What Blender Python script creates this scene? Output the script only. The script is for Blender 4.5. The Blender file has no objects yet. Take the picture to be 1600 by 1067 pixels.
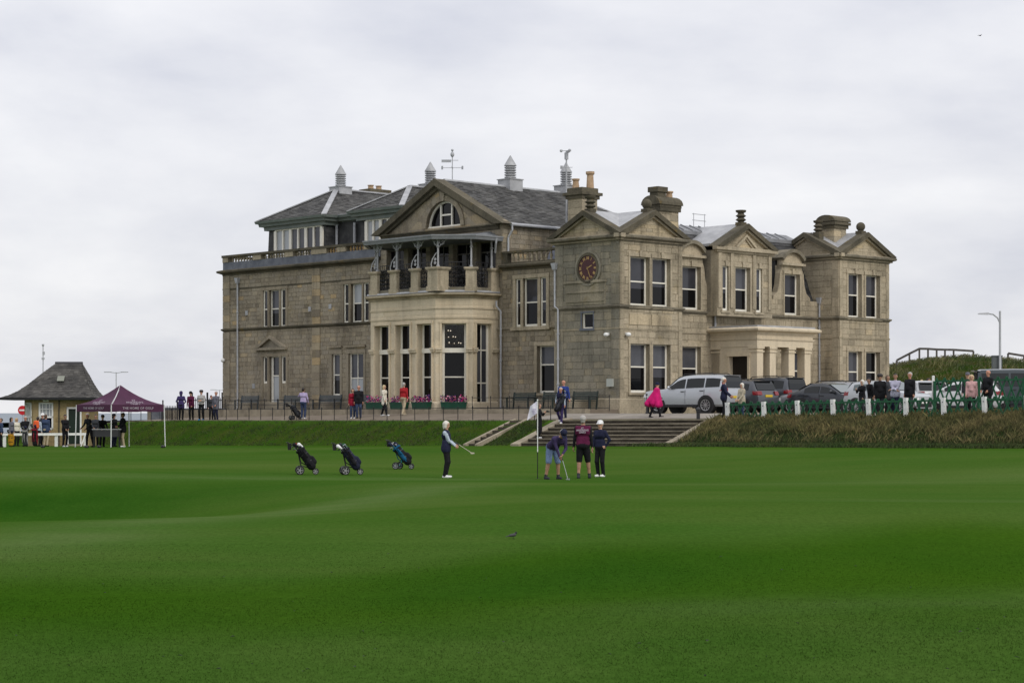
import bpy, bmesh, math, random
import numpy as np
from mathutils import Vector, Matrix
random.seed(7); np.random.seed(7)
S = bpy.context.scene
COL = S.collection
R = math.radians

# ------------------------------------------------------------------ camera, sky, sun, exposure
FPX = 3111.0          # focal length of a 70 mm lens in photograph pixels (1600 wide)
HOR = 645.0           # row of the sea horizon
cd = bpy.data.cameras.new('camera')
cam = bpy.data.objects.new('camera', cd); COL.objects.link(cam)
cam.location = (0, 0, 0); cam.rotation_euler = (R(90), 0, 0)      # eye level is z = 0
cd.sensor_width = 36.0; cd.lens = 36.0 * FPX / 1600.0
cd.shift_y = (HOR - 533.5) / 1600.0
cd.clip_start = 0.5; cd.clip_end = 60000
S.camera = cam
S.render.resolution_x, S.render.resolution_y = 1024, 682

SUN_ELEV, SUN_AZ = R(38), R(138)     # azimuth clockwise from +Y: veiled sun, right and behind the viewer
w = bpy.data.worlds.new('World'); S.world = w; w.use_nodes = True
nt = w.node_tree; N = nt.nodes; LK = nt.links; N.clear()
def wn(t, **k):
    n = N.new(t)
    for a, b in k.items(): setattr(n, a, b)
    return n
sky = wn('ShaderNodeTexSky', sky_type='NISHITA', sun_disc=False)
sky.sun_elevation = SUN_ELEV; sky.sun_rotation = SUN_AZ; sky.altitude = 10
bg1 = wn('ShaderNodeBackground'); bg1.inputs['Strength'].default_value = 0.10
LK.new(sky.outputs[0], bg1.inputs[0])
tc = wn('ShaderNodeTexCoord'); sep = wn('ShaderNodeSeparateXYZ'); LK.new(tc.outputs['Generated'], sep.inputs[0])
zc = wn('ShaderNodeMath', operation='MAXIMUM'); LK.new(sep.outputs[2], zc.inputs[0]); zc.inputs[1].default_value = 0.0
za = wn('ShaderNodeMath', operation='ADD'); LK.new(zc.outputs[0], za.inputs[0]); za.inputs[1].default_value = 0.30
dx = wn('ShaderNodeMath', operation='DIVIDE'); dy = wn('ShaderNodeMath', operation='DIVIDE')
LK.new(sep.outputs[0], dx.inputs[0]); LK.new(za.outputs[0], dx.inputs[1])
LK.new(sep.outputs[1], dy.inputs[0]); LK.new(za.outputs[0], dy.inputs[1])
cmb = wn('ShaderNodeCombineXYZ'); LK.new(dx.outputs[0], cmb.inputs[0]); LK.new(dy.outputs[0], cmb.inputs[1])
n1 = wn('ShaderNodeTexNoise'); n1.inputs['Scale'].default_value = 1.15; n1.inputs['Detail'].default_value = 7; n1.inputs['Roughness'].default_value = 0.52; n1.inputs['Distortion'].default_value = 0.35
LK.new(cmb.outputs[0], n1.inputs['Vector'])
n2 = wn('ShaderNodeTexNoise'); n2.inputs['Scale'].default_value = 4.2; n2.inputs['Detail'].default_value = 6; n2.inputs['Roughness'].default_value = 0.55
LK.new(cmb.outputs[0], n2.inputs['Vector'])
nm = wn('ShaderNodeMix', data_type='FLOAT'); nm.inputs[0].default_value = 0.24; LK.new(n1.outputs['Fac'], nm.inputs[2]); LK.new(n2.outputs['Fac'], nm.inputs[3])
r1 = wn('ShaderNodeValToRGB')
e = r1.color_ramp.elements
e[0].position = 0.34; e[0].color = (0.62, 0.64, 0.73, 1)
e[1].position = 0.62; e[1].color = (0.985, 0.982, 1.0, 1)
m = e.new(0.475); m.color = (0.815, 0.822, 0.872, 1)
LK.new(nm.outputs[0], r1.inputs[0])
bg2 = wn('ShaderNodeBackground')      # an overcast sky grows brighter towards the zenith
gz_ = wn('ShaderNodeMath', operation='MULTIPLY_ADD'); LK.new(zc.outputs[0], gz_.inputs[0]); gz_.inputs[1].default_value = 0.60; gz_.inputs[2].default_value = 0.93; LK.new(gz_.outputs[0], bg2.inputs['Strength'])
LK.new(r1.outputs[0], bg2.inputs[0])
mx = wn('ShaderNodeMixShader'); mx.inputs[0].default_value = 0.94
LK.new(bg1.outputs[0], mx.inputs[1]); LK.new(bg2.outputs[0], mx.inputs[2])
wo = wn('ShaderNodeOutputWorld'); LK.new(mx.outputs[0], wo.inputs[0])

sd = bpy.data.lights.new('sun', 'SUN'); sd.energy = 1.35; sd.angle = R(24); sd.color = (1.0, 0.95, 0.87)
so = bpy.data.objects.new('sun', sd); COL.objects.link(so)
so.location = (30, -20, 60)
_d = Vector((math.sin(SUN_AZ) * math.cos(SUN_ELEV), math.cos(SUN_AZ) * math.cos(SUN_ELEV), math.sin(SUN_ELEV)))
so.rotation_euler = _d.to_track_quat('Z', 'Y').to_euler()
S.view_settings.view_transform = 'Standard'; S.view_settings.look = 'None'
S.view_settings.exposure = 0.0; S.view_settings.gamma = 1.0
S.view_settings.use_curve_mapping = False

# ------------------------------------------------------------------ helpers
class MB:
    """collects shapes; build() links them as one mesh object"""
    def __init__(s): s.v = []; s.f = []; s.m = []; s.t = []; s.mi = 0; s.ti = 0.5
    def add(s, vs, fs, mi=None):
        b = len(s.v); s.v.extend([tuple(p) for p in vs])
        for f in fs:
            s.f.append(tuple(i + b for i in f)); s.m.append(s.mi if mi is None else mi); s.t.append(s.ti)
        return s
    def hexa(s, p, mi=None):
        return s.add(p, [(3, 2, 1, 0), (4, 5, 6, 7), (0, 1, 5, 4), (1, 2, 6, 5), (2, 3, 7, 6), (3, 0, 4, 7)], mi)
    def box(s, x0, x1, y0, y1, z0, z1, mi=None):
        return s.hexa([(x0, y0, z0), (x1, y0, z0), (x1, y1, z0), (x0, y1, z0), (x0, y0, z1), (x1, y0, z1), (x1, y1, z1), (x0, y1, z1)], mi)
    def bar(s, p, q, wd, ht, mi=None, up=(0, 0, 1)):
        p = Vector(p); q = Vector(q); d = (q - p).normalized(); up = Vector(up)
        sd_ = d.cross(up)
        if sd_.length < 1e-4: sd_ = d.cross(Vector((1, 0, 0)))
        sd_.normalize(); u2 = sd_.cross(d)
        a = sd_ * wd / 2; b = u2 * ht / 2
        return s.hexa([p - a - b, p + a - b, q + a - b, q - a - b, p - a + b, p + a + b, q + a + b, q - a + b], mi)
    def prism(s, poly, vec, mi=None):
        n = len(poly); vec = Vector(vec); P = [Vector(p) for p in poly]
        return s.add(P + [p + vec for p in P], [tuple(range(n - 1, -1, -1)), tuple(range(n, 2 * n))] + [(i, (i + 1) % n, n + (i + 1) % n, n + i) for i in range(n)], mi)
    def tube(s, pts, r, n=6, mi=None, caps=True):
        pts = [Vector(p) for p in pts]; k = len(pts)
        rs = r if isinstance(r, (list, tuple)) else [r] * k
        vs = []; prev = None
        for i, p in enumerate(pts):
            d = (pts[min(i + 1, k - 1)] - pts[max(i - 1, 0)]).normalized()
            a = prev if prev is not None else (Vector((0, 0, 1)) if abs(d.z) < .9 else Vector((1, 0, 0)))
            x = d.cross(a)
            if x.length < 1e-4: x = d.cross(Vector((0, 1, 0)))
            x.normalize(); y = x.cross(d); prev = y
            for j in range(n):
                t = 2 * math.pi * j / n
                vs.append(p + x * (math.cos(t) * rs[i]) + y * (math.sin(t) * rs[i]))
        fs = [(i * n + j, i * n + (j + 1) % n, (i + 1) * n + (j + 1) % n, (i + 1) * n + j) for i in range(k - 1) for j in range(n)]
        if caps: fs += [tuple(range(n - 1, -1, -1)), tuple(range((k - 1) * n, k * n))]
        return s.add(vs, fs, mi)
    def lathe(s, c, prof, n=12, axis=(0, 0, 1), mi=None, caps=True):
        c = Vector(c); ax = Vector(axis).normalized()
        x = ax.cross(Vector((0, 0, 1)) if abs(ax.z) < .9 else Vector((0, 1, 0))).normalized(); y = ax.cross(x)
        vs = []
        for r, h in prof:
            for j in range(n):
                t = 2 * math.pi * j / n
                vs.append(c + ax * h + x * (r * math.cos(t)) + y * (r * math.sin(t)))
        k = len(prof)
        fs = [(i * n + j, i * n + (j + 1) % n, (i + 1) * n + (j + 1) % n, (i + 1) * n + j) for i in range(k - 1) for j in range(n)]
        if caps: fs += [tuple(range(n - 1, -1, -1)), tuple(range((k - 1) * n, k * n))]
        return s.add(vs, fs, mi)
    def ball(s, c, rx, ry=None, rz=None, n=10, k=6, mi=None):
        ry = ry or rx; rz = rz or rx
        vs = [(c[0], c[1], c[2] - rz)]
        for i in range(1, k):
            a = -math.pi / 2 + math.pi * i / k
            for j in range(n):
                t = 2 * math.pi * j / n
                vs.append((c[0] + rx * math.cos(a) * math.cos(t), c[1] + ry * math.cos(a) * math.sin(t), c[2] + rz * math.sin(a)))
        vs.append((c[0], c[1], c[2] + rz)); L = len(vs) - 1
        fs = [(0, 1 + (j + 1) % n, 1 + j) for j in range(n)]
        fs += [(1 + i * n + j, 1 + i * n + (j + 1) % n, 1 + (i + 1) * n + (j + 1) % n, 1 + (i + 1) * n + j) for i in range(k - 2) for j in range(n)]
        fs += [(L, 1 + (k - 2) * n + j, 1 + (k - 2) * n + (j + 1) % n) for j in range(n)]
        return s.add(vs, fs, mi)
    def sweep(s, path, prof, closed=False, mi=None):
        """path: plan points (x, y), outside on the left hand; prof: list of (out, z), mitred corners"""
        n = len(path); P = [Vector((p[0], p[1])) for p in path]; k = len(prof)
        vs = []
        for i in range(n):
            d0 = (P[i] - P[i - 1]).normalized() if (i > 0 or closed) else None
            d1 = (P[(i + 1) % n] - P[i]).normalized() if (i < n - 1 or closed) else None
            n0 = Vector((-d0.y, d0.x)) if d0 else None; n1_ = Vector((-d1.y, d1.x)) if d1 else None
            if n0 is None: nn = n1_
            elif n1_ is None: nn = n0
            else:
                nn = n0 + n1_; nn = nn / max(nn.dot(n0), .2)
            for o, z in prof: vs.append((P[i].x + nn.x * o, P[i].y + nn.y * o, z))
        segs = n if closed else n - 1
        fs = [(i * k + j, ((i + 1) % n) * k + j, ((i + 1) % n) * k + (j + 1) % k, i * k + (j + 1) % k) for i in range(segs) for j in range(k)]
        if not closed: fs += [tuple(range(k)), tuple(range((n - 1) * k + k - 1, (n - 1) * k - 1, -1))]
        return s.add(vs, fs, mi)
    def mesh(s, name, mats, smooth=False, recalc=True):
        me = bpy.data.meshes.new(name); me.from_pydata(s.v, [], s.f)
        for mt in (mats if isinstance(mats, (list, tuple)) else [mats]): me.materials.append(mt)
        if any(s.m): me.polygons.foreach_set('material_index', s.m)
        if any(abs(t - .5) > 1e-6 for t in s.t):
            a = me.attributes.new('tint', 'FLOAT', 'FACE'); a.data.foreach_set('value', s.t)
        else:
            a = me.attributes.new('tint', 'FLOAT', 'FACE'); a.data.foreach_set('value', [0.5] * len(s.f))
        if recalc and len(s.f) < 60000:
            bm = bmesh.new(); bm.from_mesh(me); bmesh.ops.recalc_face_normals(bm, faces=bm.faces); bm.to_mesh(me); bm.free()
        if smooth:
            me.shade_smooth(); me.set_sharp_from_angle(angle=R(smooth if smooth > 1 else 40))
        me.update(); return me
    def build(s, name, mats, parent=None, smooth=False, kind=None, recalc=True):
        return link(name, s.mesh(name, mats, smooth, recalc), parent, kind)
def link(name, me, parent=None, kind=None, loc=None, rot=None, scale=None):
    o = bpy.data.objects.new(name, me); COL.objects.link(o)
    if parent is not None: o.parent = parent
    if kind: o['kind'] = kind
    if loc is not None: o.location = loc
    if rot is not None: o.rotation_euler = rot
    if scale is not None: o.scale = scale
    return o
def tag(o, label, cat, group=None):
    o['label'] = label; o['category'] = cat
    if group: o['group'] = group
    return o
def thing(name, label, cat, loc=(0, 0, 0), rz=0, group=None):
    o = bpy.data.objects.new(name, None); COL.objects.link(o); o.empty_display_size = .3
    o.location = loc; o.rotation_euler = (0, 0, rz)
    return tag(o, label, cat, group)
def copy_tree(o, parent=None):
    c = o.copy(); COL.objects.link(c); c.parent = parent
    for ch in o.children: copy_tree(ch, c)
    return c
def text_mesh(name, body, size, material, parent, M, spacing=1.0, bold=0.0, extrude=.002):
    cu = bpy.data.curves.new(name, 'FONT'); cu.body = body; cu.size = size; cu.align_x = 'CENTER'; cu.align_y = 'CENTER'
    cu.space_character = spacing; cu.offset = bold; cu.extrude = extrude; cu.resolution_u = 2; cu.space_line = .8
    t = bpy.data.objects.new('tmp_text', cu); COL.objects.link(t)
    bpy.context.view_layer.update()
    dg = bpy.context.evaluated_depsgraph_get(); me = bpy.data.meshes.new_from_object(t.evaluated_get(dg)); me.name = name
    bpy.data.objects.remove(t); bpy.data.curves.remove(cu)
    me.materials.clear(); me.materials.append(material)
    o = link(name, me, parent); o.matrix_local = M
    return o
def frame_matrix(o, x, y):
    """matrix with local x and y axes along the given directions"""
    x = Vector(x).normalized(); y = Vector(y); y = (y - x * x.dot(y)).normalized(); z = x.cross(y)
    return Matrix(((x.x, y.x, z.x, o[0]), (x.y, y.y, z.y, o[1]), (x.z, y.z, z.z, o[2]), (0, 0, 0, 1)))

# the clubhouse frame: corner C of the clock tower, local x runs along the right front (v), local y along the left front (u)
CY = 102.0; CX = (968 - 800) / FPX * CY
AX, AY = 0.724, 0.690
BROT = math.atan2(AY, AX)
def wld(v, u): return (CX + AX * v - AY * u, CY + AY * v + AX * u)
def lcl(x, y):
    a = x - CX; b = y - CY
    return (AX * a + AY * b, -AY * a + AX * b)
def uL(px, v):
    r = (px - 800) / FPX
    return (CX + AX * v - r * (CY + AY * v)) / (AY + AX * r)
def vR(px, u):
    r = (px - 800) / FPX
    return (r * (CY + AX * u) - CX + AY * u) / (AX - AY * r)
def zP(py, v, u): return (HOR - py) / FPX * (CY + AY * v + AX * u)

# ------------------------------------------------------------------ materials
MATS = {}
def pmat(name, c1, c2=None, scale=3.0, rough=.8, bump=0.0, bscale=None, metal=0.0, detail=5, tint=0.0, stretch=None, spec=.4, lo=.35, hi=.65, extra=None, sheen=0):
    if name in MATS: return MATS[name]
    mt = bpy.data.materials.new(name); mt.use_nodes = True
    t = mt.node_tree; B = t.nodes['Principled BSDF']; ln = t.links.new
    B.inputs['Roughness'].default_value = rough; B.inputs['Metallic'].default_value = metal
    B.inputs['Specular IOR Level'].default_value = spec
    if c2 is None and not tint and not bump:
        B.inputs['Base Color'].default_value = (*c1, 1)
    else:
        geo = t.nodes.new('ShaderNodeNewGeometry'); vec = geo.outputs['Position']
        if stretch:
            mp = t.nodes.new('ShaderNodeVectorMath'); mp.operation = 'MULTIPLY'; mp.inputs[1].default_value = stretch
            ln(vec, mp.inputs[0]); vec = mp.outputs[0]
        nz = t.nodes.new('ShaderNodeTexNoise'); nz.inputs['Scale'].default_value = scale; nz.inputs['Detail'].default_value = detail
        nz.inputs['Roughness'].default_value = .62
        ln(vec, nz.inputs['Vector'])
        rp = t.nodes.new('ShaderNodeValToRGB'); rp.color_ramp.elements[0].position = lo; rp.color_ramp.elements[1].position = hi
        rp.color_ramp.elements[0].color = (*c1, 1); rp.color_ramp.elements[1].color = (*(c2 or c1), 1)
        ln(nz.outputs['Fac'], rp.inputs[0]); out = rp.outputs[0]
        if tint:
            at = t.nodes.new('ShaderNodeAttribute'); at.attribute_name = 'tint'
            mr = t.nodes.new('ShaderNodeMapRange'); mr.inputs['To Min'].default_value = 1 - tint; mr.inputs['To Max'].default_value = 1 + tint
            ln(at.outputs['Fac'], mr.inputs['Value'])
            mm = t.nodes.new('ShaderNodeVectorMath'); mm.operation = 'SCALE'; ln(out, mm.inputs[0]); ln(mr.outputs[0], mm.inputs['Scale']); out = mm.outputs[0]
        ln(out, B.inputs['Base Color'])
        if bump:
            nb = t.nodes.new('ShaderNodeTexNoise'); nb.inputs['Scale'].default_value = bscale or scale * 6; nb.inputs['Detail'].default_value = 4
            ln(vec, nb.inputs['Vector'])
            bp = t.nodes.new('ShaderNodeBump'); bp.inputs['Strength'].default_value = bump; bp.inputs['Distance'].default_value = .03
            ln(nb.outputs['Fac'], bp.inputs['Height']); ln(bp.outputs[0], B.inputs['Normal'])
    MATS[name] = mt
    return mt
def stone_mat(name, cols, weather=.35, dark=(.05, .048, .04), lich=(.20, .15, .05), streak=.5, lichen=.25, grain=.21):
    """dressed sandstone: block colour from the block's own tint, weather staining with shapes of its own, lichen"""
    mt = bpy.data.materials.new(name); mt.use_nodes = True; t = mt.node_tree; ln = t.links.new; B = t.nodes['Principled BSDF']
    B.inputs['Roughness'].default_value = .92; B.inputs['Specular IOR Level'].default_value = .2
    at = t.nodes.new('ShaderNodeAttribute'); at.attribute_name = 'tint'
    rp = t.nodes.new('ShaderNodeValToRGB'); rp.color_ramp.interpolation = 'LINEAR'
    rp.color_ramp.elements[0].color = (*cols[0], 1); rp.color_ramp.elements[1].color = (*cols[-1], 1)
    rp.color_ramp.elements[0].position = 0; rp.color_ramp.elements[1].position = 1
    for i, c in enumerate(cols[1:-1]):
        el = rp.color_ramp.elements.new((i + 1) / (len(cols) - 1)); el.color = (*c, 1)
    ln(at.outputs['Fac'], rp.inputs[0])
    geo = t.nodes.new('ShaderNodeNewGeometry')
    def noise(scale, mul, det=5):
        m_ = t.nodes.new('ShaderNodeVectorMath'); m_.operation = 'MULTIPLY'; m_.inputs[1].default_value = mul; ln(geo.outputs['Position'], m_.inputs[0])
        n_ = t.nodes.new('ShaderNodeTexNoise'); n_.inputs['Scale'].default_value = scale; n_.inputs['Detail'].default_value = det; n_.inputs['Roughness'].default_value = .6
        ln(m_.outputs[0], n_.inputs['Vector']); return n_.outputs['Fac']
    def mr(f, a, b, lo, hi):
        m_ = t.nodes.new('ShaderNodeMapRange'); m_.inputs['From Min'].default_value = a; m_.inputs['From Max'].default_value = b
        m_.inputs['To Min'].default_value = lo; m_.inputs['To Max'].default_value = hi; ln(f, m_.inputs['Value']); return m_.outputs[0]
    def mix(fac, a, b):
        m_ = t.nodes.new('ShaderNodeMix'); m_.data_type = 'RGBA'; ln(fac, m_.inputs[0])
        ln(a, m_.inputs[6])
        if isinstance(b, tuple): m_.inputs[7].default_value = (*b, 1)
        else: ln(b, m_.inputs[7])
        return m_.outputs[2]
    c = rp.outputs[0]
    f1 = mr(noise(.55, (1, 1, .8)), .42, .72, 0, weather); c = mix(f1, c, dark)
    f2 = mr(noise(1.5, (1.6, 1.6, .16)), .50, .75, 0, streak); c = mix(f2, c, dark)
    f3 = mr(noise(1.1, (1, 1, 1)), .60, .74, 0, lichen); c = mix(f3, c, lich)
    f4 = mr(noise(9, (1, 1, 1.6), 6), .3, .7, 1 - grain, 1 + grain)
    sc = t.nodes.new('ShaderNodeVectorMath'); sc.operation = 'SCALE'; ln(c, sc.inputs[0]); ln(f4, sc.inputs['Scale'])
    ln(sc.outputs[0], B.inputs['Base Color'])
    bp = t.nodes.new('ShaderNodeBump'); bp.inputs['Strength'].default_value = grain * 2.2; bp.inputs['Distance'].default_value = .03
    ln(noise(14, (1, 1, 1.5)), bp.inputs['Height']); ln(bp.outputs[0], B.inputs['Normal'])
    MATS[name] = mt; return mt

ST_WING = stone_mat('rubble_sandstone', [(.20, .17, .125), (.265, .225, .165), (.315, .27, .195), (.29, .255, .20), (.37, .31, .215), (.42, .315, .18)], .52, dark=(.08, .07, .054), streak=.5, lichen=.3)
ST_TOWER = stone_mat('weathered_ashlar', [(.29, .25, .18), (.37, .318, .228), (.42, .36, .26), (.455, .385, .275), (.49, .40, .26)], .58, dark=(.11, .094, .066), streak=.62, lichen=.35)
ST_BAY = stone_mat('buff_ashlar', [(.54, .465, .34), (.60, .515, .375), (.64, .55, .405), (.62, .51, .345)], .2, dark=(.18, .15, .11), streak=.32, lichen=.15, grain=.09)
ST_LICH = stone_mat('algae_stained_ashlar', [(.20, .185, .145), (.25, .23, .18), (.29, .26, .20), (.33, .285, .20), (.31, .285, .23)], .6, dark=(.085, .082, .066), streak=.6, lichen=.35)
ST_DARK = stone_mat('mossy_coping_stone', [(.085, .076, .056), (.12, .105, .074), (.165, .135, .082)], .8, dark=(.03, .029, .022), lich=(.16, .11, .03), lichen=.8)
ST_SOOT = stone_mat('sooty_moulding_stone', [(.16, .145, .11), (.22, .195, .145), (.27, .235, .17)], .7, dark=(.05, .047, .038), streak=.6, lichen=.4)
SLATE = pmat('roof_slate', (.042, .041, .040), (.092, .090, .084), scale=1.2, rough=.75, bump=.3, bscale=9, tint=.42)
SLATE_D = pmat('dark_mansard_slate', (.022, .023, .025), (.06, .06, .06), scale=1.5, rough=.7, bump=.3, bscale=9, tint=.35)
LEAD = pmat('lead_sheet', (.27, .275, .285), (.40, .405, .415), scale=1.5, rough=.55, bump=.1, bscale=6, spec=.5)
LEAD_B = pmat('dark_lead', (.075, .085, .11), (.14, .15, .175), scale=2, rough=.6, bump=.1, bscale=6)
IRON_G = pmat('grey_painted_iron', (.34, .35, .37), (.42, .43, .45), scale=4, rough=.5)
IRON_K = pmat('black_painted_iron', (.006, .006, .008), (.014, .014, .016), scale=6, rough=.5)
GUTTER = pmat('green_grey_gutter', (.12, .145, .135), (.17, .19, .175), scale=2, rough=.45)
WHITE = pmat('cream_window_paint', (.74, .70, .60), (.80, .77, .68), scale=3, rough=.45)
WHITE2 = pmat('white_fence_paint', (.68, .68, .66), (.80, .80, .78), scale=5, rough=.6, bump=.1)
GLASS = pmat('dark_window_glass', (.004, .004, .005), rough=.03, spec=.22)
GLASS_B = pmat('window_glass_with_blind', (.06, .062, .074), (.085, .088, .10), scale=.8, rough=.1, spec=.35)
GLASS_D = pmat('window_glass_with_dim_blind', (.028, .029, .036), (.045, .046, .056), scale=.7, rough=.08, spec=.4)
GLASS_C = pmat('window_glass_with_curtain', (.30, .32, .34), (.40, .42, .44), scale=.6, rough=.15, spec=.5, stretch=(6, 6, .3))
POT = pmat('chimney_pot_clay', (.33, .22, .13), (.46, .33, .21), scale=4, rough=.85)
OCHRE = pmat('ochre_stone', (.38, .25, .12), (.5, .34, .17), scale=3, rough=.9, bump=.3)
PAVE = pmat('worn_tarmac_path', (.14, .112, .083), (.19, .156, .118), scale=.8, rough=.9, bump=.2, bscale=25)
TARMAC = pmat('car_park_tarmac', (.10, .10, .10), (.15, .145, .14), scale=.7, rough=.9, bump=.2, bscale=25)
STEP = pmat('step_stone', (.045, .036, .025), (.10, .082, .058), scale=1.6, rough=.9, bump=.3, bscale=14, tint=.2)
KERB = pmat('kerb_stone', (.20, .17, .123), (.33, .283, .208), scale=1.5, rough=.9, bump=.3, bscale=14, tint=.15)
SEA = pmat('sea_water', (.16, .19, .22), (.22, .25, .28), scale=.006, rough=.6, spec=.2)
LEAD2 = pmat('aged_lead', (.15, .155, .165), (.24, .245, .255), scale=1.5, rough=.6, bump=.15, bscale=5)
BLACK = pmat('black_plastic', (.008, .008, .009), rough=.45)
DGREY = pmat('dark_grey_plastic', (.03, .03, .033), rough=.5)
STEEL = pmat('brushed_steel', (.33, .34, .35), rough=.4, metal=.7)
GREENP = pmat('green_fence_paint', (.005, .068, .026), (.009, .10, .040), scale=6, rough=.5, tint=.25)
GOLD = pmat('gilt', (.40, .27, .10), rough=.5, metal=.2)
# ------------------------------------------------------------------ terrain
UU = [-60, -40, -27, -12, 2, 15, 30, 36, 42, 55, 80]
T_U = [.05, .0, -.08, -.28, -.38, -.42, -.45, -.55, -.85, -1.6, -2.3]       # top edge of the bank
B_U = [.1, .05, .0, -.04, -.05, -.06, -.26, -.34, -.6, -1.5, -2.3]         # foot of the building
L_U = [-1.1, -1.2, -1.33, -1.45, -1.6, -1.75, -1.9, -1.95, -1.95, -2.0, -2.4]   # foot of the bank
V_TOP, V_BOT = -6.5, -9.5
STEP_U = (-12.1, -2.35)
def sst(x): x = np.clip(x, 0, 1); return x * x * (3 - 2 * x)
def turf(X, Y):
    """mown ground in front of the bank"""
    z = np.interp(Y, [-40, 0, 10, 20, 30, 45, 60, 90, 130], [-1.5, -1.55, -1.63, -1.86, -1.80, -1.84, -1.87, -1.78, -1.8])
    z = z + .05 * np.sin(X * .11 + .7) * np.sin(Y * .085) + .03 * np.sin(X * .21 - Y * .13)
    z = z - 1.0 * np.exp(-((X + 12.5) / 6.5) ** 2 - ((Y - 43) / 6.0) ** 2) + .20 * sst((X + 7 + .3 * (Y - 40)) / 7) * sst((Y - 25) / 8) * (1 - sst((Y - 44) / 11))          # hollow on the left
    z = z + .16 * np.exp(-((X + 17) / 9) ** 2 - ((Y - 58) / 5) ** 2)
    z = z + .22 * np.exp(-((X - 4 - .3 * (Y - 27)) / 14) ** 2 - ((Y - 30) / 4.0) ** 2)
    z = z + .10 * np.exp(-((X - 5) / 5) ** 2 - ((Y - 14) / 3.0) ** 2)
    z = z + .10 * np.exp(-((X + 3) / 5) ** 2 - ((Y - 50) / 5) ** 2)
    z = z + np.clip((X - 6) / 40, 0, 1) * .3 * sst((Y - 45) / 25)
    return z
def height(v, u):
    v = np.asarray(v, float); u = np.asarray(u, float)
    X = CX + AX * v - AY * u; Y = CY + AY * v + AX * u
    T = np.interp(u, UU, T_U); Bb = np.interp(u, UU, B_U); L = np.interp(u, UU, L_U)
    up = T + (Bb - T) * sst((v - V_TOP) / 4.2)
    g = turf(X, Y)
    low = L + (g - L) * sst((V_BOT - v) / 22.0)
    low = np.where(u > 40, low, low)
    s = np.clip((v - V_BOT) / (V_TOP - V_BOT), 0, 1)
    bank = L + (T - L) * (0.75 * s + .25 * sst(s))
    z = np.where(v >= V_TOP, up, np.where(v <= V_BOT, low, bank))
    # cut for the stone steps
    inst = (u > STEP_U[0]) & (u < STEP_U[1]) & (v > V_BOT - .5) & (v < V_TOP + .5)
    z = np.where(inst, np.minimum(z, L + (T - L) * np.clip((v - V_BOT - .6) / 3.0, 0, 1)) - .22, z)
    # dune behind on the right
    hx = np.interp(X, [16, 22, 26, 29, 31.3, 33.7, 36.6, 38.6, 42, 50, 70], [0, 2.2, 3.1, 3.45, 3.95, 4.05, 3.95, 3.5, 2.9, 2.3, 1.8]); hy = sst((Y - 128) / 20.0) * (1 - sst((Y - 153) / 30))
    z = z * (1 - hy * sst((X - 18) / 8)) + hx * hy * (1 + .03 * np.sin(X * 1.7 + Y * .3))
    # down to the shore
    z = z - 7.5 * sst((Y - 190) / 60.0) - 1.6 * sst((Y - 135) / 40) * (1 - sst((X + 5) / 15))
    return z
def gz(x, y):
    v, u = lcl(x, y); return float(height(v, u))
def at(px, D): return ((px - 800) / FPX * D, D)

def grid_mesh(name, vs, us, lift, mats, attr=None, keep=None, smooth=True):
    V, U = np.meshgrid(vs, us, indexing='ij'); Z = height(V, U) + lift
    X = CX + AX * V - AY * U; Y = CY + AY * V + AX * U
    n, m = V.shape; idx = np.arange(n * m).reshape(n, m)
    q = np.stack([idx[:-1, :-1], idx[1:, :-1], idx[1:, 1:], idx[:-1, 1:]], -1).reshape(-1, 4)
    if keep is not None:
        vc = (V[:-1, :-1] + V[1:, 1:]) / 2; uc = (U[:-1, :-1] + U[1:, 1:]) / 2; q = q[keep(vc, uc).reshape(-1)]
    me = bpy.data.meshes.new(name); co = np.stack([X, Y, Z], -1).reshape(-1, 3)
    me.from_pydata(co.tolist(), [], q.tolist())
    for mt in mats: me.materials.append(mt)
    if attr is not None:
        for k, fn in attr.items():
            a = me.attributes.new(k, 'FLOAT', 'POINT'); a.data.foreach_set('value', fn(X, Y, V, U).reshape(-1).astype(np.float32))
    if smooth: me.shade_smooth()
    return link(name, me, None, 'structure')

# turf: 'cut' 1 = closely mown putting surface, 0 = longer fringe, with painted contour bands; 'dry' = coarse unmown bank with dead grass
def a_cut(X, Y, V, U):
    edge = 24.3 + .42 * X + 1.2 * np.sin(X * .45) + .7 * np.sin(X * 1.1 + 1) + .010 * X * X * np.sign(X)
    c = sst((Y - edge) / 2.6 + .5)
    far = sst((V_BOT - 2.5 - V) / 3.0)
    hol = np.exp(-((X + 13) / 5.5) ** 2 - ((Y - 46) / 5.5) ** 2); band = .5 + .5 * np.sin(.55 * Y - .28 * X + 1.3 * np.sin(X * .22))  # contour bands put swell shading into the colour; hollow grass is longer
    return np.clip(c * (0.45 + .55 * far) * (1 - 1.0 * hol) * (.78 + .22 * band), 0, 1)
def a_dry(X, Y, V, U):
    b = sst((V - V_BOT + 1.1 + .5 * np.sin(U * 1.3) + .3 * np.sin(U * 3.1)) / 1.8) * (1 - sst((V - V_TOP + .75) / .5))
    right = sst((-U - 11.5) / 1.5)
    return np.maximum(b * (.55 + .45 * right), sst((X - 16) / 8) * sst((Y - 128) / 10)) 
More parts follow.
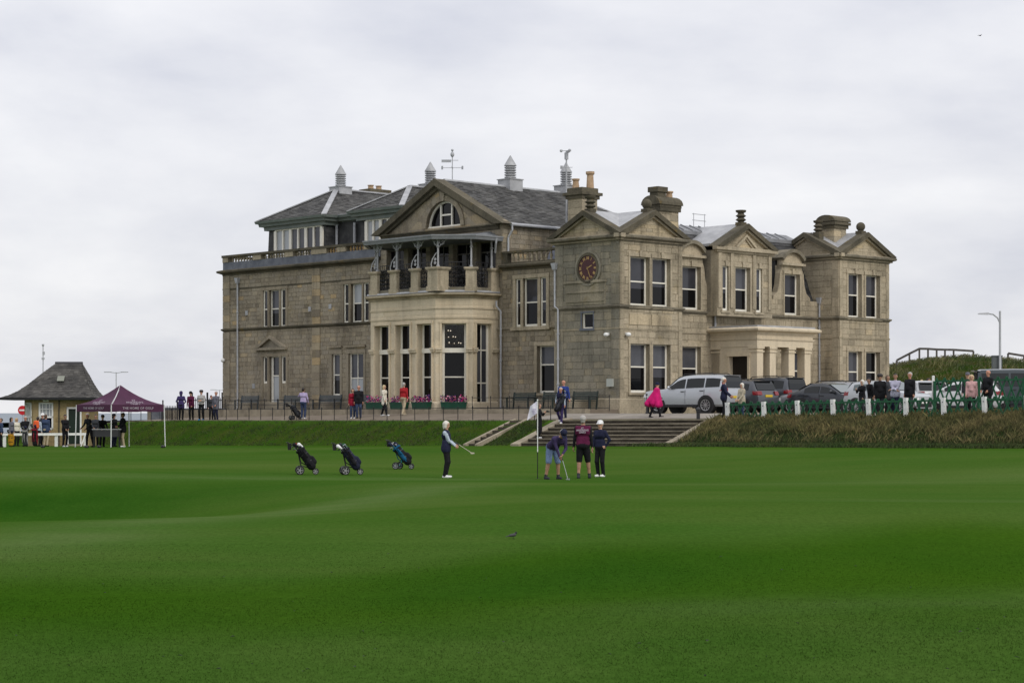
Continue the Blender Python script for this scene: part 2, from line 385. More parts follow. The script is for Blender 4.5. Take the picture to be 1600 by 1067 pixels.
def turf_material():
    mt = bpy.data.materials.new('mown_turf'); mt.use_nodes = True; t = mt.node_tree; ln = t.links.new; B = t.nodes['Principled BSDF']
    B.inputs['Roughness'].default_value = 1.0; B.inputs['Specular IOR Level'].default_value = 0.0
    geo = t.nodes.new('ShaderNodeNewGeometry')
    def noise(sc, mul=(1, 1, 1), det=5, rg=.6):
        m_ = t.nodes.new('ShaderNodeVectorMath'); m_.operation = 'MULTIPLY'; m_.inputs[1].default_value = mul; ln(geo.outputs['Position'], m_.inputs[0])
        n_ = t.nodes.new('ShaderNodeTexNoise'); n_.inputs['Scale'].default_value = sc; n_.inputs['Detail'].default_value = det; n_.inputs['Roughness'].default_value = rg
        ln(m_.outputs[0], n_.inputs['Vector']); return n_.outputs['Fac']
    def ramp(f, c1, c2, lo=.35, hi=.65):
        r = t.nodes.new('ShaderNodeValToRGB'); r.color_ramp.elements[0].position = lo; r.color_ramp.elements[1].position = hi
        r.color_ramp.elements[0].color = (*c1, 1); r.color_ramp.elements[1].color = (*c2, 1); ln(f, r.inputs[0]); return r.outputs[0]
    def mix(fac, a, b, mode='MIX'):
        m_ = t.nodes.new('ShaderNodeMix'); m_.data_type = 'RGBA'; m_.blend_type = mode
        if isinstance(fac, float): m_.inputs[0].default_value = fac
        else: ln(fac, m_.inputs[0])
        ln(a, m_.inputs[6]); ln(b, m_.inputs[7]); return m_.outputs[2]
    def attr(n):
        a = t.nodes.new('ShaderNodeAttribute'); a.attribute_name = n; return a.outputs['Fac']
    long_ = ramp(noise(.35, (1, .55, 1)), (.027, .082, .005), (.046, .104, .007))
    long2 = ramp(noise(.16, (1, .35, 1)), (.036, .086, .009), (.034, .094, .005))
    fringe = mix(.5, long_, long2)
    short = ramp(noise(.10, (.5, 1.0, 1), 3), (.039, .102, .013), (.080, .130, .028), .36, .64)
    short2 = ramp(noise(.8, (.28, 1.0, 1)), (.041, .103, .014), (.072, .118, .025), .3, .7)
    green = mix(.4, short, short2)
    base = mix(attr('cut'), fringe, green)
    lush_shade = ramp(noise(.6, (1, .6, 1)), (.017, .066, .006), (.027, .082, .009))  # colour of the lusher grass and of the painted hollow shade
    base = mix(attr('lush_shade'), base, lush_shade)
    pale = ramp(noise(.5, (.4, 1, 1)), (.064, .126, .028), (.100, .150, .050))  # colour of the painted ridge highlights
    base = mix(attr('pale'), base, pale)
    near = ramp(noise(.5, (1, .5, 1)), (.040, .096, .014), (.060, .116, .022))
    base = mix(attr('near'), base, near)
    dry = ramp(noise(1.1, (1, 1, 1), 7), (.018, .046, .005), (.060, .054, .016), .38, .68)
    base = mix(attr('dry'), base, dry)
    fine = ramp(noise(16, (1, .5, 1), 6, .7), (.71, .71, .67), (1.01, .99, .98), .3, .7)
    base = mix(1.0, base, fine, 'MULTIPLY')
    blade = ramp(noise(75, (1, .6, 1), 3, .8), (.80, .81, .78), (1.19, 1.18, 1.20), .3, .7)
    base = mix(1.0, base, blade, 'MULTIPLY')
    ln(base, B.inputs['Base Color'])
    bp = t.nodes.new('ShaderNodeBump'); bp.inputs['Strength'].default_value = .25; bp.inputs['Distance'].default_value = .02
    ln(noise(40, (1, 1, 1), 4), bp.inputs['Height']); ln(bp.outputs[0], B.inputs['Normal'])
    return mt
TURF = turf_material()
vs = np.concatenate([np.arange(-130, -90, 2.0), np.arange(-90, -30, .6), np.arange(-30, -11, .7), np.arange(-11, -5.5, .25), np.arange(-5.5, 4, 1.0), np.arange(4, 240, 3.0)])
us = np.concatenate([np.arange(-150, -90, 3.0), np.arange(-90, 62, .7), np.arange(62, 210, 3.0)])
def LUSH_SHADEF(X, Y, V, U):  # lusher dark grass, plus relief shade of the hollow painted into the turf
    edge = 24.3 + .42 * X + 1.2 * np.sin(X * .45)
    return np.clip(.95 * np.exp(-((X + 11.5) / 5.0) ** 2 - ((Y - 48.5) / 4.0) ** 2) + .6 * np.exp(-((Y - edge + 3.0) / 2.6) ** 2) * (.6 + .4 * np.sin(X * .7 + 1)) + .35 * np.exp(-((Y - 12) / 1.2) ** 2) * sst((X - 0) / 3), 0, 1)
def RIDGE_LIGHTF(X, Y, V, U):  # light on ridges and crests, painted into the turf colour
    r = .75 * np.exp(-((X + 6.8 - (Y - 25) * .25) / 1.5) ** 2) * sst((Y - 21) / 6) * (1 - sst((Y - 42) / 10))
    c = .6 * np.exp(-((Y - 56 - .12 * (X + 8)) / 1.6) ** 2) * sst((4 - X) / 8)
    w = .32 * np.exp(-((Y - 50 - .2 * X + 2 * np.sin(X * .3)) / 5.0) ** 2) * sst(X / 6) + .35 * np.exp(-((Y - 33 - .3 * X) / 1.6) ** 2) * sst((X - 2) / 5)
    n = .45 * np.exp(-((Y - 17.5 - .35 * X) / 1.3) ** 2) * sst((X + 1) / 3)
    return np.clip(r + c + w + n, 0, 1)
NEARF = lambda X, Y, V, U: (1 - sst((Y - 14.5 - .22 * X - .5 * np.sin(X * .8)) / 4.5)) * .85
ground = grid_mesh('ground', vs, us, 0.0, [TURF], {'cut': a_cut, 'dry': a_dry, 'near': NEARF, 'lush_shade': LUSH_SHADEF, 'pale': RIDGE_LIGHTF})

# paved terrace and path between the bank and the clubhouse, car park on the right
path = grid_mesh('path', np.concatenate([np.arange(V_TOP + .12, -2, .5), [-1.9, 0, 3.2]]), np.arange(-12.6, 48, .9), .012, [PAVE])
park = grid_mesh('car_park', np.concatenate([np.arange(-5.6, -1.9, .5), [-1.5], np.arange(2, 30, 4.0)]), np.arange(-60, 1.8, .9), .024, [pmat('gritty_car_park_surface', (.20, .18, .155), (.30, .27, .23), scale=.7, rough=.9, bump=.2, bscale=25)])
# promenade road beyond the lawn on the left
road = MB()
P = [(-90, 131), (-20, 131), (2, 136), (2, 143), (-20, 140), (-90, 140)]
road.add([(x, y, gz(x, y) + .06) for x, y in P], [tuple(range(6))])
road.build('road', TARMAC, None, kind='structure')

sea = MB(); sea.add([(-30000, 205, -7), (30000, 205, -7), (30000, 50000, -7), (-30000, 50000, -7)], [(0, 1, 2, 3)])
sea.build('sea', SEA, None, kind='structure')

# ---- long grass on the right-hand bank and the dune, short tufts on the left bank
DUNE_G = pmat('dune_grass_blade', (.045, .070, .018), (.15, .135, .055), scale=.35, rough=.8, tint=.5, lo=.36, hi=.66)
GRASS_D = pmat('long_dry_grass', (.038, .054, .010), (.185, .148, .060), scale=.9, rough=.8, tint=.55, lo=.3, hi=.7)
GRASS_G = pmat('coarse_green_grass', (.019, .050, .005), (.058, .064, .014), scale=.9, rough=.8, tint=.5, lo=.35, hi=.7)
def blades(name, label, pts, h0, h1, wid, mats, lean=.5):
    n = len(pts); rng = np.random.default_rng(3 + n)
    a = rng.uniform(0, 2 * np.pi, n); h = rng.uniform(h0, h1, n); lx = rng.normal(0, lean, n) * h + .15 * h; ly = rng.normal(0, lean, n) * h
    wx = np.cos(a) * wid; wy = np.sin(a) * wid
    p = np.asarray(pts)
    v0 = p + np.stack([-wx, -wy, np.zeros(n) - .03], 1); v1 = p + np.stack([wx, wy, np.zeros(n) - .03], 1)
    v2 = p + np.stack([lx * .45 + wx * .6, ly * .45 + wy * .6, h * .65], 1); v3 = p + np.stack([lx, ly, h], 1)
    co = np.stack([v0, v1, v2, v3], 1).reshape(-1, 3)
    b = np.arange(n) * 4; q = np.stack([b, b + 1, b + 2, b + 3], 1)
    me = bpy.data.meshes.new(name); me.from_pydata(co.tolist(), [], q.tolist()); me.materials.append(mats)
    at_ = me.attributes.new('tint', 'FLOAT', 'FACE'); at_.data.foreach_set('value', rng.uniform(0, 1, n).astype(np.float32))
    o = link(name, me, None, 'stuff'); return tag(o, label, 'grass')
def scatter(n, v0, v1, u0, u1, seed, dens=None):
    rng = np.random.default_rng(seed); v = rng.uniform(v0, v1, n); u = rng.uniform(u0, u1, n)
    if dens is not None: k = rng.uniform(0, 1, n) < dens(v, u); v = v[k]; u = u[k]
    return np.stack([CX + AX * v - AY * u, CY + AY * v + AX * u, height(v, u)], 1)
def patchy(f, lo):
    return lambda v, u: np.clip(.5 + .6 * np.sin(u * f + 1.3 * np.sin(v * 1.7)) * np.sin(v * 1.4 + u * .7) + .3 * np.sin(u * 3.1 * f), lo, 1)
pr = np.concatenate([scatter(80000, -8.3, -6.55, -31, -12.0, 1, patchy(1.3, .15)), scatter(9000, -9.3, -8.2, -31, -11.6, 5, patchy(1.1, .05))])
blades('long_grass', 'long tan and green rough grass on the bank below the green lattice fence', pr, .10, .36, .0075, GRASS_D, .35)
pg = np.concatenate([scatter(30000, -10.3, -8.0, -31, -11.2, 2), scatter(9000, -11.4, -10.0, -31, -10.8, 31, lambda v, u: np.clip((v + 11.4) / 1.6 + .25 * np.sin(u * 1.7), 0, 1)), scatter(14000, -8.2, -6.6, -31, -11.8, 12, patchy(.8, .1))])
blades('coarse_grass', 'coarse green grass among the dry stems below the lattice fence', pg, .06, .2, .012, GRASS_G, .5)
pl_ = np.concatenate([scatter(30000, -9.6, -6.6, 1.4, 46, 4, patchy(.9, .2)), scatter(2500, -9.5, -6.6, -1.6, .0, 8)])
blades('bank_grass', 'short tufted grass on the bank below the iron fence', pl_, .03, .12, .012, GRASS_G, .6)
rng = np.random.default_rng(9)
hx = rng.uniform(19, 58, 46000); hy = rng.uniform(128, 156, 46000); hp = [lcl(a, b) for a, b in zip(hx, hy)]
hz = height([p[0] for p in hp], [p[1] for p in hp])
blades('dune_grass', 'tall marram grass covering the dune behind the car park', np.stack([hx, hy, hz], 1), .08, .32, .016, DUNE_G, .5)

# ---- the blades of the nearest turf, thinning out with distance
def near_blades():
    r = np.random.default_rng(21); n = 170000
    Y = 11.2 + 15 * r.power(1.0, n) ** 1.25; X = r.uniform(-1, 1, n) * (Y * .265 + .4)
    v = AX * (X - CX) + AY * (Y - CY); u = -AY * (X - CX) + AX * (Y - CY); Z = height(v, u)
    a = r.uniform(0, 2 * np.pi, n); h = r.uniform(.005, .013, n); wd = .0032 + .00013 * (Y - 11); lx = r.normal(0, .7, n) * h; ly = r.normal(0, .7, n) * h
    co = np.empty((n, 3, 3), np.float32)
    co[:, 0] = np.stack([X - np.cos(a) * wd, Y - np.sin(a) * wd, Z - .003], 1); co[:, 1] = np.stack([X + np.cos(a) * wd, Y + np.sin(a) * wd, Z - .003], 1); co[:, 2] = np.stack([X + lx, Y + ly, Z + h], 1)
    nn = np.cross(co[:, 1] - co[:, 0], co[:, 2] - co[:, 0]); bad = (nn @ np.array([0, -1, .12])) < 0
    co[bad, 0], co[bad, 1] = co[bad, 1].copy(), co[bad, 0].copy()
    me = bpy.data.meshes.new('turf_blades'); me.vertices.add(n * 3); me.loops.add(n * 3); me.polygons.add(n)
    me.vertices.foreach_set('co', co.reshape(-1)); me.loops.foreach_set('vertex_index', np.arange(n * 3, dtype=np.int32)); me.polygons.foreach_set('loop_start', np.arange(0, n * 3, 3, dtype=np.int32))
    me.update(calc_edges=True); me.materials.append(TURF)
    for k, val in (('cut', a_cut(X, Y, v, u)), ('dry', np.zeros(n)), ('near', NEARF(X, Y, v, u)), ('lush_shade', LUSH_SHADEF(X, Y, v, u)), ('pale', RIDGE_LIGHTF(X, Y, v, u))):
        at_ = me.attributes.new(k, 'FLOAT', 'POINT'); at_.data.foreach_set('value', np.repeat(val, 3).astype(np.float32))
    me.shade_smooth(); nv = np.zeros((n * 3, 3), np.float32); nv[:, 0] = np.repeat(r.normal(0, .22, n), 3); nv[:, 1] = np.repeat(r.normal(0, .22, n), 3); nv[:, 2] = 1; nv /= np.linalg.norm(nv, axis=1)[:, None]
    me.normals_split_custom_set_from_vertices(nv)
    o = link('turf_blades', me, None, 'stuff'); tag(o, 'short mown grass blades of the nearest turf', 'grass')
near_blades()

# ---- kerb between path and bank (left), stone steps, side stair
kb = MB()
us_ = np.arange(1.3, 40, 1.5)
for i in range(len(us_) - 1):
    for j in (0,):
        z0 = float(height(V_TOP + .05, us_[i])); z1 = float(height(V_TOP + .05, us_[i + 1]))
        a, b = us_[i] + .01, us_[i + 1] - .01
        p = [wld(V_TOP - .02, a), wld(V_TOP + .13, a), wld(V_TOP + .13, b), wld(V_TOP - .02, b)]
        zz = [z0, z0, z1, z1]; kb.ti = random.random()
        kb.hexa([(q[0], q[1], z - .2) for q, z in zip(p, zz)] + [(q[0], q[1], z + .035) for q, z in zip(p, zz)])
kb.build('kerb', KERB, None, kind='structure')

st = thing('stone_steps', 'broad flight of worn stone steps from the green up to the terrace', 'steps', (*wld(V_BOT, -6.9), float(height(V_BOT - 1, -6.9))), BROT)
def st_local(mb_pts):   # building frame -> steps frame
    o = st.location
    return [(p[0] - V_BOT, p[1] + 6.9, p[2] - o.z) for p in mb_pts]
NS = 7
for i in range(NS):
    s0 = i / NS; s1 = (i + 1) / NS
    v0 = V_BOT - .15 + s0 * 3.1; v1 = V_BOT - .15 + s1 * 3.1 + .06
    if i == NS - 1: v1 = V_TOP + .45
    nseg = 6; edges = np.linspace(STEP_U[0] + .32, STEP_U[1] - .45, nseg + 1)
    mbs = MB()
    ju = [0] + sorted(random.uniform(-.6, .6) for _ in range(nseg - 1)) + [0]
    for k in range(nseg):
        ua, ub = edges[k] + (random.uniform(-.4, .4) if k else 0) * 0 + .006, edges[k + 1] - .006
        za = []
        for uu_ in (ua, ub):
            Tz = np.interp(uu_, UU, T_U); Lz = np.interp(uu_, UU, L_U)
            za.append(Lz + (Tz - Lz) * s1 + .005)
        mbs.ti = random.random()
        pts = [(v0, ua, za[0] - .45), (v1, ua, za[0] - .45), (v1, ub, za[1] - .45), (v0, ub, za[1] - .45), (v0, ua, za[0]), (v1, ua, za[0]), (v1, ub, za[1]), (v0, ub, za[1])]
        mbs.hexa(st_local(pts))
        # projecting nosing
        pts = [(v0 - .04, ua, za[0] - .05), (v0 + .001, ua, za[0] - .05), (v0 + .001, ub, za[1] - .05), (v0 - .04, ub, za[1] - .05), (v0 - .04, ua, za[0] - .002), (v0 + .001, ua, za[0] - .002), (v0 + .001, ub, za[1] - .002), (v0 - .04, ub, za[1] - .002)]
        mbs.hexa(st_local(pts), 1)
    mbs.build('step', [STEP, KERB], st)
for ua, ub in ((STEP_U[0] - .05, STEP_U[0] + .31), (STEP_U[1] - .44, STEP_U[1] + .12)):
    kmb = MB()
    for k in range(5):
        va, vb = V_BOT - .35 + k * .72 + .01, V_BOT - .35 + (k + 1) * .72 - .01
        def zk(v_, u_):
            Tz = np.interp(u_, UU, T_U); Lz = np.interp(u_, UU, L_U); return Lz + (Tz - Lz) * np.clip((v_ - V_BOT + .25) / 3.15, 0, 1) + .10
        kmb.ti = random.random()
        pts = [(va, ua, zk(va, ua) - .6), (vb, ua, zk(vb, ua) - .6), (vb, ub, zk(vb, ub) - .6), (va, ub, zk(va, ub) - .6), (va, ua, zk(va, ua)), (vb, ua, zk(vb, ua)), (vb, ub, zk(vb, ub)), (va, ub, zk(va, ub))]
        kmb.hexa(st_local(pts))
    kmb.build('side_kerb', KERB, st)
sst_ = thing('side_stair', 'narrow stair with pale kerbs climbing the grass bank beside the broad steps', 'steps', (*wld(V_BOT, .6), float(height(V_BOT, .6))), BROT)
def ss_local(pts): return [(p[0] - V_BOT, p[1] - .6, p[2] - sst_.location.z) for p in pts]
def zline(v, u):
    Tz = np.interp(u, UU, T_U); Lz = np.interp(u, UU, L_U); return Lz + (Tz - Lz) * np.clip((v - V_BOT) / 3.0, 0, 1)
for ua, ub in ((.10, .28), (.94, 1.12)):
    m_ = MB(); va, vb = V_BOT - .3, V_TOP + .1
    pts = [(va, ua, zline(va, ua) - .3), (vb, ua, zline(vb, ua) - .3), (vb, ub, zline(vb, ub) - .3), (va, ub, zline(va, ub) - .3), (va, ua, zline(va, ua) + .09), (vb, ua, zline(vb, ua) + .09), (vb, ub, zline(vb, ub) + .09), (va, ub, zline(va, ub) + .09)]
    m_.hexa(ss_local(pts)); m_.build('kerb', KERB, sst_)
for i in range(8):
    va = V_BOT - .1 + i * .39; vb = va + .30; zt = zline(va + .3, .6) + .02; m_ = MB(); m_.ti = random.random()
    pts = [(va, .285, zt - .3), (vb, .285, zt - .3), (vb, .935, zt - .3), (va, .935, zt - .3), (va, .285, zt), (vb, .285, zt), (vb, .935, zt), (va, .935, zt)]
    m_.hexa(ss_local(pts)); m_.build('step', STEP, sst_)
# ------------------------------------------------------------------ the clubhouse (local x = v, y = u)
CH = thing('clubhouse', 'large weathered sandstone clubhouse with clock tower, bay window and iron balcony', 'building', (CX, CY, 0), BROT)
VW = 2.8; UC = 1.5; UGB = .75
TU = uL(868, 0); TV = vR(1065, 0); F0 = vR(1311, 0); F1 = vR(1388.5, 0)
UG0 = uL(785, VW); UG1 = uL(595, VW); UW = uL(349.4, VW); UM = (UG0 + UG1) / 2
ZC = 8.97; ZS = 5.42; ZB = -.5; ZPL = .2
class Pl:
    def __init__(s, o, d, n): s.o = o; s.d = d; s.n = n
    def p(s, a, z, out=0.0): return (s.o[0] + s.d[0] * a + s.n[0] * out, s.o[1] + s.d[1] * a + s.n[1] * out, z)
def PLn(v): return Pl((v, 0), (0, 1), (-1, 0))      # faces the green on the left
def PRn(u): return Pl((0, u), (1, 0), (0, -1))      # faces the car park on the right
def pbox(mb, pl, a0, a1, z0, z1, o0, o1, mi=None):
    return mb.hexa([pl.p(a0, z0, o0), pl.p(a1, z0, o0), pl.p(a1, z0, o1), pl.p(a0, z0, o1), pl.p(a0, z1, o0), pl.p(a1, z1, o0), pl.p(a1, z1, o1), pl.p(a0, z1, o1)], mi)
def ppoly(mb, pl, poly, o0, o1, mi=None):
    vec = (pl.n[0] * (o1 - o0), pl.n[1] * (o1 - o0), 0)
    return mb.prism([pl.p(a, z, o0) for a, z in poly], vec, mi)
BLK = []
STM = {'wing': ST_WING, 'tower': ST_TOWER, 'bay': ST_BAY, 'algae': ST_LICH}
def wall(pl, a0, a1, z0, z1, ops, style, ch=.30, bw=.62, thick=.45, blocks=True, name='wall', gap=.008):
    """backing with real openings; the facing stones are collected and laid later"""
    A = sorted(set([a0, a1] + [min(max(x, a0), a1) for o in ops for x in o[:2]])); Z = sorted(set([z0, z1] + [min(max(x, z0), z1) for o in ops for x in o[2:4]]))
    mb = MB()
    def hole(a, z): return any(o[0] < a < o[1] and o[2] < z < o[3] for o in ops)
    for i in range(len(A) - 1):
        run = None
        for j in range(len(Z)):
            solid = j < len(Z) - 1 and not hole((A[i] + A[i + 1]) / 2, (Z[j] + Z[j + 1]) / 2)
            if solid and run is None: run = Z[j]
            if not solid and run is not None:
                pbox(mb, pl, A[i], A[i + 1], run, Z[j], -thick, 0); run = None
    w_ = mb.build(name, STM[style], CH)
    if blocks:
        for j in range(len(Z) - 1):
            za, zb = Z[j], Z[j + 1]; n = max(1, round((zb - za) / ch))
            for c in range(n):
                c0 = za + (zb - za) * c / n; c1 = za + (zb - za) * (c + 1) / n; zm = (c0 + c1) / 2
                i = 0
                while i < len(A) - 1:
                    if hole((A[i] + A[i + 1]) / 2, zm): i += 1; continue
                    k = i
                    while k < len(A) - 1 and not hole((A[k] + A[k + 1]) / 2, zm): k += 1
                    x = A[i]
                    while x < A[k] - 1e-6:
                        w_b = bw * random.uniform(.55, 1.5); nx = x + w_b
                        if A[k] - nx < bw * .4: nx = A[k]
                        BLK.append((pl, x + gap, nx - gap, c0 + gap, c1 - gap, style, min(1, max(0, random.gauss(.45, .19))), w_))
                        x = nx
                    i = k
    return w_
def surround(pl, o, wd=.16, out=.065, mat=None, sill=True, key=False, head=.2, name='window_surround'):
    mb = MB(); a0, a1, z0, z1 = o
    pbox(mb, pl, a0 - wd, a0, z0, z1, -.02, out); pbox(mb, pl, a1, a1 + wd, z0, z1, -.02, out)
    pbox(mb, pl, a0 - wd - .02, a1 + wd + .02, z1, z1 + head, -.02, out + .02)
    if sill: pbox(mb, pl, a0 - wd - .04, a1 + wd + .04, z0 - .12, z0, -.25, out + .06)
    if key:
        m_ = (a0 + a1) / 2; pbox(mb, pl, m_ - .09, m_ + .09, z1 + .0, z1 + head + .1, out + .02, out + .09)
    return mb.build(name, mat or ST_TOWER, CH)
def window(pl, o, rails=(.5,), mulls=(), setb=.22, fr=.105, gl=None, bot=.13, name='window', lining=True, fmat=None):
    a0, a1, z0, z1 = o; mb = MB(); d0, d1 = -setb - .09, -setb
    wdt = a1 - a0; hgt = z1 - z0
    fr = min(fr, wdt * .2)
    pbox(mb, pl, a0 - .02, a0 + fr, z0, z1, d0, d1); pbox(mb, pl, a1 - fr, a1 + .02, z0, z1, d0, d1)
    pbox(mb, pl, a0 + fr, a1 - fr, z0, z0 + bot, d0, d1 + .03); pbox(mb, pl, a0 + fr, a1 - fr, z1 - .06, z1, d0, d1)
    zr = [z0 + bot] + [z0 + hgt * r for r in rails] + [z1 - .06]; ar = [a0 + fr] + [a0 + wdt * m_ for m_ in mulls] + [a1 - fr]
    for z in zr[1:-1]: pbox(mb, pl, a0 + fr, a1 - fr, z - .035, z + .035, d0 + .01, d1 + .005)
    for a in ar[1:-1]: pbox(mb, pl, a - .03, a + .03, z0 + bot, z1 - .06, d0 + .012, d1 - .004)
    w_ = mb.build(name, fmat or WHITE, CH)
    n = 0
    for j in range(len(zr) - 1):
        for i in range(len(ar) - 1):
            g = MB(); pbox(g, pl, ar[i] - .01, ar[i + 1] + .01, zr[j] - .01, zr[j + 1] + .01, d0 + .02, d0 + .05)
            mt = GLASS
            if gl: mt = gl[j] if j < len(gl) else GLASS
            if mt is GLASS_B: mt = random.choice((GLASS_B, GLASS_B, GLASS_D, GLASS_D, GLASS))
            g.build('pane', mt, w_); n += 1
    if gl and gl[-1] is GLASS_B and len(zr) == 3 and random.random() < .45:
        zb_ = zr[1] - .03 - (zr[1] - zr[0]) * random.uniform(.15, .5); g = MB(); pbox(g, pl, a0 + fr, a1 - fr, zb_, zr[1] - .036, d0 + .052, d0 + .056); g.build('lowered_blind', GLASS_D, w_)
    if not lining: return w_
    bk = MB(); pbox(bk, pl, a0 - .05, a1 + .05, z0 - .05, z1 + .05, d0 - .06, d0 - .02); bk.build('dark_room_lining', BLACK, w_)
    return w_
def opL(px0, px1, py0, py1, v):
    a0, a1 = uL(px1, v), uL(px0, v); um = (a0 + a1) / 2
    return (a0, a1, zP(py1, v, um), zP(py0, v, um))
def opR(px0, px1, py0, py1, u):
    a0, a1 = vR(px0, u), vR(px1, u); vm = (a0 + a1) / 2
    return (a0, a1, zP(py1, vm, u), zP(py0, vm, u))
def cornice(name, path, z, prof, mat, smooth=False):
    return MB().sweep(path, [(o, z + h) for o, h in prof]).build(name, mat, CH)
STR = [(-.1, -.08), (.03, -.08), (.06, -.02), (.13, .02), (.15, .10), (.05, .14), (-.1, .14)]
CORN = [(-.1, -.16), (.05, -.16), (.08, -.06), (.24, .0), (.34, .04), (.36, .14), (.30, .18), (.06, .24), (-.1, .24)]
THIN = [(-.1, -.05), (.05, -.05), (.07, .04), (-.1, .06)]

# ---- clock tower, left face
LT = PLn(0)
ow = opL(909.5, 927, 489, 513, 0)
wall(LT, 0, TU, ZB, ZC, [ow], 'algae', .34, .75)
surround(LT, ow, .08, .03, LEAD_B, head=.08); window(LT, ow, rails=(), setb=.08, bot=.06)
# right face
RT = PRn(0)
r1 = opR(983.6, 1014, 402, 478.5, 0); r2 = opR(1018, 1046.5, 403.5, 479.6, 0)
r3 = opR(984, 1014, 537, 613.5, 0); r4 = opR(1019, 1046.5, 538.5, 613.8, 0)
zu0, zu1 = (r1[2] + r2[2]) / 2, (r1[3] + r2[3]) / 2; zl0, zl1 = (r3[2] + r4[2]) / 2, (r3[3] + r4[3]) / 2
fz = lambda o, a, b: (o[0], o[1], a, b)
r1, r2, r3, r4 = fz(r1, zu0, zu1), fz(r2, zu0, zu1), fz(r3, zl0, zl1), fz(r4, zl0, zl1)
wall(RT, 0, TV, ZB, ZC, [r1, r2, r3, r4], 'tower', .34, .75)
for o in (r1, r2): surround(RT, o, .13, .06, key=True); window(RT, o, (.5,), gl=[GLASS, GLASS_B])
for o in (r3, r4): surround(RT, o, .13, .06); window(RT, o, (.53,), gl=[GLASS, GLASS_B])
# quoins / pilaster strips on the tower corners
for pl, a0, a1 in ((LT, .0, .55), (LT, TU - .6, TU), (RT, .0, .3), (RT, TV - .3, TV)):
    for z0, z1 in ((ZPL, ZS - .1), (ZS + .16, ZC - .18)):
        n = round((z1 - z0) / .5)
        for i in range(n):
            mb = MB(); mb.ti = random.uniform(.1, .7)
            pbox(mb, pl, a0 + .004, a1 - .004, z0 + (z1 - z0) * i / n + .008, z0 + (z1 - z0) * (i + 1) / n - .008, 0, .05)
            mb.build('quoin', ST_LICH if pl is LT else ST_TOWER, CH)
# panels between floors
for o in (r1, r2):
    mb = MB(); mb.ti = .9; pbox(mb, RT, o[0] - .05, o[1] + .1, 4.55, 5.1, .0, .055); mb.build('panel', ST_TOWER, CH)
mb = MB(); mb.ti = .8; pbox(mb, LT, .95, TU - .75, 5.62, 6.75, 0, .05); pbox(mb, LT, 1.05, TU - .85, 6.25, 6.36, .05, .10); pbox(mb, LT, 1.05, TU - .85, 5.78, 5.86, .05, .09); pbox(mb, LT, .9, TU - .7, 6.76, 6.9, 0, .13)
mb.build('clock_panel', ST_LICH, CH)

# ---- clock: parts of the building
ca = uL(920, 0); cz = zP(419.2, 0, ca); cr = .655
def disc(pl, a, z, r, o0, o1, mat, name, parent, n=40, ri=None, ti=.5):
    mb = MB(); mb.ti = ti
    P = [(a + r * math.cos(2 * math.pi * i / n), z + r * math.sin(2 * math.pi * i / n)) for i in range(n)]
    if ri is None: ppoly(mb, pl, P, o0, o1)
    else:
        Q = [(a + ri * math.cos(2 * math.pi * i / n), z + ri * math.sin(2 * math.pi * i / n)) for i in range(n)]
        vs = [pl.p(*p, o0) for p in P] + [pl.p(*p, o1) for p in P] + [pl.p(*p, o1) for p in Q] + [pl.p(*p, o0) for p in Q]
        fs = []
        for i in range(n):
            j = (i + 1) % n
            fs += [(i, j, n + j, n + i), (n + i, n + j, 2 * n + j, 2 * n + i), (2 * n + i, 2 * n + j, 3 * n + j, 3 * n + i), (3 * n + i, 3 * n + j, j, i)]
        mb.add(vs, fs)
    return mb.build(name, mat, parent)
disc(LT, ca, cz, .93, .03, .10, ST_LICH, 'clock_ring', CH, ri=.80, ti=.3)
disc(LT, ca, cz, .78, .03, .13, ST_DARK, 'clock_moulding', CH, ri=.665)
CLK = disc(LT, ca, cz, cr, .05, .09, pmat('maroon_clock_face', (.045, .006, .008), (.06, .008, .01), scale=5, rough=.45), 'clock_face', CH)
# seen from outside the left front, the eye's right is -u
def clk(theta, r): return LT.p(ca - r * math.sin(theta), cz + r * math.cos(theta), .094)
for i, s_ in enumerate(['XII', 'I', 'II', 'III', 'IIII', 'V', 'VI', 'VII', 'VIII', 'IX', 'X', 'XI']):
    th = 2 * math.pi * i / 12
    xd = (0, -math.cos(th), -math.sin(th)); yd = (0, -math.sin(th), math.cos(th))
    text_mesh('numeral', s_, .21, GOLD, CLK, frame_matrix(clk(th, .52), xd, yd), bold=.008, spacing=.8)
for th, ln_, wd in ((R(66), .34, .05), (R(158), .52, .034)):
    mb = MB(); d = Vector((0, -math.sin(th), math.cos(th)))
    c0 = Vector(clk(0, 0)) + Vector((-.012, 0, 0)); mb.bar(c0 - d * .08, c0 + d * ln_, wd, .012, up=(1, 0, 0)); mb.lathe(c0, [(.035, -.01), (.035, .012)], 10, (-1, 0, 0))
    mb.build('clock_hand', GOLD, CLK)

# ---- centre of the right front (behind porch), with dormers in a slate mansard
RC = PRn(UC)
d1 = opR(1065, 1094, 416.5, 484, UC); d2 = opR(1225, 1249, 427.6, 491.7, UC)
d2 = fz(d2, d1[2], d1[3]); g3 = opR(1065, 1094, 541.5, 614, UC)
gm = (TV + F0) / 2
ZW = 6.45
PV0, PV1, PU = vR(1183, -1.8), vR(1270, -1.8), -1.8
b1 = (gm - .6, gm + .6, .3, 3.15); b0 = (gm - 1.75, gm - 1.2, .3, 3.15); b2 = (gm + 1.2, gm + 1.75, .3, 3.15)
g5 = (F0 - 2.55, F0 - 1.45, g3[2], g3[3])
wall(RC, TV, F0, ZB, ZW, [d1, d2, g3, g5, b0, b1, b2], 'tower', .34, .75)
for o in (g3, g5): surround(RC, o, .13, .06); window(RC, o, (.53,), gl=[GLASS, GLASS_B])
for o in (b0, b1, b2): window(RC, o, (.5,), gl=[GLASS, GLASS])
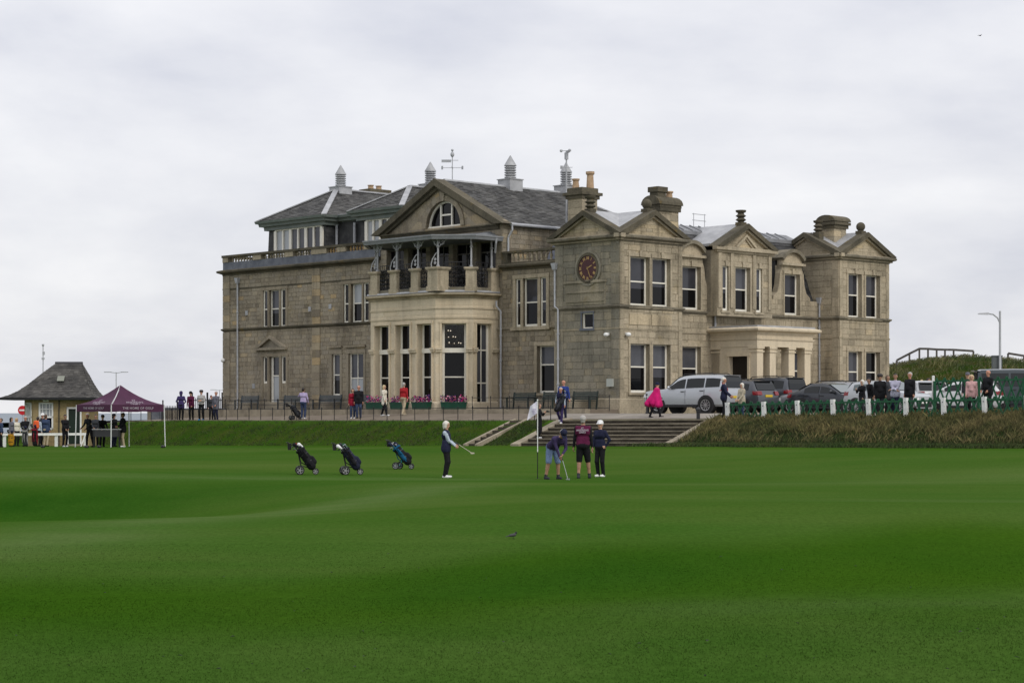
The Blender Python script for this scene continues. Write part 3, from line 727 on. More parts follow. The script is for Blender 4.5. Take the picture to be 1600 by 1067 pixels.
for o in (d1, d2):
    ac = (o[0] + o[1]) / 2; hw = .95
    wall(RC, ac - hw, ac + hw, ZW, 8.42, [o], 'tower', .34, .7)
    surround(RC, o, .12, .06, key=True); window(RC, o, (.48,), gl=[GLASS, GLASS_B])
    # segmental pediment
    rr = 1.35; zc_ = 8.62 + .75 - rr; h_ = hw + .12
    def arc(hw_, r_, z_): 
        t0 = math.asin(min(1, hw_ / r_)); return [(ac + r_ * math.sin(-t0 + 2 * t0 * i / 12), z_ + r_ * math.cos(-t0 + 2 * t0 * i / 12)) for i in range(13)]
    t_ = arc(h_, rr, zc_)
    mb = MB(); mb.ti = .75; ppoly(mb, RC, [(ac - hw, 8.42)] + arc(hw, rr - .1, zc_) + [(ac + hw, 8.42)], -.3, 0); mb.build('tympanum', ST_TOWER, CH)
    mb = MB(); outer = t_; inner = arc(h_ - .14, rr - .2, zc_)
    for i in range(12): ppoly(mb, RC, [outer[i], outer[i + 1], inner[i + 1], inner[i]], -1.0, .22)
    mb.build('arched_hood', ST_SOOT, CH)
    mb = MB(); pbox(mb, RC, ac - h_, ac + h_, 8.42, 8.56, -.05, .2); mb.build('cornice', ST_TOWER, CH)
    mb = MB()      # dormer cheeks and roof
    pts = [(ac - hw + .02, ZW)] + arc(hw - .02, rr - .05, zc_) + [(ac + hw - .02, ZW)]
    ppoly(mb, RC, pts, -2.3, -.46); mb.build('dormer_roof', SLATE_D, CH)
    # scrolled consoles at the sides
    for sgn in (-1, 1):
        P = [(ac + sgn * hw, ZW), (ac + sgn * (hw + .75), ZW), (ac + sgn * (hw + .70), ZW + .2), (ac + sgn * (hw + .38), ZW + .42), (ac + sgn * (hw + .2), ZW + .9), (ac + sgn * (hw + .12), ZW + 1.5), (ac + sgn * hw, ZW + 1.75)]
        mb = MB(); mb.ti = .6; ppoly(mb, RC, P, -.35, .02); mb.build('scroll_console', ST_TOWER, CH)
# mansard slope between the towers and its lead top
man = MB(); man_s = MB()
def slates(mb, e0, e1, t0, t1, row=.25, wid=.32, lift=.035, lo=0.0, hi=1.0):
    e0, e1, t0, t1 = map(Vector, (e0, e1, t0, t1)); n = max(1, round(((e0 + e1) / 2 - (t0 + t1) / 2).length / row))
    nm = (e1 - e0).cross((t0 + t1) / 2 - (e0 + e1) / 2).normalized()
    if nm.z < 0: nm = -nm
    for k in range(n):
        A0 = e0.lerp(t0, k / n); B0 = e1.lerp(t1, k / n); A1 = e0.lerp(t0, min(1, (k + 1.08) / n)); B1 = e1.lerp(t1, min(1, (k + 1.08) / n))
        Lr = (B0 - A0).length; c = max(1, round(Lr / wid)); off = .5 if k % 2 else 0
        xs = [0] + [(i + off) / c for i in range(1 if not off else 0, c) if 0 < (i + off) / c < 1] + [1]
        for i in range(len(xs) - 1):
            p0 = A0.lerp(B0, xs[i]); p1 = A0.lerp(B0, xs[i + 1]); p2 = A1.lerp(B1, xs[i + 1]); p3 = A1.lerp(B1, xs[i])
            l_ = lift * random.uniform(.6, 1.5); mb.ti = min(1, max(0, random.gauss(.5, .25)))
            u_ = nm * l_; d_ = nm * .008
            mb.add([p0 + u_, p1 + u_, p2 + d_, p3 + d_, p0, p1], [(0, 1, 2, 3), (4, 5, 1, 0)])
M0 = [(TV - .3, UC + .35, ZW), (F0 + .3, UC + .35, ZW), (F0 + .3, UC + 1.75, 9.95), (TV - .3, UC + 1.75, 9.95)]
man.add(M0, [(0, 1, 2, 3)]); man.build('mansard_roof', SLATE_D, CH)
slates(man_s, M0[0], M0[1], M0[3], M0[2], .26, .34); man_s.build('slates', SLATE_D, CH, kind='stuff', recalc=False)
mb = MB(); mb.hexa([(TV - .3, UC + 1.68, 9.9), (F0 + .3, UC + 1.68, 9.9), (F0 + .3, UC + 2.6, 10.25), (TV - .3, UC + 2.6, 10.25), (TV - .3, UC + 1.68, 10.1), (F0 + .3, UC + 1.68, 10.1), (F0 + .3, UC + 2.6, 10.5), (TV - .3, UC + 2.6, 10.5)])
for i in range(18):
    v_ = TV + i * (F0 - TV) / 18; mb.bar((v_, UC + 1.7, 10.13), (v_, UC + 2.6, 10.53), .06, .06)
mb.build('lead_roof', LEAD2, CH)
mb = MB(); mb.box(TV - .3, F0 + .3, UC + 2.6, 9, ZB, 10.3); mb.build('rear_range', ST_WING, CH)
mb = MB()
for a in (vR(1086, 4), vR(1103, 4)): mb.tube([(a, 4.1, 10.4), (a, 4.1, 11.25)], .02)
a, b = vR(1084, 4), vR(1105, 4)
for zz in (11.2, 10.85): mb.tube([(a, 4.1, zz), (b, 4.1, zz)], .02)
mb.build('roof_ladder_hoop', IRON_G, CH)

# ---- centre gable
RG = PRn(UGB)
ga, gb = vR(1120.5, UGB), vR(1204.5, UGB); gc = (ga + gb) / 2; zg0 = 5.5
n1 = opR(1128, 1137.5, 417, 486, UGB); n2 = opR(1148, 1171.5, 418, 487, UGB); n3 = opR(1180.5, 1190, 419, 488, UGB)
n1, n3 = fz(n1, n2[2], n2[3]), fz(n3, n2[2], n2[3]); ZG = zP(390, ga, UGB)
wall(RG, ga, gb, zg0, ZG, [n1, n2, n3], 'tower', .34, .7)
for o in (n1, n2, n3): surround(RG, o, .1, .05, key=True); window(RG, o, (.5,), gl=[GLASS, GLASS_B], setb=.22 if o is n2 else .07)
mb = MB(); mb.box(ga, ga + .3, UGB + .46, UC + 2.0, zg0, ZG); mb.box(gb - .3, gb, UGB + .46, UC + 2.0, zg0, ZG); mb.build('gable_cheek', ST_WING, CH)
mb = MB(); mb.box(ga - .05, gb + .05, UGB - .05, UC + .3, zg0 - .2, zg0); mb.build('corbel_course', ST_TOWER, CH)
for a in (ga + .02, n1[1] + .13, n2[1] + .2, gb - .3):
    mb = MB(); mb.ti = .55; pbox(mb, RG, a, a + .27, zg0 + .25, ZG - .15, 0, .09); mb.build('pilaster', ST_TOWER, CH)
def pediment(pl, ac, half, z0, za, t=.28, proj=.34, back=-.4, mat=ST_DARK, tymp=True, style=ST_TOWER, base=True):
    k = (za - t - z0) / (za - z0); ih = half * k
    for sgn in (-1, 1):
        mb = MB(); ppoly(mb, pl, [(ac + sgn * half, z0), (ac, za), (ac, za - t), (ac + sgn * ih, z0)], back, proj)
        ppoly(mb, pl, [(ac + sgn * ih, z0 + .0), (ac, za - t), (ac, za - t - .12), (ac + sgn * (ih - .2), z0)], back + .02, proj * .55, 1)
        mb.build('raking_cornice', [mat, style], CH)
    if tymp:
        mb = MB(); n = 5
        for r_ in range(n):
            f0, f1 = r_ / n, (r_ + 1) / n; h0, h1 = (ih - .1) * (1 - f0), (ih - .1) * (1 - f1); zz0, zz1 = z0 + (za - t - .1 - z0) * f0, z0 + (za - t - .1 - z0) * f1
            cuts = [-9] + sorted(random.uniform(-.75, .75) * h0 for _ in range(max(0, 3 - r_))) + [9]
            cl = lambda x, h: max(-h, min(h, x))
            for c in range(len(cuts) - 1):
                mb.ti = random.uniform(.4, 1); g_ = .008
                ppoly(mb, pl, [(ac + cl(cuts[c] + g_, h0), zz0 + g_), (ac + cl(cuts[c + 1] - g_, h0), zz0 + g_), (ac + cl(cuts[c + 1] - g_, h1 + .001), zz1), (ac + cl(cuts[c] + g_, h1 + .001), zz1)], -.12, .03)
        mb.build('tympanum', style, CH)
    if base:
        mb = MB(); pbox(mb, pl, ac - half, ac + half, z0 - .2, z0, -.05, proj * .8); pbox(mb, pl, ac - half + .15, ac + half - .15, z0 - .32, z0 - .2, -.05, proj * .4); mb.ti = .4
        mb.build('cornice', style, CH)
za_g = zP(350, gc, UGB)
pediment(RG, gc, (gb - ga) / 2 + .32, ZG + .2, za_g)
pediment(RG, gc, .95, ZG + .22, ZG + .95, t=.14, proj=.2, back=-.02, mat=ST_TOWER, tymp=False, base=False)
def gable_roof(pl, ac, half, z0, za, depth, mat, name='roof', lift=.03, front=.2):
    mb = MB(); mb.prism([pl.p(ac - half, z0 + lift, front), pl.p(ac, za + lift, front), pl.p(ac + half, z0 + lift, front), pl.p(ac + half, z0 - .1, front), pl.p(ac - half, z0 - .1, front)], (-pl.n[0] * depth, -pl.n[1] * depth, 0))
    return mb.build(name, mat, CH)
gable_roof(RG, gc, (gb - ga) / 2 + .1, ZG + .32, za_g, 2.9, LEAD, front=-.38)

# ---- tower roofs (cross gables) and pediments
ZP_ = ZC + .22; ZA = zP(329, 0, TU / 2)
pediment(LT, TU / 2, TU / 2 + .38, ZP_, ZA); pediment(RT, TV / 2, TV / 2 + .38, ZP_, ZA)
gable_roof(LT, TU / 2, TU / 2 - .02, ZP_ + .1, ZA, TV - .5, LEAD, front=-.38); gable_roof(RT, TV / 2, TV / 2 - .02, ZP_ + .1, ZA, TU - .5, LEAD, front=-.38)
mb = MB(); mb.box(.02, TV, .46, TU, ZC - .5, ZC + .2); mb.box(TV - .4, TV, .46, UC + 2.5, ZB, ZC); mb.box(.46, VW + 1, TU - .4, TU, ZB, ZC); mb.build('tower_core', ST_TOWER, CH)
LF = PLn(F0); RF = PRn(0); FV = (F0 + F1) / 2; FW = (F1 - F0)
q1 = opR(1324.5, 1345.5, 425.5, 493, 0); q2 = opR(1352, 1374, 427, 494, 0); q3 = opR(1324.5, 1345.5, 547.5, 614, 0); q4 = opR(1352, 1374, 548, 614, 0)
q1, q2 = fz(q1, zu0, zu1), fz(q2, zu0, zu1); q3, q4 = fz(q3, zl0, zl1), fz(q4, zl0, zl1)
wall(RF, F0, F1, ZB, ZC, [q1, q2, q3, q4], 'tower', .34, .75)
for o in (q1, q2): surround(RF, o, .13, .06, key=True); window(RF, o, (.52,), gl=[GLASS, GLASS_B])
for o in (q3, q4): surround(RF, o, .13, .06); window(RF, o, (.53,), gl=[GLASS, GLASS_B])
wall(LF, 0.0, TU, ZB, ZC, [], 'tower', .34, .75)
for pl, a0, a1 in ((RF, F0, F0 + .3), (RF, F1 - .3, F1), (LF, .0, .45)):
    for z0, z1 in ((ZPL, ZS - .1), (ZS + .16, ZC - .18)):
        n = round((z1 - z0) / .5)
        for i in range(n):
            mb = MB(); mb.ti = random.uniform(.2, .8); pbox(mb, pl, a0 + .004, a1 - .004, z0 + (z1 - z0) * i / n + .008, z0 + (z1 - z0) * (i + 1) / n - .008, 0, .05); mb.build('quoin', ST_TOWER, CH)
pediment(RF, FV, FW / 2 + .38, ZP_, ZA); pediment(LF, TU / 2, TU / 2 + .38, ZP_, ZA)
gable_roof(RF, FV, FW / 2 - .02, ZP_ + .1, ZA, TU - .5, LEAD, front=-.38); gable_roof(LF, TU / 2, TU / 2 - .02, ZP_ + .1, ZA, FW - .5, LEAD, front=-.38)
mb = MB(); mb.box(F0 + .46, F1 - .01, .46, TU, ZB, ZC + .2); mb.build('tower_core', ST_TOWER, CH)
# long string courses and cornices
PATH_R = [(F1, TU), (F1, 0), (F0, 0), (F0, UC), (TV, UC), (TV, 0), (0, 0), (0, TU), (VW, TU)]
cornice('string_course', PATH_R, ZS, STR, ST_SOOT)
cornice('string_course', PATH_R, 4.35, THIN, ST_TOWER)
cornice('cornice', [(TV, UC), (TV, 0), (0, 0), (0, TU), (VW, TU)], ZC, CORN, ST_SOOT)
cornice('cornice', [(F1, TU), (F1, 0), (F0, 0), (F0, TU)], ZC, CORN, ST_SOOT)
cornice('plinth_course', PATH_R, .75, [(-.1, -1.2), (.09, -1.2), (.09, -.06), (.05, 0), (-.1, 0)], ST_TOWER)

# ---- porch
PLf = PRn(PU); PLl = PLn(PV0); zE0 = zP(541, PV0, PU); zE1 = zP(517, PV0, PU)
mb = MB(); mb.ti = .6
mb.box(PV0, PV1, PU, UC, zE0, zE1); mb.build('entablature', ST_BAY, CH)
cornice('porch_band', [(PV1, UC), (PV1, PU), (PV0, PU), (PV0, UC)], zE0 + .42, THIN, ST_BAY)
cornice('porch_cornice', [(PV1, UC), (PV1, PU), (PV0, PU), (PV0, UC)], zE1, CORN, ST_BAY)
mb = MB(); mb.box(PV0 - .1, PV1 + .1, PU - .1, UC, zE1 + .2, zE1 + .32); mb.build('porch_roof', LEAD, CH)
fl = MB(); fl.box(PV0 - .2, PV1 + .2, PU - .2, UC, ZB, .1); fl.build('porch_floor', KERB, CH)
def pier(v0, v1, u0, u1, z0, z1):
    mb = MB(); mb.ti = .7; mb.box(v0, v1, u0, u1, z0, z1 - .3); mb.ti = .5
    mb.box(v0 - .05, v1 + .05, u0 - .05, u1 + .05, z1 - .3, z1 - .22); mb.box(v0, v1, u0, u1, z1 - .22, z1 - .12); mb.box(v0 - .06, v1 + .06, u0 - .06, u1 + .06, z1 - .12, z1); mb.box(v0 - .06, v1 + .06, u0 - .06, u1 + .06, z0, z0 + .3)
    return mb.build('pier', ST_BAY, CH)
pw = .52
for px in (1183, 1203, 1232.5, 1257.5):
    v_ = vR(px, PU); pier(v_ + .03, v_ + .03 + pw, PU + .03, PU + .03 + pw, .1, zE0)
pier(PV0 + .03, PV0 + pw, UC - .65, UC - .05, .1, zE0)
db = uL(1168, PV0); da = uL(1139.7, PV0)   # doorway in the left side of the porch
d_lo, d_hi = min(da, db), max(da, db)
mb = MB(); mb.ti = .6
pbox(mb, PLl, PU + .55, d_lo - .14, .1, zE0, -.35, -.03); pbox(mb, PLl, d_hi + .14, UC, .1, zE0, -.35, -.03); pbox(mb, PLl, d_lo - .14, d_hi + .14, 3.2, zE0, -.35, -.03); mb.build('porch_side_wall', ST_BAY, CH)
mb = MB(); mb.ti = .8
pbox(mb, PLl, d_lo - .14, d_lo, .1, 3.2, -.3, .03); pbox(mb, PLl, d_hi, d_hi + .14, .1, 3.2, -.3, .03); pbox(mb, PLl, d_lo - .2, d_hi + .2, 3.06, 3.25, -.3, .06); mb.build('door_surround', ST_BAY, CH)
mb = MB(); pbox(mb, PLl, d_lo, d_hi, .1, 3.06, -.33, -.28); mb.build('door', pmat('dark_door', (.012, .008, .006), rough=.4), CH)

# ---- recessed bay between tower and gable
LW = PLn(VW)
t1 = opL(806.5, 814.5, 434.6, 510, VW); t2 = opL(818, 841, 434.6, 510, VW); t3 = opL(845, 854.5, 434.6, 510, VW)
t1, t3 = fz(t1, t2[2], t2[3]), fz(t3, t2[2], t2[3]); t4 = opL(839.5, 867, 540, 614, VW)
ZR = zP(413, VW, 9)
wall(LW, TU, UG0, ZB, ZR, [t1, t2, t3, t4], 'wing', .27, .52)
for o in (t1, t2, t3): window(LW, o, (.5,), gl=[GLASS, GLASS_B], setb=.12 if o is t2 else .03)
mb = MB(); mb.ti = .55
x0, x1 = t3[0] - .22, t1[1] + .22
for a, b in ((x0, t3[0]), (t3[1], t2[0]), (t2[1], t1[0]), (t1[1], x1)): pbox(mb, LW, a, b, t2[2], t2[3], -.15, .07)
pbox(mb, LW, x0 - .03, x1 + .03, t2[3], t2[3] + .22, -.15, .09); pbox(mb, LW, x0 - .12, x1 + .12, t2[2] - .2, t2[2], -.2, .16); mb.build('window_surround', ST_TOWER, CH)
window(LW, t4, (.6,), gl=[GLASS, GLASS_B]); surround(LW, t4, .2, .05)
cornice('cornice', [(VW, TU), (VW, UG0)], ZR - .1, CORN, ST_DARK)
def baluster_mesh():
    return MB().lathe((0, 0, 0), [(.075, 0), (.075, .05), (.045, .07), (.06, .13), (.085, .20), (.075, .28), (.042, .38), (.038, .43), (.055, .46), (.075, .47), (.075, .5)], 10).mesh('baluster', ST_TOWER, 35)
def baluster_mesh2():
    return MB().lathe((0, 0, 0), [(.075, 0), (.075, .05), (.045, .07), (.06, .13), (.085, .20), (.075, .28), (.042, .38), (.038, .43), (.055, .46), (.075, .47), (.075, .5)], 10).mesh('baluster', OCHRE, 35)
BAL = baluster_mesh(); BALO = baluster_mesh2()
zr0 = zP(407.5, VW, 9); zr1 = zP(389.5, VW, 9); hb = zr1 - .12 - zr0
mb = MB(); mb.box(VW - .12, VW + .2, TU, UG0 - .05, ZR + .1, zr0); mb.box(VW - .17, VW + .22, TU, UG0 - .05, zr1 - .12, zr1); mb.box(VW - .13, VW + .18, UG0 - .55, UG0 - .06, zr0, zr1 - .12)
BR = mb.build('balustrade', ST_DARK, CH)
for i in range(17): link('baluster', BAL, BR, loc=(VW + .03, TU + .15 + i * (UG0 - .65 - TU) / 17, zr0), scale=(1, 1, hb / .5))
mb = MB(); mb.box(VW + .2, VW + 6, TU, UG0, ZR - .4, ZR - .05); mb.build('flat_roof', LEAD_B, CH)
mb = MB(); ms = MB()
Q = [(VW + 1.3, TU, ZR - .05), (VW + 1.3, UG0 - 1.9, ZR - .05), (VW + 2.4, UG0 - 2.3, 10.4), (VW + 2.4, TU, 10.4)]
mb.add(Q, [(0, 1, 2, 3)]); mb.add([Q[1], (VW + 8, UG0 - 1.9, ZR), (VW + 8, UG0 - 2.3, 10.4), Q[2]], [(0, 1, 2, 3)]); mb.add([Q[3], Q[2], (VW + 8, UG0 - 2.3, 10.4), (VW + 8, TU, 10.4)], [(0, 1, 2, 3)])
mb.build('mansard_roof', LEAD_B, CH)

# ---- gable block with the big pediment, balcony doors
ZGE = zP(349, VW - .4, UG0); ZGA = zP(279, VW - .4, UM)
LG = PLn(VW)
do = [(UM + k - .8, UM + k + .8, 7.1, 9.75) for k in (-4.0, -2.0, 0, 2.0, 4.0)]  # dark glazing spread across the wall stands in for the recess's shade
wall(LG, UG0, UG1, ZB, ZGE, do, 'wing', .27, .52)
for o in do: window(LG, o, (.34, .78), (.5,), gl=[GLASS, GLASS, GLASS], name='shade_glazed_door', setb=.3, fr=.05, fmat=pmat('dim_door_paint', (.10, .09, .075), rough=.5))
mb = MB(); mb.box(VW + .46, 17, UG0, UG0 + .5, ZB, ZGE); mb.box(VW + .46, 17, UG1 - .5, UG1, ZB, ZGE); mb.box(16.5, 17, UG0, UG1, ZB, ZGE); mb.build('side_wall', ST_WING, CH)
SW = PRn(UG0)     # side wall above the recess faces the car park side
class _: pass
for r_ in range(9):
    z0 = ZR + r_ * (ZGE - ZR) / 9; z1 = z0 + (ZGE - ZR) / 9; x = VW
    while x < VW + 8:
        nx = x + random.uniform(.35, .85); BLK.append((SW, x + .011, nx - .011, z0 + .011, z1 - .011, 'wing', min(1, max(0, random.gauss(.5, .25))), None)); x = nx
hg = (UG1 - UG0) / 2 + .45
lunr = 1.52; lz = zP(356, VW + .2, UM); lc = uL(697, VW + .2); lc = UM - .35
mb = MB()      # tympanum with the lunette opening, built of wedge strips round the arch
arcp = [(lc + lunr * math.cos(math.pi * i / 16), lz + lunr * math.sin(math.pi * i / 16)) for i in range(17)]
def rake(a): return ZGE + .15 + (ZGA - .45 - ZGE - .15) * (1 - abs(a - UM) / (hg - .25))
outer = []
for i in range(17):
    t = math.pi * i / 16; lo, hi = lunr, 8
    for _i in range(40):
        m_ = (lo + hi) / 2; a_, z_ = lc + m_ * math.cos(t), lz + m_ * math.sin(t)
        if z_ < rake(a_) : lo = m_
        else: hi = m_
    outer.append((lc + lo * math.cos(t), lz + lo * math.sin(t)))
for i in range(16):
    for k in range(3):
        f = lambda p, q, s: (p[0] + (q[0] - p[0]) * s, p[1] + (q[1] - p[1]) * s)
        mb.ti = random.random(); ppoly(mb, LG, [f(arcp[i], outer[i], k / 3), f(arcp[i], outer[i], (k + 1) / 3), f(arcp[i + 1], outer[i + 1], (k + 1) / 3), f(arcp[i + 1], outer[i + 1], k / 3)], -.3, random.uniform(-.01, .01))
for k in range(8):
    mb.ti = random.random(); a0_ = UM - hg + .5 + k * (2 * hg - 1) / 8; ppoly(mb, LG, [(a0_, ZGE), (a0_ + (2 * hg - 1) / 8, ZGE), (a0_ + (2 * hg - 1) / 8, lz), (a0_, lz)], -.3, .0)
mb.build('tympanum', ST_WING, CH)
mb = MB()
for i in range(16):
    a_, b_ = arcp[i], arcp[i + 1]; g = lambda p, r: (lc + (p[0] - lc) * r / lunr, lz + (p[1] - lz) * r / lunr)
    mb.ti = random.uniform(.1, .6); ppoly(mb, LG, [a_, g(a_, lunr + .32), g(b_, lunr + .32), b_], -.2, .07)
mb.ti = .5; ppoly(mb, LG, [(lc - .13, lz + lunr - .02), (lc + .13, lz + lunr - .02), (lc + .22, lz + lunr + .75), (lc - .22, lz + lunr + .75)], .0, .14); mb.build('window_arch', ST_WING, CH)
mb = MB(); n_ = 16
for i in range(n_):
    g = lambda p, r: (lc + (p[0] - lc) * r / lunr, lz + (p[1] - lz) * r / lunr); ppoly(mb, LG, [g(arcp[i], lunr), g(arcp[i + 1], lunr), g(arcp[i + 1], lunr - .1), g(arcp[i], lunr - .1)], -.3, -.2)
for a in (-.48, .48): pbox(mb, LG, lc + a - .05, lc + a + .05, lz, lz + math.sqrt(lunr ** 2 - .23) - .04, -.29, -.2)
pbox(mb, LG, lc - .48, lc + .48, lz + .68, lz + .78, -.29, -.21); pbox(mb, LG, lc - lunr, lc + lunr, lz - .02, lz + .1, -.3, -.12)
LUN = mb.build('window', WHITE, CH)
for a0_, a1_ in ((-lunr, -.5), (-.46, .46), (.5, lunr)):
    g_ = MB(); P = [(lc + a0_, lz)] + [(lc + a0_ + (a1_ - a0_) * i / 10, lz + math.sqrt(max(0, lunr ** 2 - (a0_ + (a1_ - a0_) * i / 10) ** 2))) for i in range(11)] + [(lc + a1_, lz)]
    ppoly(g_, LG, P, -.34, -.31); g_.build('pane', GLASS, LUN)
for sgn in (-1, 1):
    mb = MB()
    ppoly(mb, LG, [(UM + sgn * hg, ZGE), (UM, ZGA), (UM, ZGA - .42), (UM + sgn * (hg - .75), ZGE)], -.35, .45)
    ppoly(mb, LG, [(UM + sgn * (hg - .75), ZGE), (UM, ZGA - .42), (UM, ZGA - .62), (UM + sgn * (hg - 1.1), ZGE)], -.3, .22)
    mb.build('raking_cornice', ST_DARK, CH)
cornice('cornice', [(VW, UG0 + .2), (VW, UG1 - .2)], ZGE - .12, [(-.1, -.16), (.1, -.16), (.2, 0), (.34, .06), (.34, .12), (-.1, .12)], ST_DARK)
# main slate roof, ridge running back, hipped end
VB = 17.2; e_ = .12; VR0 = VW + .34; VRE = 12.9
mb = MB(); sl = MB()
A = (VR0, UG0 - .25, ZGE); Bq = (VB, UG0 - .25, ZGE); Cq = (VRE, UM, ZGA - .05); Dq = (VR0, UM, ZGA - .05)
mb.add([A, Bq, Cq, Dq], [(0, 1, 2, 3)]); A2 = (VR0, UG1 + .25, ZGE); B2 = (VB, UG1 + .25, ZGE); mb.add([A2, B2, Cq, Dq], [(0, 1, 2, 3)]); mb.add([Bq, B2, Cq], [(0, 1, 2)])
mb.build('main_roof', SLATE, CH)
slates(sl, A, Bq, Dq, Cq, .25, .31); slates(sl, A2, B2, Dq, Cq, .25, .31)
sl.build('slates', SLATE, CH, kind='stuff', recalc=False)
mb = MB(); mb.tube([Dq, Cq], .1, 8); mb.tube([Cq, Bq], .08, 8); mb.build('ridge_capping', LEAD, CH)
mb = MB(); mb.tube([(VR0, UG0 - .32, ZGE - .02), (VB, UG0 - .32, ZGE - .02)], .09, 8); mb.tube([(VR0 + .1, UG0 - .32, ZGE - .02), (VR0 + .1, UG0 - .35, ZGE - .35), (VR0 + .02, UG0 - .1, ZGE - .75), (VR0 + .02, UG0 - .1, zr1 - .4)], .06, 8); mb.build('gutter', IRON_G, CH)

# ---- canted bay window under the balcony
BV = -.6; BU0 = uL(680.5, BV); BU1 = uL(579.3, BV); bc = 1.47; BS = BU0 - bc
bz = lambda y: zP(y, BV, BU0)
ZBT, ZBC, ZBH, ZTR, ZSILL = bz(452.5), bz(463), bz(505), bz(547), bz(634)
PF1 = PLn(BV)
PF2 = Pl((BV, BU0), (1 / 2 ** .5, -1 / 2 ** .5), (-1 / 2 ** .5, -1 / 2 ** .5))    # faces the viewer
PF3 = Pl((BV + bc, BS), (1, 0), (0, -1))
PF0 = Pl((BV, BU1), (1 / 2 ** .5, 1 / 2 ** .5), (-1 / 2 ** .5, 1 / 2 ** .5))      # hidden far side
L2 = bc * 2 ** .5; L3 = VW - BV - bc
ops1 = [fz(opL(a, b, 505, 634, BV), ZSILL, ZBH) for a, b in ((586.3, 608.3), (618.7, 641), (652.5, 674.8))]
ops2 = [(.36, L2 - .36, ZSILL, ZBH)]; ops3 = [(.27, L3 - .55, .25, ZBH)]
wall(PF1, BU0, BU1, ZB, ZBC, ops1, 'bay', .45, 1.1, .45, gap=.006); wall(PF2, 0, L2, ZB, ZBC, ops2, 'bay', .45, 1.0, .45, gap=.006)
wall(PF3, 0, L3, ZB, ZBC, ops3, 'bay', .45, 1.0, .4, gap=.006); wall(PF0, 0, L2, ZB, ZBC, [(.36, L2 - .36, ZSILL, ZBH)], 'bay', .45, 1.0, .45, gap=.006)
tr = (ZTR - ZSILL) / (ZBH - ZSILL)
CLEAR = bpy.data.materials.new('clear_window_glass'); CLEAR.use_nodes = True
_t = CLEAR.node_tree; _t.nodes.remove(_t.nodes['Principled BSDF']); _tr = _t.nodes.new('ShaderNodeBsdfTransparent'); _gl = _t.nodes.new('ShaderNodeBsdfGlossy'); _gl.inputs['Roughness'].default_value = .03
_tr.inputs[0].default_value = (.8, .8, .8, 1); _mx = _t.nodes.new('ShaderNodeMixShader'); _mx.inputs[0].default_value = .02; _t.links.new(_tr.outputs[0], _mx.inputs[1]); _t.links.new(_gl.outputs[0], _mx.inputs[2]); _t.links.new(_mx.outputs[0], _t.nodes['Material Output'].inputs[0])
for pl, ops in ((PF1, ops1), (PF2, ops2), (PF0, [(.36, L2 - .36, ZSILL, ZBH)])):
    for o in ops:
        window(pl, o, (tr * .52, tr), setb=.36, fr=.13, bot=.1, gl=[GLASS, GLASS, CLEAR] if pl is PF2 else None, lining=pl is not PF2)
        mb = MB(); pbox(mb, pl, o[0], o[1], ZTR - .13, ZTR + .13, -.42, -.30); mb.build('transom', WHITE, CH)
window(PF3, ops3[0], (.3, tr * 1.02), (.5,), setb=.2, fr=.15, gl=[GLASS_B, GLASS_B, GLASS_B])
for pl, o in [(PF1, o) for o in ops1] + [(PF2, ops2[0]), (PF3, ops3[0])]:
    mb = MB(); mb.ti = .8
    for a0_, a1_ in ((o[0] - .12, o[0]), (o[1], o[1] + .12)): pbox(mb, pl, a0_, a1_, ZPL, ZBH, 0, .07); pbox(mb, pl, a0_ - .02, a1_ + .02, ZTR - .1, ZTR + .14, .07, .12)
    pbox(mb, pl, o[0] - .14, o[1] + .14, ZBH, ZBH + .14, 0, .09); mb.build('window_surround', ST_BAY, CH)
for pl, os_, L0, L1 in ((PF1, ops1, BU0, BU1), (PF2, ops2, 0, L2), (PF3, ops3, 0, L3)):
    ed = [L0] + [x for o in sorted(os_) for x in (o[0], o[1])] + [L1]
    for i in range(0, len(ed), 2):
        mb = MB(); mb.ti = .3; a0_, a1_ = ed[i] + .004, ed[i + 1] - .004
        pbox(mb, pl, a0_, a1_, ZTR - .10, ZTR + .02, 0, .14); pbox(mb, pl, a0_, a1_, ZTR + .02, ZTR + .14, 0, .19); mb.build('pier_capital', ST_BAY, CH)
BPATH = [(VW, BS), (BV + bc, BS), (BV, BU0), (BV, BU1), (BV + bc, BU1 + bc), (VW, BU1 + bc)]
cornice('bay_band', BPATH, ZBH + .85, THIN, ST_BAY); cornice('bay_band', BPATH, ZBH + .32, THIN, ST_BAY)
cornice('bay_plinth', BPATH, .62, [(-.1, -1.2), (.12, -1.2), (.12, -.06), (.07, 0), (-.1, 0)], ST_BAY)
cornice('bay_cornice', BPATH, ZBC, [(-.1, -.1), (.06, -.1), (.1, 0), (.3, .08), (.34, .1), (.34, .2), (-.1, .24)], ST_TOWER)
cornice('bay_blocking', BPATH, ZBC + .24, [(-.5, 0), (.24, 0), (.2, .10), (-.5, .12)], LEAD)
mb = MB(); mb.add([(p[0], p[1], ZBT - .05) for p in BPATH] + [(p[0], p[1], ZBT - .25) for p in BPATH], [tuple(range(6)), tuple(range(11, 5, -1))] + [(i, i + 1, i + 7, i + 6) for i in range(5)]); mb.build('balcony_floor', LEAD, CH)
IRON_W = pmat('pale_painted_iron', (.30, .305, .315), (.38, .385, .395), scale=4, rough=.5)
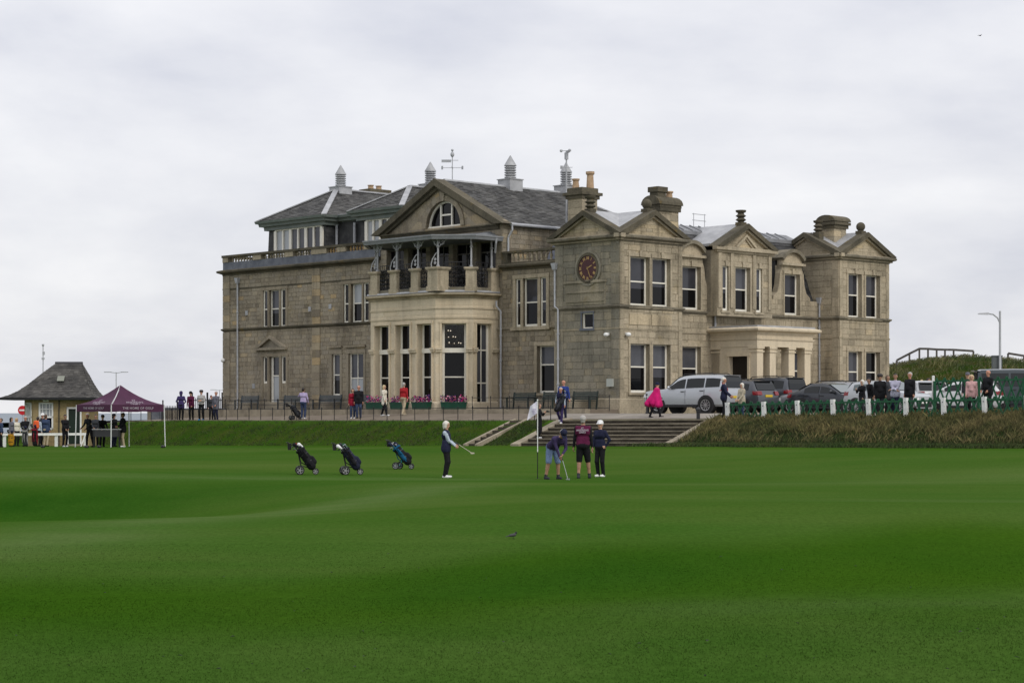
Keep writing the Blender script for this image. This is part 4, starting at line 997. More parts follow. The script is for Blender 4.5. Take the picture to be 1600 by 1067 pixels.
# balcony piers, iron columns, trellis, canopy
ZPI = bz(417.5); ZEV = bz(373)
cols = [(uL(p, BV + .1)) for p in (589.6, 620, 653, 684)]
spots = [(BV + .12, c, 0) for c in cols]
spots += [(BV + bc + .02, BS + .14, R(45)), (VW - .35, BS + .14, 0), (BV + bc + .02, BU1 + bc - .14, R(45)), (VW - .35, BU1 + bc - .14, 0)]
for k, (v_, u_, r_) in enumerate(spots):
    mb = MB(); h = .3 if k != 3 else .42; mb.ti = .5
    for (w0, z0, z1) in ((h, ZBT - .1, ZPI - .16), (h + .06, ZPI - .16, ZPI - .1), (h + .1, ZPI - .1, ZPI), (h + .05, ZBT - .1, ZBT + .18)):
        c_, s_ = math.cos(r_), math.sin(r_)
        pts = [(v_ + x * c_ - y * s_, u_ + x * s_ + y * c_) for x, y in ((-w0, -w0), (w0, -w0), (w0, w0), (-w0, w0))]
        mb.hexa([(p[0], p[1], z0) for p in pts] + [(p[0], p[1], z1) for p in pts])
    mb.build('balcony_pier', ST_TOWER, CH)
    mb = MB(); c = (v_, u_)
    mb.tube([(c[0], c[1], ZPI), (c[0], c[1], ZPI + .12)], .1, 8); mb.tube([(c[0], c[1], ZPI + .1), (c[0], c[1], ZEV)], [.06, .05], 8)
    mb.lathe((c[0], c[1], ZEV - .5), [(.06, 0), (.11, .05), (.06, .1)], 8)
    col = mb.build('iron_column', IRON_W, CH, 40)
    dirs = [(0, 1), (0, -1)] if k < 4 else [(.7, .7), (-.7, -.7)]
    if k == 3: dirs = [(0, 1), (.7, -.7)]
    for dx_, dy_ in dirs:      # scrolled bracket under the eave
        mb = MB(); P = []
        for i in range(15):
            t = i / 14 * 2.2 * math.pi; rr_ = .05 + .13 * (1 - i / 14); P.append((c[0] + dx_ * (.24 + rr_ * math.cos(t + 2)), c[1] + dy_ * (.24 + rr_ * math.cos(t + 2)), ZEV - .2 + rr_ * math.sin(t + 2)))
        mb.tube(P, .024, 5); mb.tube([(c[0], c[1], ZEV - .5), (c[0] + dx_ * .2, c[1] + dy_ * .2, ZEV - .3), (c[0] + dx_ * .5, c[1] + dy_ * .5, ZEV - .02)], .026, 5)
        mb.build('scroll_bracket', IRON_W, col)
    if k < 4:
        mb = MB(); mb.tube([(c[0], c[1], ZPI + .85), (c[0] - .06, c[1] + .14, ZPI + .75), (c[0] - .16, c[1] + .3, ZPI + .45), (c[0] - .2, c[1] + .36, ZPI + .15), (c[0] - .18, c[1] + .34, ZPI)], .03, 6)
        for zz in (.25, .45): mb.lathe((c[0] - .08, c[1] + .16, ZPI + zz), [(.09, -.015), (.09, .015)], 10, (1, 0, 0))
        mb.build('scroll_stay', IRON_W, col)
def trellis(p, q, z0, z1, sub):
    p = Vector((*p, 0)); q = Vector((*q, 0)); L_ = (q - p).length; d = (q - p) / L_
    mb = MB(); H = z1 - z0
    mb.bar(p + Vector((0, 0, z0)), q + Vector((0, 0, z0)), .05, .05); mb.bar(p + Vector((0, 0, z1)), q + Vector((0, 0, z1)), .05, .05); mb.bar(p + Vector((0, 0, z0 + H * .82)), q + Vector((0, 0, z0 + H * .82)), .04, .04)
    nx = max(2, round(L_ / .2)); ny = max(2, round(H * .82 / .22))
    for i in range(nx):
        for j in range(ny):
            cx_ = p + d * ((i + .5) * L_ / nx); cz_ = z0 + (j + .5) * H * .82 / ny; r_ = min(L_ / nx, H * .82 / ny) * .5
            P = [cx_ + d * (r_ * math.cos(t) * (.55 + .45 * math.cos(2 * t + i + j))) + Vector((0, 0, cz_ + r_ * math.sin(t) * (.7 + .3 * math.sin(2 * t)))) for t in [2 * math.pi * k_ / 10 for k_ in range(11)]]
            mb.tube(P, .028, 4, caps=False)
    for i in range(nx + 1): mb.bar(p + d * (L_ * i / nx) + Vector((0, 0, z0)), p + d * (L_ * i / nx) + Vector((0, 0, z1)), .025, .025)
    return mb.build('iron_trellis', IRON_K, CH)
zt0, zt1 = ZBT + .16, ZPI + .3
for i in range(3): trellis((BV + .05, cols[i] - .3), (BV + .05, cols[i + 1] + .3), zt0, zt1, 0)
trellis((BV + .35, BU0 - .35), (BV + bc - .1, BS + .4), zt0, zt1, 0); trellis((BV + bc + .35, BS + .1), (VW - .7, BS + .1), zt0, zt1, 0)
trellis((BV + .35, BU1 + .35), (BV + bc - .1, BU1 + bc - .4), zt0, zt1, 0)
sillp = MB(); sillp.ti = .5
cornice('balcony_sill', BPATH, ZBT, [(-.35, -.05), (.06, -.05), (.06, .14), (-.35, .14)], ST_SOOT)
mb = MB(); oh = .42; EP = [(VW, BS - oh), (BV + bc - .17, BS - oh), (BV - oh, BU0 - .17), (BV - oh, BU1 + .17), (BV + bc - .17, BU1 + bc + oh), (VW, BU1 + bc + oh)]
TP = [(VW - .02, BS + .6), (VW - .02, BS + .8), (VW - .02, BU0 + .3), (VW - .02, BU1 - .3), (VW - .02, BU1 + bc - .8), (VW - .02, BU1 + bc - .6)]
mb.add([(p[0], p[1], ZEV + .1) for p in EP] + [(p[0], p[1], ZEV + .55) for p in TP], [(i, i + 1, i + 7, i + 6) for i in range(5)])
mb.add([(p[0], p[1], ZEV + .02) for p in EP], [tuple(range(6))]); mb.build('balcony_roof', pmat('balcony_lead', (.13, .14, .15), (.22, .23, .24), scale=2, rough=.55), CH, recalc=False)
CAN = cornice('balcony_gutter', EP, ZEV, [(-.25, -.06), (-.02, -.06), (0, 0), (.02, .08), (.06, .12), (.06, .2), (-.12, .2)], pmat('canopy_gutter_grey', (.17, .18, .19), (.24, .25, .26), scale=3, rough=.5))
mb = MB(); mb.tube([(VW - .5, BS - oh - .02, ZEV + .08), (VW - .5, BS - oh + .05, ZEV - .2), (VW - .3, BS - .1, ZEV - .7)], .06, 8); mb.build('downpipe', IRON_G, CH)

# ---- left wing
W = {}
wops = []
A_ = [opL(a, b, 453, 512, VW) for a, b in ((411.5, 418.8), (421, 436.8), (439, 447))]; A_ = [fz(o, A_[1][2], A_[1][3]) for o in A_]
B_ = [opL(a, b, 443, 504.5, VW) for a, b in ((537.5, 545.5), (549, 566), (568.5, 577))]; B_ = [fz(o, B_[1][2], B_[1][3]) for o in B_]
dz = zP(557, VW, uL(429, VW))
D_ = [opL(a, b, 557, 641, VW) for a, b in ((411.5, 418.5), (421, 437), (440, 447.5))]
D_ = [(D_[0][0], D_[0][1], 1.9, dz), (D_[1][0], D_[1][1], ZPL, dz), (D_[2][0], D_[2][1], 1.9, dz)]
G1 = opL(519, 531.8, 553, 618.5, VW); G2 = opL(545, 568.5, 552, 640, VW); G2 = fz(G2, ZPL, G2[3])
ZWC = zP(428, VW, UW)
wall(LW, UG1, UW, ZB, ZWC, A_ + B_ + D_ + [G1, G2], 'wing', .27, .52)
for o in A_: window(LW, o, (.5,), gl=[GLASS, GLASS_B], setb=.14 if o is A_[1] else .03)
for o in B_: window(LW, o, (.5,), gl=[GLASS, GLASS_C] if o is B_[1] else [GLASS, GLASS], setb=.14 if o is B_[1] else .03)
window(LW, D_[0], (), setb=.03); window(LW, D_[2], (), setb=.03)
window(LW, D_[1], (.64,), (), setb=.16, gl=[GLASS_C, GLASS_B], fr=.2, name='door_window')
window(LW, G1, (.5,), gl=[GLASS, GLASS_B], setb=.1); window(LW, G2, (.56,), (.5,), gl=[GLASS_C, GLASS_B], fr=.12, setb=.12)
for tri in (A_, B_, D_):
    mb = MB(); mb.ti = .3; x0, x1 = min(o[0] for o in tri) - .2, max(o[1] for o in tri) + .2; zz0, zz1 = min(o[2] for o in tri), tri[1][3]
    so_ = sorted(tri); ed = [x0] + [x for o in so_ for x in o[:2]] + [x1]
    for i in range(0, len(ed), 2): pbox(mb, LW, ed[i], ed[i + 1], zz0, zz1, -.15, .06)
    pbox(mb, LW, x0 - .03, x1 + .03, zz1, zz1 + .2, -.15, .08); mb.build('window_surround', ST_WING, CH)
for o in (G1, G2): surround(LW, o, .2, .05, ST_WING, sill=o is G1, head=.25)
mb = MB(); mb.ti = .3
for o in (G1, G2): pbox(mb, LW, o[0] - .25, o[1] + .25, o[3] + .38, o[3] + .5, 0, .14)
mb.build('window_hood', ST_WING, CH)
pc = uL(425, VW); ph = (uL(402, VW) - uL(451, VW)) / 2
pz = zP(543, VW, pc)
for sgn in (-1, 1):
    mb = MB(); ppoly(mb, LW, [(pc + sgn * ph, pz), (pc, pz + .75), (pc, pz + .58), (pc + sgn * (ph - .5), pz)], 0, .26); mb.build('door_pediment', ST_WING, CH)
mb = MB(); pbox(mb, LW, pc - ph, pc + ph, pz - .16, pz, 0, .24); mb.ti = .6; ppoly(mb, LW, [(pc - ph + .5, pz), (pc + ph - .5, pz), (pc, pz + .58)], 0, .05); mb.build('door_cornice', ST_WING, CH)
for pa, pb in ((489, 501), (349.4, 360)):
    u0, u1 = uL(pb, VW), uL(pa, VW)
    for z0, z1 in ((ZPL, ZS - .1), (ZS + .14, ZWC - .15)):
        n = round((z1 - z0) / .45)
        for i in range(n):
            mb = MB(); mb.ti = random.uniform(0, 1); pbox(mb, LW, u0 + .004, u1 - .004, z0 + (z1 - z0) * i / n + .008, z0 + (z1 - z0) * (i + 1) / n - .008, 0, .08); mb.build('quoin', ST_WING, CH)
cornice('string_course', [(VW, BU1 + bc), (VW, UW), (VW + 8, UW)], ZS, STR, ST_DARK)
cornice('string_course', [(VW, TU), (VW, UG0 + .3)], ZS - .75, STR, ST_WING)
cornice('string_course', [(VW, BU1 + bc), (VW, UW), (VW + 8, UW)], 8.15, THIN, ST_DARK)
cornice('wing_cornice', [(VW, UG1 + .1), (VW, UW), (VW + 16, UW)], ZWC, CORN, ST_DARK)
cornice('plinth_course', [(VW, TU), (VW, BS)], .75, [(-.1, -1.2), (.08, -1.2), (.08, -.06), (.05, 0), (-.1, 0)], ST_WING)
cornice('plinth_course', [(VW, BU1 + bc), (VW, UW), (VW + 8, UW)], .7, [(-.1, -1.2), (.08, -1.2), (.08, -.06), (.05, 0), (-.1, 0)], ST_WING)
mb = MB(); mb.box(VW + .46, 19, UG1 + .1, UW - .01, ZB, ZWC + .2); mb.build('wing_core', ST_WING, CH)
ZWP = zP(400, VW, UW)
mb = MB(); mb.box(VW - .06, VW + .3, UG1, UW, ZWC + .22, ZWC + .72); mb.box(VW + .3, 19, UW - .36, UW, ZWC + .22, ZWC + .72); mb.build('parapet_base', LEAD_B, CH)
WB = MB(); WB.box(VW - .14, VW + .38, UG1, UW + .06, ZWP - .15, ZWP); WB.box(VW + .38, 19, UW - .4, UW + .06, ZWP - .15, ZWP); WBo = WB.build('balustrade_rail', ST_DARK, CH)
pp = [uL(p, VW) for p in (352, 403, 453, 500, 535, 577)]
for u_ in pp:
    mb = MB(); mb.ti = .3; w_ = .42 if u_ != pp[3] else .75; mb.box(VW - .1, VW + .34, max(u_ - w_, UG1), min(u_ + w_, UW), ZWC + .722, ZWP - .152); mb.build('balustrade_pier', ST_TOWER, WBo)
hb2 = ZWP - .15 - ZWC - .72
for i in range(len(pp) - 1):
    u1_, u0_ = pp[i] - .55, pp[i + 1] + (.55 if i != 2 else .85); n = max(3, round((u1_ - u0_) / .30))
    for k in range(n): link('baluster', BALO if i >= 3 else BAL, WBo, loc=(VW + .12, u0_ + (k + .5) * (u1_ - u0_) / n, ZWC + .72), scale=(1, 1, hb2 / .5))
# attic storey with glazed fronts and hipped slate roofs
VA = VW + 2.0
def hip(name, u0, u1, v0, v1, z0, apex, ridge_v, oh=.55):
    E = [(v0 - oh, u0 - oh), (v0 - oh, u1 + oh), (v1, u1 + oh), (v1, u0 - oh)]; um = (u0 + u1) / 2
    ap = (apex[0], um, apex[1]); rb = (ridge_v, um, apex[1])
    e = [(p[0], p[1], z0) for p in E]; sl = MB(); mb = MB()
    mb.add(e + [ap, rb], [(0, 1, 4), (1, 2, 5, 4), (3, 0, 4, 5), (2, 3, 5)]); mb.build(name, SLATE, CH)
    slates(sl, e[0], e[1], ap, ap, .26, .33); slates(sl, e[3], e[0], rb, ap, .26, .33); slates(sl, e[1], e[2], ap, rb, .26, .33)
    sl.build('slates', SLATE, CH, kind='stuff', recalc=False)
    mb = MB()
    for c in (e[0], e[1]):
        c = Vector(c); a_ = Vector(ap); mb.bar(c + Vector((0, 0, .05)), a_ + Vector((0, 0, .06)), .34, .07)
    mb.bar(Vector(ap) + Vector((0, 0, .05)), Vector(rb) + Vector((0, 0, .05)), .3, .1); mb.build('hip_lead', LEAD, CH)
    path = [(v1, u0 - oh), (v0 - oh, u0 - oh), (v0 - oh, u1 + oh), (v1, u1 + oh)]
    cornice('eaves_gutter', path, z0, [(-.55, -.55), (-.42, -.55), (-.40, -.32), (-.18, -.3), (-.14, -.12), (.0, -.1), (.05, .06), (-.1, .06)], GUTTER)
u10, u11 = uL(508, VA), uL(417, VA); u20, u21 = uL(629, VA), uL(561, VA)
ZE1 = zP(340, VA, u10); ZE2 = zP(322, VA, u20)
ZE = (ZE1 + ZE2) / 2
va1 = VA + (u11 - u10) / 2 + .3
hip('attic_roof', u10, u11, VA, VA + 9, ZE, (va1, zP(297, va1, (u10 + u11) / 2)), VA + 9)
va2 = VA + 2.4
hip('attic_roof', u20, u21, VA, VA + 9, ZE, (va2, zP(292, va2, (u20 + u21) / 2)), VA + 9)
PA = PLn(VA)
def attic(u0, u1, lights):
    zb_, zt_ = ZWC + .2, ZE - .52
    mb = MB(); mb.hexa([(VA + .1, u0 - .1, zb_), (VA + 8, u0 - .1, zb_), (VA + 8, u1 + .1, zb_), (VA + .1, u1 + .1, zb_), (VA + .1, u0 + .1, zt_), (VA + 8, u0 + .1, zt_), (VA + 8, u1 - .1, zt_), (VA + .1, u1 - .1, zt_)]); mb.build('attic_wall', SLATE_D, CH)
    s2 = MB(); slates(s2, (VA + .09, u0 - .1, zb_), (VA + 8, u0 - .1, zb_), (VA + .09, u0 + .1, zt_), (VA + 8, u0 + .1, zt_), .26, .33); slates(s2, (VA + .09, u0 - .1, zb_), (VA + .09, u1 + .1, zb_), (VA + .09, u0 + .1, zt_), (VA + .09, u1 - .1, zt_), .26, .33)
    s2.build('slates', SLATE_D, CH, kind='stuff', recalc=False)
    wa0, wa1 = lights[0], lights[1]; n = lights[2]; mb = MB()
    pbox(mb, PA, wa0, wa1, zt_ - .1, zt_, -.1, .02); pbox(mb, PA, wa0, wa1, zt_ - 2.4, zt_ - 2.28, -.1, .06)
    for i in range(n + 1): a = wa0 + (wa1 - wa0) * i / n; w_ = .13 if i % 2 == 0 else .07; pbox(mb, PA, a - w_, a + w_, zt_ - 2.28, zt_ - .1, -.1, .02)
    wn_ = mb.build('attic_window', WHITE, CH)
    for i in range(n):
        a, b = wa0 + (wa1 - wa0) * i / n, wa0 + (wa1 - wa0) * (i + 1) / n; g = MB(); pbox(g, PA, a + .1, b - .1, zt_ - 2.28, zt_ - .1, -.085, -.07)
        g.build('pane', GLASS_C if i in (n - 1, n - 2) else GLASS_B, wn_)
attic(u10, u11, (uL(502, VA), uL(430, VA), 6)); attic(u20, u21, (uL(640, VA), uL(572, VA), 6))
mb = MB(); mb.box(VA + 1.0, VA + 8, u21, u10, ZWC + .2, ZE - .3); lk = mb.build('attic_link', SLATE_D, CH)
cornice('eaves_gutter', [(VA + .6, u21 + .4), (VA + .6, u10 - .4)], ZE, [(-.55, -.55), (-.42, -.55), (-.40, -.32), (-.18, -.3), (-.14, -.12), (.0, -.1), (.05, .06), (-.1, .06)], GUTTER)
mb = MB(); mb.box(VA + .6, VA + 8, u21, u10, ZE, ZE + .1); mb.build('link_roof', LEAD, CH)
for px in (527, 555):
    u_ = uL(px, VA + .9); mb = MB(); mb.tube([(VA + .85, u_, ZWP - .2), (VA + .85, u_, ZE - .5)], .09, 8); mb.build('downpipe', IRON_G, CH)

# ---- chimneys, ventilators, vanes, finials, pipes
def chimney(v, u, sv, su, z0, z1, pots, mat=ST_WING, cap=.22):
    mb = MB(); n = max(1, round((z1 - z0) / .36))
    for i in range(n):
        za, zb = z0 + (z1 - z0) * i / n, z0 + (z1 - z0) * (i + 1) / n - .012
        mb.ti = random.random(); k = random.uniform(-.3, .3)
        mb.box(v - sv, v + k * sv - .006, u - su, u + su, za, zb); mb.ti = random.random(); mb.box(v + k * sv + .006, v + sv, u - su, u + su, za, zb)
    c = mb.build('chimney', mat, CH)
    mb = MB(); mb.box(v - sv - cap, v + sv + cap, u - su - cap, u + su + cap, z1, z1 + .16); mb.box(v - sv - .04, v + sv + .04, u - su - .04, u + su + .04, z1 + .16, z1 + .42); mb.box(v - sv - .1, v + sv + .1, u - su - .1, u + su + .1, z1 - .2, z1); mb.build('chimney_cap', ST_DARK, c)
    for dv, du, h, r_ in pots:
        zt = z1 + .42; mb = MB(); mb.lathe((v + dv, u + du, zt), [(r_ * 1.05, 0), (r_, .1), (r_ * .85, h * .8), (r_ * 1.15, h * .86), (r_ * 1.15, h), (r_ * .8, h)], 12); mb.build('chimney_pot', POT, c, 40)
    return c
chimney(6.2, 8.7, .62, .55, 9, 12.25, [(-.25, .3, .55, .2), (.3, -.3, .95, .22)], ST_TOWER)
c2 = chimney(6.6, 3.0, .75, .5, 9, 11.15, [(.55, 0, .55, .2)], ST_TOWER, .12)
mb = MB(); P = [(3.0 + .68 * math.cos(math.pi * i / 10), 11.3 + .5 * math.sin(math.pi * i / 10)) for i in range(11)]; mb.prism([(5.6, a, z) for a, z in P], (1.95, 0, 0)); mb.build('barrel_cap', ST_DARK, c2)
mb = MB(); mb.box(5.9, 6.55, 2.7, 3.3, 11.6, 12.0); mb.box(5.82, 6.62, 2.62, 3.38, 12.0, 12.28); mb.build('cap_block', ST_DARK, c2)
chimney(vR(1302, 1.7), 1.7, .58, .5, 8.6, 11.0, [], ST_TOWER, .2)
cv = vR(1302, 1.7)
mb = MB(); P = [(1.7 + .7 * math.cos(math.pi * i / 10), 11.2 + .38 * math.sin(math.pi * i / 10)) for i in range(11)]; mb.prism([(cv - .8, a, z) for a, z in P], (1.6, 0, 0)); mb.build('barrel_cap', ST_DARK, CH)
chimney(12.5, 34.6, .9, .55, 12, 14.75, [(-.4, 0, .3, .2), (.3, 0, .3, .2)], OCHRE, .1)
def ventilator(v, u, z, s=1.0):
    mb = MB(); h = .42 * s
    mb.box(v - .62 * s, v + .62 * s, u - .62 * s, u + .62 * s, z - .5 * s, z + .35 * s); mb.box(v - .68 * s, v + .68 * s, u - .68 * s, u + .68 * s, z + .33 * s, z + .39 * s)
    c = mb.build('ventilator', LEAD, CH)
    mb = MB(); zz = z + .38 * s
    mb.lathe((v, u, zz), [(.30 * s, 0), (.30 * s, .95 * s)], 16)
    for i in range(5): mb.lathe((v, u, zz + .08 * s + i * .17 * s), [(.36 * s, 0), (.42 * s, .03 * s), (.42 * s, .09 * s), (.31 * s, .11 * s)], 16)
    mb.lathe((v, u, zz + .94 * s), [(.44 * s, 0), (.44 * s, .04 * s), (.02, .75 * s)], 16); mb.build('louvre', LEAD, c, 30)
va1u = (u10 + u11) / 2
ventilator(va1 + .35, va1u, zP(296, va1, va1u) - .15, .86); ventilator(8.9, (u20 + u21) / 2, 14.15, .84); ventilator(8.5, UM, 13.75, .86); ventilator(vR(884.5, UM), UM, 13.75, .86)
def vane(v, u, z0, z1, name):
    mb = MB(); mb.tube([(v, u, z0), (v, u, z1)], .028, 6); H = z1 - z0
    for zz, r_ in ((.45, .42), (.72, 0)): 
        if r_:
            mb.bar((v - r_, u - r_, z0 + H * zz), (v + r_, u + r_, z0 + H * zz), .03, .03); mb.bar((v - r_, u + r_, z0 + H * zz), (v + r_, u - r_, z0 + H * zz), .03, .03)
            for dx_, dy_ in ((-r_, r_), (r_, -r_)): mb.box(v + dx_ - .02, v + dx_ + .02, u + dy_ - .06, u + dy_ + .06, z0 + H * zz - .10, z0 + H * zz + .10)
    mb.bar((v - .45, u + .45, z0 + H * .68), (v + .25, u - .25, z0 + H * .68), .03, .03); mb.bar((v - .45, u + .45, z0 + H * .66), (v - .05, u + .05, z0 + H * .66), .02, .16)
    mb.ball((v, u, z1), .08); mb.ball((v, u, z1 - .25), .12, .12, .16); mb.build(name, IRON_G, CH)
vane(VW + 1.0, UM, ZGA - .1, zP(235, VW + 1, UM), 'weather_vane')
vm = vR(885, 10.5); mb = MB(); mb.tube([(vm, 10.5, 10.5), (vm, 10.5, zP(236, vm, 10.5))], .045, 6); zt = zP(236, vm, 10.5)
for t in (.4, 2.5, 4.6): mb.tube([(vm, 10.5, zt), (vm + .3 * math.cos(t), 10.5 + .3 * math.sin(t), zt)], .02, 5); mb.ball((vm + .3 * math.cos(t), 10.5 + .3 * math.sin(t), zt), .09, n=8, k=5)
mb.bar((vm - .25, 10.75, zt - .95), (vm + .25, 10.25, zt - .95), .03, .03); mb.bar((vm - .25, 10.75, zt - .95), (vm - .14, 10.64, zt - .95), .02, .2); mb.box(vm - .08, vm + .08, 10.42, 10.58, zt - .5, zt - .1); mb.build('wind_gauge', IRON_G, CH)
def finial(v, u, z, kind):
    mb = MB(); mb.box(v - .22, v + .22, u - .22, u + .22, z - .35, z + .1)
    if kind == 'ball': mb.ball((v, u, z + .35), .27, n=12, k=8); mb.lathe((v, u, z + .1), [(.2, 0), (.12, .08), (.2, .12)], 10)
    else: mb.lathe((v, u, z + .05), [(.24, 0), (.16, .08), (.3, .18), (.22, .26), (.16, .3), (.3, .4), (.2, .48), (.16, .55), (.28, .62), (.3, .72), (.1, .74)], 8)
    mb.build('finial', ST_DARK, CH, 50)
finial(.25, TU / 2, ZA, 'tall'); finial(TV / 2, .3, ZA, 'ball'); finial(gc, UGB + .25, za_g, 'tall'); finial(FV, .25, ZA, 'ball'); finial(F0 + .3, TU / 2 - .6, ZA - .1, 'tall')
def pipe(pts, r_=.055, name='downpipe', hopper=True):
    mb = MB(); mb.tube(pts, r_, 8)
    if hopper: p = pts[0]; mb.hexa([(p[0] - .1, p[1] - .1, p[2] - .25), (p[0] + .1, p[1] - .1, p[2] - .25), (p[0] + .1, p[1] + .1, p[2] - .25), (p[0] - .1, p[1] + .1, p[2] - .25), (p[0] - .16, p[1] - .16, p[2] + .1), (p[0] + .16, p[1] - .16, p[2] + .1), (p[0] + .16, p[1] + .16, p[2] + .1), (p[0] - .16, p[1] + .16, p[2] + .1)])
    for i in range(1, 4):
        a, b = Vector(pts[-2]), Vector(pts[-1]); q = a.lerp(b, i / 4); mb.lathe(q - Vector((0, 0, .05)), [(r_ * 1.4, 0), (r_ * 1.4, .09)], 8)
    return mb.build(name, IRON_G, CH, 40)
u_ = uL(371, VW - .12); pipe([(VW - .12, u_, zP(437, VW, u_)), (VW - .12, u_, ZPL)])
u_ = uL(864.5, VW - .15); zt = zP(412, VW, u_); u2_ = uL(872, -.12)
pipe([(-.12, u2_ + .25, zP(414, 0, u2_)), (-.12, u2_ + .25, zP(479, 0, u2_)), (-.12, u2_, zP(483, 0, u2_)), (-.12, u2_, ZPL)])
u_ = uL(787, VW - .3); pipe([(VW - .35, BS - .25, ZBC - .2), (VW - .35, BS - .25, ZBC - .5), (VW - .2, BS - .45, ZBC - .8), (VW - .2, BS - .45, ZPL)], hopper=False)
v_ = vR(1117.5, UC - .12); pipe([(v_, UC - .12, zP(461, v_, UC)), (v_, UC - .12, .1)]); v_ = vR(1280.5, UC - .12); pipe([(v_, UC - .12, zP(468, v_, UC)), (v_, UC - .12, .1)])
for pl, a in ((LT, .75), (RT, .45)):     # security cameras
    mb = MB(); pbox(mb, pl, a - .06, a + .06, 4.0, 4.12, 0, .12); p = pl.p(a, 4.02, .2); mb.ball(p, .15, .15, .11); mb.build('security_camera', WHITE2, CH, 40)
mb = MB(); pbox(mb, LT, .35, .8, 1.35, 1.75, 0, .14); mb.build('intercom_box', pmat('pale_grey_box', (.4, .42, .38), rough=.5), CH)
for px, py in ((386, 489), (484.6, 483), (516.5, 479), (397, 603)):
    u_ = uL(px, VW); z_ = zP(py, VW, u_); mb = MB(); pbox(mb, LW, u_ - .13, u_ + .13, z_ - .15, z_ + .15, .02, .06); mb.build('vent_plate', LEAD, CH)
p = LW.p(uL(352, VW), zP(563, VW, UW), .2); mb = MB(); mb.ball(p, .14); mb.build('security_camera', WHITE2, CH, 40)

# ---- lay the facing stones: the 300 that show largest are parts, the rest one part
def blk_geo(mb, b, out=.022):
    pl, a0, a1, z0, z1, style, ti, _w = b; i_ = .006; mb.ti = ti
    if style == 'bay': out = .01
    out = out * (.7 + .6 * ((a0 * 7.3 + z0 * 3.1) % 1))
    vs = [pl.p(a0, z0, 0), pl.p(a1, z0, 0), pl.p(a1, z1, 0), pl.p(a0, z1, 0), pl.p(a0 + i_, z0 + i_, out), pl.p(a1 - i_, z0 + i_, out), pl.p(a1 - i_, z1 - i_, out), pl.p(a0 + i_, z1 - i_, out)]
    mb.add(vs, [(4, 5, 6, 7), (0, 1, 5, 4), (1, 2, 6, 5), (2, 3, 7, 6), (3, 0, 4, 7)])
BLK = [b for b in BLK if b[2] - b[1] > .05 and b[4] - b[3] > .04 and b[4] > ZPL - .2]
def shown(b):
    p = b[0].p((b[1] + b[2]) / 2, (b[3] + b[4]) / 2); Y = CY + AY * p[0] + AX * p[1]
    return -(b[2] - b[1]) * (b[4] - b[3]) / Y ** 2 if b[0] is not PF0 else 0
BLK.sort(key=shown)
for b in BLK[:300]:
    mb = MB(); blk_geo(mb, b); mb.build('stone', STM[b[5]], b[7] if b[7] else CH, recalc=False)
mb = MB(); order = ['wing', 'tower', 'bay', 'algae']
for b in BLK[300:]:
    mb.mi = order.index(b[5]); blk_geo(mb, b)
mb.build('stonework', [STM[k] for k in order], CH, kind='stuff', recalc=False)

# ---- paved platform along the left front, benches, flower boxes, railings on it
pf = MB()
PFV = -2.5
segs = np.linspace(-.0, UW + 1, 34)
for i in range(len(segs) - 1):
    pf.ti = random.random(); pf.box(PFV, PFV + .35, segs[i] + .006, segs[i + 1] - .006, -1.2, ZPL)
pf.mi = 1; pf.box(PFV + .35, VW + .1, 0, UW + 1, -1.2, ZPL - .02)
o = pf.build('platform', [KERB, PAVE], None, kind='structure'); o.location = (CX, CY, 0); o.rotation_euler = (0, 0, BROT)
# ------------------------------------------------------------------ benches, flower boxes, railings
BENCHM = pmat('bench_slate_grey', (.028, .038, .042), (.05, .06, .066), scale=4, rough=.6)
BENCHG = pmat('bench_dark_green', (.010, .020, .016), (.02, .032, .027), scale=4, rough=.6)
def bench(v, u, length, label, rz_local=0, mat=BENCHM):
    x, y = wld(v, u); t = thing('bench', label, 'bench', (x, y, ZPL - .018), BROT + rz_local, 'benches along the clubhouse wall')
    L_ = length / 2      # local: x forward is -v (towards the green), length along y
    for i in range(4): MB().box(-.42 + i * .115, -.42 + i * .115 + .09, -L_, L_, .42, .45).build('seat_slat', mat, t)
    for i in range(5): 
        x0 = .06 + i * .022; MB().hexa([(x0, -L_, .5 + i * .085), (x0 + .03, -L_, .5 + i * .085), (x0 + .03, L_, .5 + i * .085), (x0, L_, .5 + i * .085), (x0 + .015, -L_, .57 + i * .085), (x0 + .045, -L_, .57 + i * .085), (x0 + .045, L_, .57 + i * .085), (x0 + .015, L_, .57 + i * .085)]).build('back_slat', mat, t)
    for yy in (-L_ + .05, L_ - .05):
        MB().box(-.42, -.35, yy - .035, yy + .035, 0, .62).build('leg', mat, t)
        MB().hexa([(.05, yy - .035, 0), (.12, yy - .035, 0), (.12, yy + .035, 0), (.05, yy + .035, 0), (.16, yy - .035, .95), (.22, yy - .035, .95), (.22, yy + .035, .95), (.16, yy + .035, .95)]).build('leg', mat, t)
        MB().box(-.46, .1, yy - .04, yy + .04, .62, .66).build('armrest', mat, t)
def bench_px(p0, p1, v, label, mat=BENCHM):
    u1, u0 = uL(p0, v), uL(p1, v); bench(v, (u0 + u1) / 2, max(1.3, u1 - u0), label, 0, mat)
bench_px(374, 401, VW - .75, 'dark bench on the platform between the left downpipe and the pedimented door')
bench_px(441, 470, VW - .75, 'dark bench behind the man in the lilac shirt')
bench_px(496, 531, VW - .75, 'dark bench below the tall narrow window left of the couple')
bench_px(799, 834, VW - 1.9, 'dark green bench under the recessed wall beside the bay window', BENCHG)
bench_px(849, 869, VW - 3.2, 'short dark green bench behind the photographer in black', BENCHG)
bench_px(892, 931, -.62, 'dark green bench at the foot of the clock tower', BENCHG)
bench_px(566, 581, VW - .75, 'dark bench partly hidden behind the couple at the doorway')

